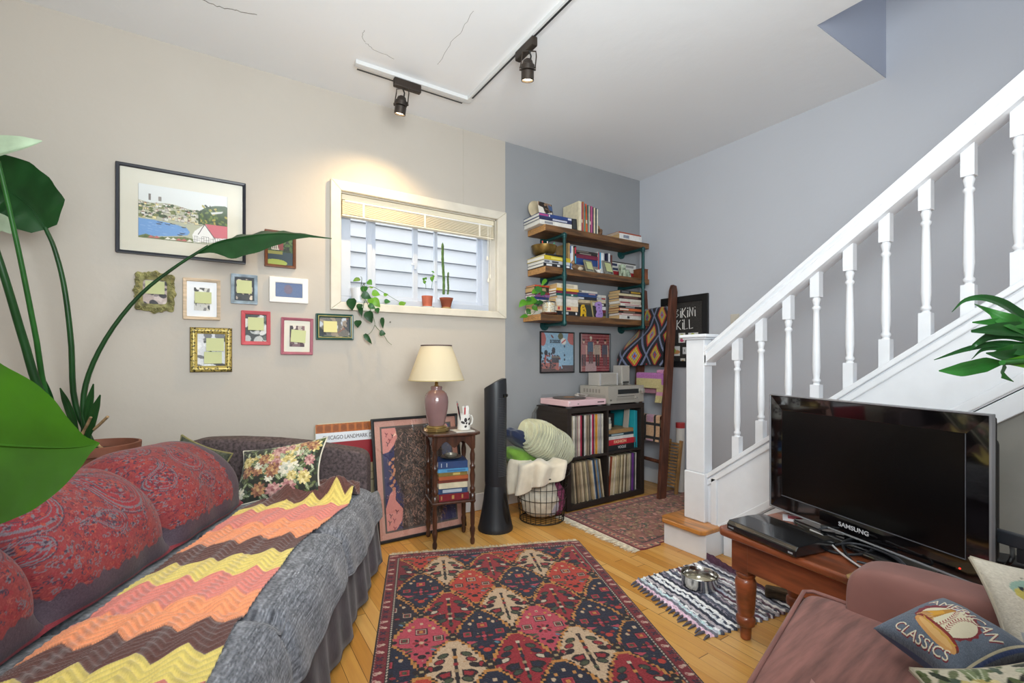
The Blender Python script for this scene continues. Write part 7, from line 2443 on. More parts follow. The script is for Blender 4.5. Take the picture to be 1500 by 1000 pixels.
# disc player
d0, d1 = onZ(1062, 776, TZ), onZ(1163, 820, TZ)
dd_ = (d1 - d0)
dd_.z = 0
dp = thing('disc_player', 'slim black disc player on the end of the long table', 'disc player', (d0.x + .012, d0.y - .0, TZ), math.atan2(dd_.y, dd_.x))
DW, DD = dd_.length, .20
M_dp = mat('gloss_black_player', '#141518', .16, coat=.6)
MB().prism([(0, .004), (.0, .026), (.012, .040), (DD * .55, .046), (DD, .042), (DD, .004)], (DW, 0, 0), (0, 1, 0), (0, 0, 1), -DW).build('case', M_dp, dp, bevel=.003)
for x in (.03, DW - .03):
    for y in (.03, DD - .03):
        MB().cyl((x, y, 0), (x, y, .005), .01, 10).build('foot', flat('#0d0d0e'), dp)
MB().b2((.13, .004, .0275), (.29, .0055, .031)).build('silver_line', flat('#8b8d92', .3), dp)
MB().b2((.01, -.001, .012), (.035, .001, .018)).build('badge', flat('#7d7f84', .4), dp)
MB().b2((DW - .03, -.001, .012), (DW - .012, .001, .018)).build('badge', flat('#9a9ca0', .4), dp)

p_ = ont(1163, 752)
t = thing('red_tin', 'red and white round tin behind the corner of the television', 'tin', (p_.x + .02, p_.y, TZ))
MB().lathe([(.036, 0), (.038, .003), (.038, .05), (.035, .052), (.001, .052)], n=28).build('tin', flat('#b8242c', .3), t, smooth=50)
MB().lathe([(.0384, .012), (.0384, .024)], n=28).build('white_band', flat('#d9d4d0', .4), t, smooth=60)
p_ = ont(1186, 766)
t = thing('leaflet', 'white printed leaflet lying on the table under the television', 'leaflet', (p_.x + .015, p_.y + .03, TZ), R(-62))
MB().box((0, 0, .002), (.16, .09, .003)).build('sheet', flat('#cfccd0'), t)
MB().box((-.02, .01, .0038), (.08, .05, .0006)).build('printed_block', flat('#a03a44'), t)
p_ = ont(1258, 850)
t = thing('wooden_coaster', 'tan wooden coaster at the table edge beside the pink sofa arm', 'coaster', (p_.x + .03, p_.y - .02, TZ), R(-5))
MB().prism([(-.05, -.045), (.05, -.045), (.05, .035), (.035, .05), (-.04, .05), (-.05, .04)], (0, 0, 0), (1, 0, 0), (0, 1, 0), .008).build('coaster', mat('coaster_wood', '#a98a5c', .5, var=.2), t, bevel=.002)
p_ = ont(1462, 846)
t = thing('black_router', 'small black box on the table behind the television edge', 'router', (p_.x + .10, p_.y + .02, TZ), R(-70))
MB().box((0, 0, .02), (.13, .10, .04)).build('case', flat('#1b1c1f', .5), t, bevel=.004)
MB().box((0, -.0505, .02), (.09, .002, .006)).build('vent', flat('#0c0c0d'), t)

# ================================================================ dusty pink velvet loveseat; local x to its own right, y to its front
CX, CY, CRZ = 1.53, .735, R(3)
M_vel = mat('dusty_pink_velvet', '#8d6058', .75, var=.2, vscale=5, sheen=.12, bump=.25, bscale=14, stretch=(1.2, 9, 6))
M_vel2 = mat('dusty_pink_velvet_plain', '#8d6058', .75, var=.16, vscale=4, sheen=.12, bump=.12, bscale=20)
ls = thing('velvet_loveseat', 'dusty pink velvet loveseat with its rounded arm against the long table', 'loveseat', (CX, CY, .001), CRZ)


def blob(x0, x1, y0, y1, z0, zt, nm, m, pw=.28, n=36, dome=0.0, parent=None, shear=0.0):
    th_, ph_ = np.meshgrid(np.linspace(0, 2 * math.pi, 2 * n), np.linspace(0, math.pi, n))
    sg = lambda v_, p_: np.sign(v_) * np.abs(v_) ** p_
    X = sg(np.sin(ph_), pw) * sg(np.cos(th_), pw)
    Y = sg(np.sin(ph_), pw) * sg(np.sin(th_), pw)
    Z = -sg(np.cos(ph_), pw)
    Zt = z0 + (Z + 1) / 2 * (zt - z0) + np.where(Z > 0, dome * (1 - X ** 2) * (1 - Y ** 2), 0)
    XX = x0 + (X + 1) / 2 * (x1 - x0)
    return MB().grid(XX, y0 + (Y + 1) / 2 * (y1 - y0) + shear * XX * (Y + 1) / 2, Zt).build(nm, m, parent or ls, smooth=180)


AX0, AX1 = -.045, .098
for k in range(2):
    x1 = .03 - k * .645
    x0 = x1 - .64
    c_ = blob(x0, x1, -.60, 0, .30, .44, 'seat_cushion', M_vel, pw=.17, dome=.035, n=44, shear=.2)
    e_ = .018
    P = [(x0 + e_, -.004 + .2 * x0, .437), (x1 - .03, -.004 + .2 * x1, .437), (x1 - .006, -.02 + .2 * x1, .437), (x1 - .004, -.06 + .19 * x1, .437), (x1 - .004, -.12 + .17 * x1, .437)]
    MB().tube(P, .006, 8).build('piping', M_vel2, c_, smooth=60)
    P = [(x0 + e_, -.004 + .2 * x0, .31), (x1 - .03, -.004 + .2 * x1, .31), (x1 - .006, -.02 + .2 * x1, .31), (x1 - .004, -.12 + .17 * x1, .31)]
    MB().tube(P, .006, 8).build('piping', M_vel2, c_, smooth=60)
blob(AX0, AX1, -.98, -.115, .10, .585, 'arm', M_vel2, pw=.24)
blob(-1.43, -1.27, -.98, -.115, .10, .585, 'arm', M_vel2, pw=.24)
blob(-1.40, .10, -1.05, -.62, .10, .80, 'back', M_vel2, pw=.25)
MB().prism([(-1.27, -.62), (-.03, -.62), (-.03, -.03), (-1.27, -.29)], (0, 0, .09), (1, 0, 0), (0, 1, 0), .208).build('seat_base', M_vel2, ls, bevel=.01)
for x in (-1.34, .05):
    for y in (-.9, -.16):
        MB().lathe([(.02, 0), (.03, .10)], (x, y, 0), 14).build('foot', flat('#2d2019', .4), ls, smooth=60)


# ---------------------------------------------------------------- cushions on the loveseat
def glyphs(body):
    """outline polygons of a line of writing, to be woven into a cushion pattern"""
    c = bpy.data.curves.new('lettering', 'FONT')
    c.body, c.align_x, c.align_y, c.resolution_u = body, 'CENTER', 'CENTER', 3
    tmp = bpy.data.objects.new('lettering', c)
    me = bpy.data.meshes.new_from_object(tmp)
    bpy.data.objects.remove(tmp)
    bpy.data.curves.remove(c)
    v = [x.co.copy() for x in me.vertices]
    out_ = [[(v[i].x, v[i].y) for i in f_.vertices] for f_ in me.polygons]
    bpy.data.meshes.remove(me)
    return out_


def arc_text(cv_, body, cx, cy, rad, a0, size, col, sx=.8, sy=1.5, dx=0, dy=0, inner=False):
    for poly in glyphs(body):
        P = []
        for x, y in poly:
            a = a0 + (x * size * sx) / rad * (1 if not inner else -1)
            rr2 = rad + y * size * sy * (1 if not inner else -1)
            P.append((cx + rr2 * math.sin(a) + dx, cy - rr2 * math.cos(a) + dy))
        cv_.poly(P, col)


cw2 = .38
cv = Canvas(cw2, cw2, 230, 230, '#626d7c')
cv.grain(.035, 3)
bx_, by_ = .185, .195
n_ = 36
cv.poly([(bx_ + (.105 + (.008 if k % 2 else 0)) * math.cos(2 * math.pi * k / n_), by_ + (.098 + (.008 if k % 2 else 0)) * math.sin(2 * math.pi * k / n_)) for k in range(n_)], '#7d2630')
cv.ell(bx_ + .005, by_, .094, .088, '#e0d9bd')
for sgn, cx_ in ((1, .135), (-1, -.115)):
    for k in range(13):
        a = -.62 + k * .1
        x, y = bx_ + .005 + (cx_ - sgn * .115 * math.cos(a)) * 1.0, by_ + .115 * math.sin(a)
        if ((x - bx_ - .005) / .09) ** 2 + ((y - by_) / .085) ** 2 < 1:
            cv.line([(x - .009, y - .006), (x, y), (x + .009, y - .006)], .0035, '#9a2c34')
cv.poly([(bx_ - .085, by_ + .03), (bx_ - .055, by_ - .045), (bx_ - .03, by_ - .085), (bx_ - .012, by_ - .075), (bx_ - .028, by_ - .03), (bx_ - .04, by_ + .05)], '#b9842c')
cv.poly([(bx_ - .075, by_ + .01), (bx_ - .052, by_ - .04), (bx_ - .034, by_ - .032), (bx_ - .05, by_ + .03)], '#d8a032')
cv.poly([(bx_ - .036, by_ - .075), (bx_ - .018, by_ - .105), (bx_ + .0, by_ - .095), (bx_ - .015, by_ - .068)], '#a9b4c9')
cv.ell(bx_ - .008, by_ - .108, .012, .009, '#c2cad8', .5)
for k in range(4):
    cv.ell(bx_ - .07 + .012 * k, by_ + .03 + .012 * k, .030, .008, '#c99a64', -1.0)
    cv.line([(bx_ - .08 + .012 * k, by_ + .05 + .010 * k), (bx_ - .062 + .012 * k, by_ + .012 + .010 * k)], .002, '#7d5430')
cv.ell(bx_ + .02, by_ + .075, .105, .030, '#6b3a22', .22)
cv.ell(bx_ + .02, by_ + .066, .10, .018, '#8a2a26', .22)
cv.ell(bx_ + .02, by_ + .085, .102, .028, '#cf9a5a', .22)
cv.ell(bx_ + .018, by_ + .082, .085, .014, '#dcb070', .22)
cv.line([(bx_ - .06 + .02 * k, by_ + .045 + .0045 * k + .006 * (k % 2)) for k in range(9)], .005, '#c9a03a')
for col, d in (('#7d2630', .0045), ('#e2dcc4', 0)):
    arc_text(cv, 'AMERICAN', .185, .43, .33, 0.02, .062, col, sx=.95, sy=1.15, dx=d, dy=d)
    arc_text(cv, 'CLASSICS', .185, -.03, .375, math.pi, .058, col, sx=.95, sy=1.05, dx=d, dy=d, inner=True)
cv.line([(cw2 - .012, .0), (cw2 - .012, cw2)], .010, '#3f5486')
cv.line([(cw2 - .022, .0), (cw2 - .022, cw2)], .008, '#d5cdae')
camR, camU = Vector((math.cos(YAW), -math.sin(YAW), 0)), Vector((0, 0, 1))


def facing(px, py, z, nrm, tilt):
    """frame for a cushion lying with face normal nrm, its picture turned clockwise by tilt as seen from the room"""
    v_ = ray(px, py).normalized()
    n_v = Vector(nrm).normalized()

    def on(d):
        return d - v_ * (d.dot(n_v) / v_.dot(n_v))
    r0 = on(camR * math.cos(tilt) - camU * math.sin(tilt))
    u0 = on(camR * math.sin(tilt) + camU * math.cos(tilt))
    return frame_m(deep(px, py, z), r0, u0)


pillow('baseball_cushion', 'blue grey cushion woven with a baseball, hot dog and bottle against the pink arm', .178, .198, .105, cv, '#3d4f78', facing(1393, 938, 1.005, (-.30, -.02, .95), R(33)), group=None)
cv = Canvas(.36, .36, 110, 110, '#cfc8b8')
cv.grain(.02, 5)
cv.ell(.12, .10, .075, .035, '#8fae9f', .25)
cv.ell(.11, .112, .06, .025, '#c2b45c', .25)
cv.ell(.07, .088, .006, .006, '#22303c')
cv.poly([(.185, .11), (.23, .08), (.22, .15)], '#a9b46a')
cv.poly([(.06, .15), (.10, .15), (.16, .33), (.12, .33)], '#c4604c')
cv.poly([(.03, .2), (.15, .19), (.15, .215), (.03, .225)], '#a7a9ae')
for k in range(12):
    cv.ell(rnd.uniform(0, .36), rnd.uniform(0, .36), .003, .003, '#8b8474')
pillow('fish_cushion', 'cream cushion printed with a yellow and blue fish beside the baseball cushion', .29, .29, .10, cv, '#cfc8b8', facing(1588, 938, .97, (-.6, -.45, .66), R(10)), piping='#bdb5a2')
pillow('rose_cushion', 'cream cushion with red roses at the near end of the loveseat', .34, .34, .12, floral(.34, .34, '#cdc6b0', 31, 11), '#cdc6b0', facing(1618, 1128, .74, (-.45, -.35, .82), R(-8)), piping='#b9b09a')
cv = Canvas(.3, .3, 40, 40, '#b08078')
cv.grain(.02)
pillow('pink_cushion', 'pale pink velvet cushion with one corner showing on the loveseat seat', .24, .24, .08, cv, '#a57870', facing(1243, 1165, .73, (-.3, -.4, .86), R(45)))

# ================================================================ plants
M_lf = {}


def leafmat(nm, c, tr=.25, rough=.38):
    return mat('leaf_' + nm, c, rough, var=.18, vscale=7, translucent=tr, spec=.4)


LFD, LFM, LFB, LFP = leafmat('dark_green', '#1f4a22', .15), leafmat('mid_green', '#2f6a2c', .25), leafmat('bright_green', '#5a9a2c', .4), leafmat('pale_green', '#b4c8ac', .15, .5)
M_terra = mat('terracotta', '#a5573c', .75, var=.15, vscale=9)
M_soil = mat('potting_soil', '#33261c', .95, var=.4, vscale=60, bump=.8, bscale=60)


def leaf(o, spine, wid, sL, sR, m, n=22, c=5, curl=0.0, wave=0.0, nm='leaf', midrib=True, solid=0.0):
    """blade along a smooth spine; sL, sR point from the midrib to its two edges, wid = half widths along it"""
    P = cat([tuple(p_) for p_ in spine], n)
    w_ = np.interp(np.linspace(0, 1, n), np.linspace(0, 1, len(wid)), wid)
    L_, R__ = np.array(Vector(sL).normalized()), np.array(Vector(sR).normalized())
    base = np.array(o.location)
    X = np.zeros((n, 2 * c + 1, 3))
    T = np.gradient(P, axis=0)
    T /= np.linalg.norm(T, axis=1, keepdims=True) + 1e-9
    for i in range(n):
        for k in range(-c, c + 1):
            s_ = abs(k) / c
            d = L_ if k < 0 else R__
            d = d - T[i] * d.dot(T[i])
            d = d / (np.linalg.norm(d) + 1e-9)
            nn = np.cross(T[i], d) * (1 if k < 0 else -1)
            X[i, k + c] = P[i] + d * w_[i] * s_ + nn * curl * w_[i] * s_ ** 2 + nn * wave * w_[i] * math.sin(i * 1.3 + k) * s_
    X = X - base
    lf = MB().grid(X[..., 0], X[..., 1], X[..., 2]).build(nm, m, o, smooth=180, solid=solid)
    if midrib:
        q = P - base
        MB().tube([tuple(v_) for v_ in q[:-1]], [max(.0006, .035 * np.max(w_) * (1 - i / n)) for i in range(n - 1)], 5).build('midrib', m, lf, smooth=60)
    return lf


def stalk(o, pts, r0_, r1_, m, nm='stem'):
    P = cat([tuple(p_) for p_ in pts], 22)
    q = P - np.array(o.location)
    return MB().tube([tuple(v_) for v_ in q], list(np.linspace(r0_, r1_, 22)), 8).build(nm, m, o, smooth=60)


cr, cu = camR, camU
toC = -Vector((math.sin(YAW), math.cos(YAW), 0))           # from the room towards where one stands at the door
# large bird-of-paradise in the corner behind the sofa
bp_ = thing('bird_of_paradise', 'tall broad-leaved plant arching from a terracotta pot behind the sofa', 'potted plant', (-.455, 2.90, .42))
pot = MB().lathe([(.10, 0), (.105, .006), (.14, .25), (.148, .29), (.165, .295), (.168, .335), (.156, .337), (.145, .29), (.02, .27)], n=40).build('pot', mat('dark_terracotta', '#7f4b37', .7, var=.15, vscale=9), bp_, smooth=40)
MB().lathe([(.002, .302), (.146, .30)][::-1], n=30).build('soil', M_soil, bp_)
sd_ = thing('plant_stand', 'small wooden plant stand carrying the terracotta pot behind the sofa', 'plant stand', (-.455, 2.90, .001))
MB().lathe([(.15, .395), (.15, .418)], n=32).build('stand_top', M_mah, sd_, smooth=40)
for k in range(4):
    a = k * math.pi / 2 + .78
    MB().tube([(.12 * math.cos(a), .12 * math.sin(a), .395), (.14 * math.cos(a), .14 * math.sin(a), 0)], .012, 8).build('leg', M_mah, sd_, smooth=60)
D = deep
stalk(bp_, [D(133, 660, 2.2), D(122, 600, 2.18), D(130, 548, 2.18), D(160, 488, 2.2), D(205, 432, 2.24), D(255, 392, 2.28), D(305, 360, 2.32)], .013, .006, LFD)
leaf(bp_, [D(288, 371, 2.31), D(318, 355, 2.33), D(355, 347, 2.35), D(400, 342, 2.37), D(440, 343, 2.4), D(486, 349, 2.44)], [.005, .06, .125, .125, .095, .05, .014, .004], cr * .05 - cu * .95 + toC * .35, cu * .28 - toC * .9, LFD, n=30, curl=-.12, wave=.05)
stalk(bp_, [D(140, 660, 2.25), D(110, 590, 2.2), D(104, 500, 2.16), D(94, 420, 2.13), D(80, 365, 2.1), D(66, 333, 2.08)], .013, .008, LFD)
leaf(bp_, [D(67, 336, 2.08), D(48, 308, 2.06), D(25, 288, 2.04), D(0, 276, 2.02), D(-45, 265, 2.0)], [.05, .135, .15, .155, .14, .05], cr * .55 + cu * .8 + toC * .15, -cr * .5 - cu * .65 + toC * .5, LFD, n=26, curl=.10, wave=.03)
stalk(bp_, [D(125, 660, 2.2), D(72, 590, 2.1), D(52, 490, 2.02), D(30, 380, 1.94), D(10, 290, 1.88), D(-3, 235, 1.84)], .012, .007, LFM)
leaf(bp_, [D(-120, 262, 1.78), D(-50, 238, 1.8), D(0, 224, 1.82), D(35, 215, 1.83), D(62, 207, 1.85)], [.03, .08, .07, .055, .035, .004], cu * .8 + toC * .2 - cr * .1, -cu * .75 + toC * .6, LFP, n=22, curl=.12)
stalk(bp_, [D(118, 660, 2.2), D(62, 580, 2.05), D(35, 500, 1.98), D(8, 410, 1.9), D(-15, 340, 1.85), D(-40, 270, 1.8)], .018, .010, LFD)
leaf(bp_, [D(-40, 272, 1.8), D(-90, 200, 1.75), D(-160, 140, 1.72), D(-240, 110, 1.7)], [.03, .12, .13, .1, .02], cu + cr * .4, -cu - cr * .2 + toC * .3, LFM, n=20, curl=.1)
leaf(bp_, [D(-60, 330, 1.95), D(-20, 328, 1.97), D(6, 330, 1.98), D(17, 342, 1.99)], [.02, .06, .04, .004], cu, -cu, LFP, n=14)
for a, b_, z in (((128, 640), (147, 578), 2.16), ((122, 640), (137, 562), 2.19), ((112, 632), (88, 568), 2.2), ((80, 610), (58, 545), 2.12)):
    leaf(bp_, [D(*a, z), D((a[0] * .55 + b_[0] * .45), (a[1] + b_[1]) / 2, z - .02), D(*b_, z - .03)], [.012, .02, .02, .016, .003], cr + toC * .3, -cr + toC * .3, LFD, n=14, curl=.3)
for a, b_ in (((118, 640), (133, 611)), ((128, 636), (158, 610)), ((140, 648), (152, 658))):
    stalk(bp_, [D(*a, 2.17), D((a[0] + b_[0]) / 2, (a[1] + b_[1]) / 2 + 1, 2.15), D(*b_, 2.13)], .007, .006, mat('dry_stalk', '#a98c66', .8, var=.25, vscale=30), nm='dry_stub')

# large leaf close by, from a plant standing behind the near end of the sofa
hp = thing('heart_leaf_plant', 'plant with one huge glossy bright green leaf reaching over the sofa back', 'potted plant', (-1.16, 1.46, .001))
MB().lathe([(.12, 0), (.125, .006), (.16, .28), (.168, .30), (.155, .302), (.145, .26), (.02, .25)], n=36).build('pot', mat('grey_glazed_pot', '#7d8085', .4), hp, smooth=40)
MB().lathe([(.002, .272), (.146, .27)][::-1], n=30).build('soil', M_soil, hp)
lb = D(-175, 628, .72)
stalk(hp, [Vector((-1.16, 1.46, .26)), Vector((-1.12, 1.44, .70)), Vector((-.95, 1.38, 1.05)), lb], .010, .006, LFM)
px2 = .75 / 690
leaf(hp, [lb, D(-100, 640, .735), D(-20, 650, .75), D(60, 655, .76), D(110, 655, .765), D(146, 649, .765)], [q * px2 for q in (60, 125, 140, 138, 128, 112, 92, 68, 40, 14, 1)], cu + toC * .06, -cu + toC * .06, leafmat('glossy_bright', '#396814', .3, .35), n=36, c=8, curl=.05, wave=.008)
for tip, zz2 in ((Vector((-1.5, 1.75, 1.05)), 0), (Vector((-1.55, 1.2, .95)), 0)):
    m_ = (Vector((-1.16, 1.46, .6)) + tip) / 2 + Vector((0, 0, .15))
    stalk(hp, [Vector((-1.16, 1.46, .26)), Vector((-1.17, 1.46, .6)), m_], .008, .005, LFM)
    leaf(hp, [m_, (m_ + tip) / 2 + Vector((0, 0, .03)), tip], [.02, .11, .12, .08, .004], (tip - m_).cross(cu), -(tip - m_).cross(cu), LFB, n=18)

# strappy plant standing on the near end of the long table
dr = thing('strap_leaf_plant', 'dark green strap-leaved plant on the near end of the long table', 'potted plant', (2.06, .22, TZ))
MB().lathe([(.06, 0), (.065, .004), (.085, .15), (.09, .155), (.09, .17), (.083, .17), (.078, .14), (.02, .135)], n=32).build('pot', flat('#d5d2cc', .3), dr, smooth=40)
MB().lathe([(.002, .148), (.08, .147)][::-1], n=24).build('soil', M_soil, dr)
node = D(1545, 520, 1.14)
n2_ = D(1468, 531, 1.06)
stalk(dr, [Vector((2.06, .22, TZ + .14)), Vector((2.03, .2, .85)), node], .012, .009, mat('brown_cane', '#6d5a3c', .7, var=.2))
stalk(dr, [node, D(1505, 528, 1.10), n2_], .008, .006, LFM)
k_ = 1.06 / 690
flatL, flatR = cu * .85 + toC * .4, -cu * .85 + toC * .4
for pts, wd, m in (([(1560, 500), (1500, 466), (1470, 446), (1440, 436), (1412, 440), (1394, 457)], [9, 9, 8, 5, 3, .5], LFD), ([(1560, 500), (1510, 484), (1475, 470), (1448, 456), (1427, 445)], [10, 13, 12, 5, .5], LFM), ([(1560, 486), (1500, 475), (1460, 472), (1424, 472)], [8, 8, 7, 1], LFM), ([(1570, 490), (1510, 483), (1460, 482), (1422, 485)], [14, 13, 10, 2], LFD),
                   ([(1540, 512), (1490, 492), (1455, 490), (1433, 500), (1420, 514)], [8, 8, 8, 5, .6], LFD), ([(1560, 520), (1500, 508), (1460, 503), (1415, 511), (1368, 527)], [8, 7, 5, 4, .6], LFD), ([(1550, 520), (1500, 514), (1462, 508), (1438, 512), (1423, 526)], [9, 9, 6, 3, .5], LFD), ([(1468, 531), (1440, 534), (1405, 541), (1375, 543)], [3, 12, 11, 1], LFM), ([(1540, 527), (1500, 520), (1470, 521), (1444, 517)], [10, 12, 9, 1], LFD),
                   ([(1550, 540), (1510, 530), (1466, 530)], [12, 14, 2], LFB), ([(1472, 533), (1466, 545), (1473, 552), (1485, 559)], [6, 7, 4, .5], LFM), ([(1570, 530), (1520, 515), (1480, 512), (1455, 516)], [11, 11, 9, 1], LFM)):
    n_p = len(pts)
    leaf(dr, [D(x, y, 1.12 - .07 * i / n_p + .012 * (hash((x, y)) % 3)) for i, (x, y) in enumerate(pts)], [q * k_ for q in wd], flatL, flatR, m, n=20, c=3, curl=.12)

# ---------------------------------------------------------------- window sill plants
def heart(o, base, tip, w_, nrm, m):
    """small heart-shaped leaf from its stalk end to its tip"""
    b_, t_ = Vector(base), Vector(tip)
    d = (t_ - b_)
    s_ = d.cross(Vector(nrm)).normalized()
    mid_ = b_ + d * .5 + Vector(nrm).normalized() * d.length * .08
    return leaf(o, [b_, mid_, t_], [w_ * .55, w_ * .98, w_, w_ * .78, w_ * .42, .0005], s_, -s_, m, n=10, c=3, curl=-.1, midrib=False)


sill = OZ0 + .0008
pc = onY(526, 430, WY + .035)
pv_ = thing('trailing_sill_plant', 'trailing heart-leaf vine in a white ribbed pot at the end of the window sill', 'potted plant', (pc.x, WY + .045, sill))
mb = MB()
pr2 = []
for k in range(15):
    z = .008 + k * .0065
    pr2 += [(.040 + .012 * k / 14 + (.0022 if k % 2 else 0), z)]
mb.lathe([(.036, 0)] + pr2 + [(.052, .104), (.047, .104), (.044, .09), (.01, .088)], n=32).build('pot', flat('#e6e6e8', .4), pv_, smooth=40)
MB().lathe([(.002, .092), (.045, .091)][::-1], n=20).build('soil', M_soil, pv_)
YV = WY - .05
gp = lambda x, y, d=0.0: onY(x, y, YV + d)
base_v = Vector((pc.x + .01, WY + .03, sill + .10))
vines = [[base_v, gp(534, 415, .03), gp(532, 432), gp(540, 447, -.0), gp(547, 465), gp(549, 476), gp(543, 487), gp(538, 490)], [gp(549, 476), gp(553, 481), gp(558, 486), gp(563, 492), gp(568, 500), gp(574, 505)], [base_v, gp(530, 408, .03), gp(528, 405, .04)], [base_v, gp(545, 420, .03), gp(556, 425, .03), gp(568, 432, .05), gp(585, 442, .06)], [gp(534, 440), gp(531, 455), gp(529, 466)]]
for v_ in vines:
    stalk(pv_, v_, .0022, .0012, leafmat('vine_stem', '#4c6a34', .1))
nrm = toC + cu * .2
LY = leafmat('lime_green', '#7cb53c', .5)
for (bx2, by2), (tx2, ty2), w_, m, d in (((527, 408), (517, 412), 4, LFB, .04), ((539, 411), (545, 417), 5, LFB, .03), ((534, 419), (533, 430), 6, LFM, .02), ((530, 430), (544, 437), 6.5, LFD, .0), ((545, 428), (557, 432), 5.5, LY, .02), ((515, 437), (516, 455), 8, LFD, -.01), ((540, 443), (548, 436), 5, LY, .02), ((546, 437), (557, 450), 6.5, LY, .01), ((528, 445), (525, 454), 5, LFD, 0), ((528, 450), (530, 463), 4, LFD, 0), ((538, 456), (545, 473), 7.5, LFD, -.02), ((525, 469), (524, 480), 6, LFD, -.01), ((552, 451), (554, 459), 4, LFM, 0), ((560, 465), (561, 481), 3.5, LFD, -.01), ((534, 489), (545, 504), 4, LFD, -.01), ((556, 487), (565, 489), 5, LFD, -.01), ((563, 441), (572, 442), 4, LFM, .08), ((585, 447), (595, 443), 5, LY, .06), ((545, 420), (542, 422), 3, LY, .02), ((540, 446), (550, 452), 4.5, LFM, .01), ((562, 432), (569, 431), 3, LY, .06)):
    k2 = onY(bx2, by2, YV).y / FPX * .92 * (ray(bx2, by2).y ** -1)
    heart(pv_, gp(bx2, by2, d), gp(tx2, ty2, d - .008), w_ * k2, nrm, m)

tp_ = onY(627, 446, WY + .035)
t = thing('seedling_pot', 'small terracotta pot with a leafy seedling on a white saucer on the window sill', 'potted plant', (tp_.x, WY + .05, sill))
MB().lathe([(.028, 0), (.046, .003), (.050, .010), (.046, .011), (.028, .006), (.002, .005)], n=28).build('saucer', flat('#d9e0df', .3), t, smooth=50)
MB().lathe([(.031, .007), (.033, .010), (.041, .088), (.038, .088), (.034, .07), (.002, .068)], n=28).build('pot', mat('orange_terracotta', '#c0654a', .7, var=.1), t, smooth=50)
MB().lathe([(.002, .075), (.036, .074)][::-1], n=20).build('soil', M_soil, t)
YS = WY + .05
for a, b_ in (((624, 423), (622, 410)), ((632, 423), (634, 398))):
    stalk(t, [onY(*a, YS), onY((a[0] + b_[0]) / 2 + .5, (a[1] + b_[1]) / 2, YS), onY(*b_, YS)], .0018, .001, LFM)
for (bx2, by2), (tx2, ty2), w_ in (((622, 411), (622, 416), 2.5), ((622, 410), (619, 407), 2.2), ((623, 409), (625, 406), 2), ((633, 405), (633, 413), 3), ((634, 405), (637, 404), 2), ((634, 399), (635, 397), 2.4)):
    k2 = YS / FPX / ray(bx2, by2).y
    heart(t, onY(bx2, by2, YS - .005), onY(tx2, ty2, YS - .01), w_ * k2, nrm, LFB)
tp_ = onY(655, 450, WY + .035)
t = thing('cactus_pot', 'terracotta pot of two tall thin cacti on the window sill', 'potted plant', (tp_.x, WY + .05, sill))
MB().lathe([(.034, 0), (.037, .003), (.037, .014), (.034, .015), (.002, .012)], n=28).build('saucer', flat('#b99a68', .6), t, smooth=50)
MB().lathe([(.030, .0155), (.033, .018), (.044, .062), (.046, .063), (.052, .084), (.048, .085), (.042, .066), (.002, .064)], n=28).build('pot', M_terra, t, smooth=50)
MB().lathe([(.002, .074), (.045, .073)][::-1], n=20).build('soil', M_soil, t)
M_cac = mat('cactus_green', '#4f6f38', .6, var=.25, vscale=30, bump=.5, bscale=90)


def cactus(a, b_, w_):
    A0, B0 = onY(*a, YS), onY(*b_, YS)
    L2 = (B0 - A0).length
    nk = 26
    vs, fs = [], []
    for i in range(nk + 1):
        f_ = i / nk
        rr2 = w_ * (1 + .10 * math.sin(i * 1.9)) * (1 if f_ < .9 else math.sqrt(max(0.02, 1 - ((f_ - .9) / .1) ** 2)))
        c_ = A0.lerp(B0, f_) + Vector((.003 * math.sin(f_ * 7), .003 * math.cos(f_ * 5), 0)) - t.location
        for j in range(10):
            q = 2 * math.pi * j / 10
            r2 = rr2 * (1 if j % 2 else .72)
            vs.append((c_.x + r2 * math.cos(q), c_.y + r2 * math.sin(q), c_.z))
    fs = [(i * 10 + j, i * 10 + (j + 1) % 10, (i + 1) * 10 + (j + 1) % 10, (i + 1) * 10 + j) for i in range(nk) for j in range(10)] + [tuple(range(nk * 10, nk * 10 + 10))]
    MB().add(vs, fs).build('cactus_stem', M_cac, t, smooth=60)
    sp = MB()
    q = random.Random(int(a[0]))
    for i in range(60):
        f_ = q.uniform(.05, .97)
        c_ = A0.lerp(B0, f_) - t.location
        an = q.uniform(0, 6.28)
        d = Vector((math.cos(an), math.sin(an), .3)) * w_
        sp.tube([tuple(c_ + d * .8), tuple(c_ + d * 1.9)], [.0006, .0002], 3)
    sp.build('spine_bristle', flat('#a89a7c'), t)


cactus((650, 431), (648, 355), .010)
cactus((656, 431), (656.5, 398), .007)

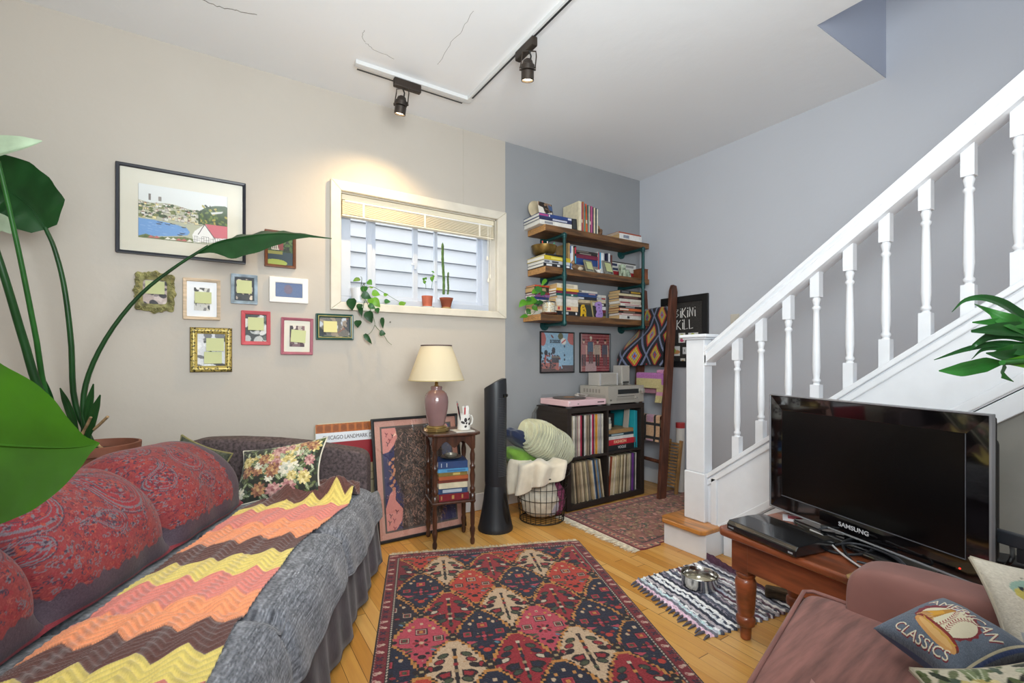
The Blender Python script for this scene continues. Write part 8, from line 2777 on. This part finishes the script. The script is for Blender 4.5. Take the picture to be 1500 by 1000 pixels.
# trailing plant on the bottom plank of the bookshelf
pp = onY(804, 457, 2.965)
t = thing('shelf_vine', 'trailing vine in a mosaic patterned pot at the open end of the bottom plank', 'potted plant', (pp.x, 2.965, ZB + .0005))
MB().lathe([(.052, 0), (.066, .004), (.068, .014), (.064, .015), (.05, .008), (.002, .007)], n=30).build('saucer', flat('#5d3420', .4), t, smooth=50)
ph3, pw3 = 60, 120
tha, zza = np.meshgrid(np.linspace(0, 2 * math.pi, pw3), np.linspace(1, 0, ph3))
cv = Canvas(1, .4, pw3, ph3, '#c9c4b0')
r = random.Random(9)
for _ in range(150):
    cv.ell(r.uniform(0, 1), r.uniform(.04, .4), .012, .014, r.choice(['#d0a030', '#e0dccc', '#5f6a74', '#b98a3c', '#8a8f88', '#e6e2d6', '#4a5a6c']), r.uniform(0, 3))
cv.rect(0, 0, 1, .05, '#2e3138')
rad3 = .045 + .008 * zza
painted('pot', cv, (rad3 * np.cos(tha), rad3 * np.sin(tha), .0155 + .085 * zza), mat('mosaic_pot', attr=True, rough=.35), t, back=True)
MB().lathe([(.002, .09), (.05, .089)][::-1], n=20).build('soil', M_soil, t)
sp2 = lambda x, y, d=0.0: onY(x, y, 2.93 + d)
for v_ in ([(pp.x, 2.965, ZB + .085), sp2(800, 425), sp2(795, 412), sp2(800, 408)], [(pp.x, 2.965, ZB + .085), sp2(793, 428), sp2(782, 432), sp2(772, 440), sp2(765, 447)], [(pp.x, 2.965, ZB + .085), sp2(790, 445), sp2(785, 455), sp2(777, 462), sp2(765, 464)]):
    stalk(t, v_, .002, .0012, leafmat('vine_stem', '#4c6a34', .1))
for (bx2, by2), (tx2, ty2), w_, m in (((784, 437), (770, 447), 6, LFB), ((770, 440), (760, 450), 5, LFB), ((791, 420), (784, 432), 5.5, LFM), ((797, 427), (792, 433), 4, LFM), ((775, 452), (772, 461), 3.5, LFM), ((773, 462), (761, 465), 3, LFB), ((800, 409), (793, 419), 3, LFB), ((780, 448), (788, 455), 4, LFB), ((786, 425), (779, 430), 4, LFB), ((777, 436), (771, 441), 4, LFM), ((788, 440), (782, 446), 4.5, LFM), ((773, 456), (778, 460), 3, LFB), ((793, 440), (788, 449), 4, LFD)):
    k2 = 2.93 / FPX / ray(bx2, by2).y
    heart(t, sp2(bx2, by2, -.01), sp2(tx2, ty2, -.02), w_ * k2, nrm, m)
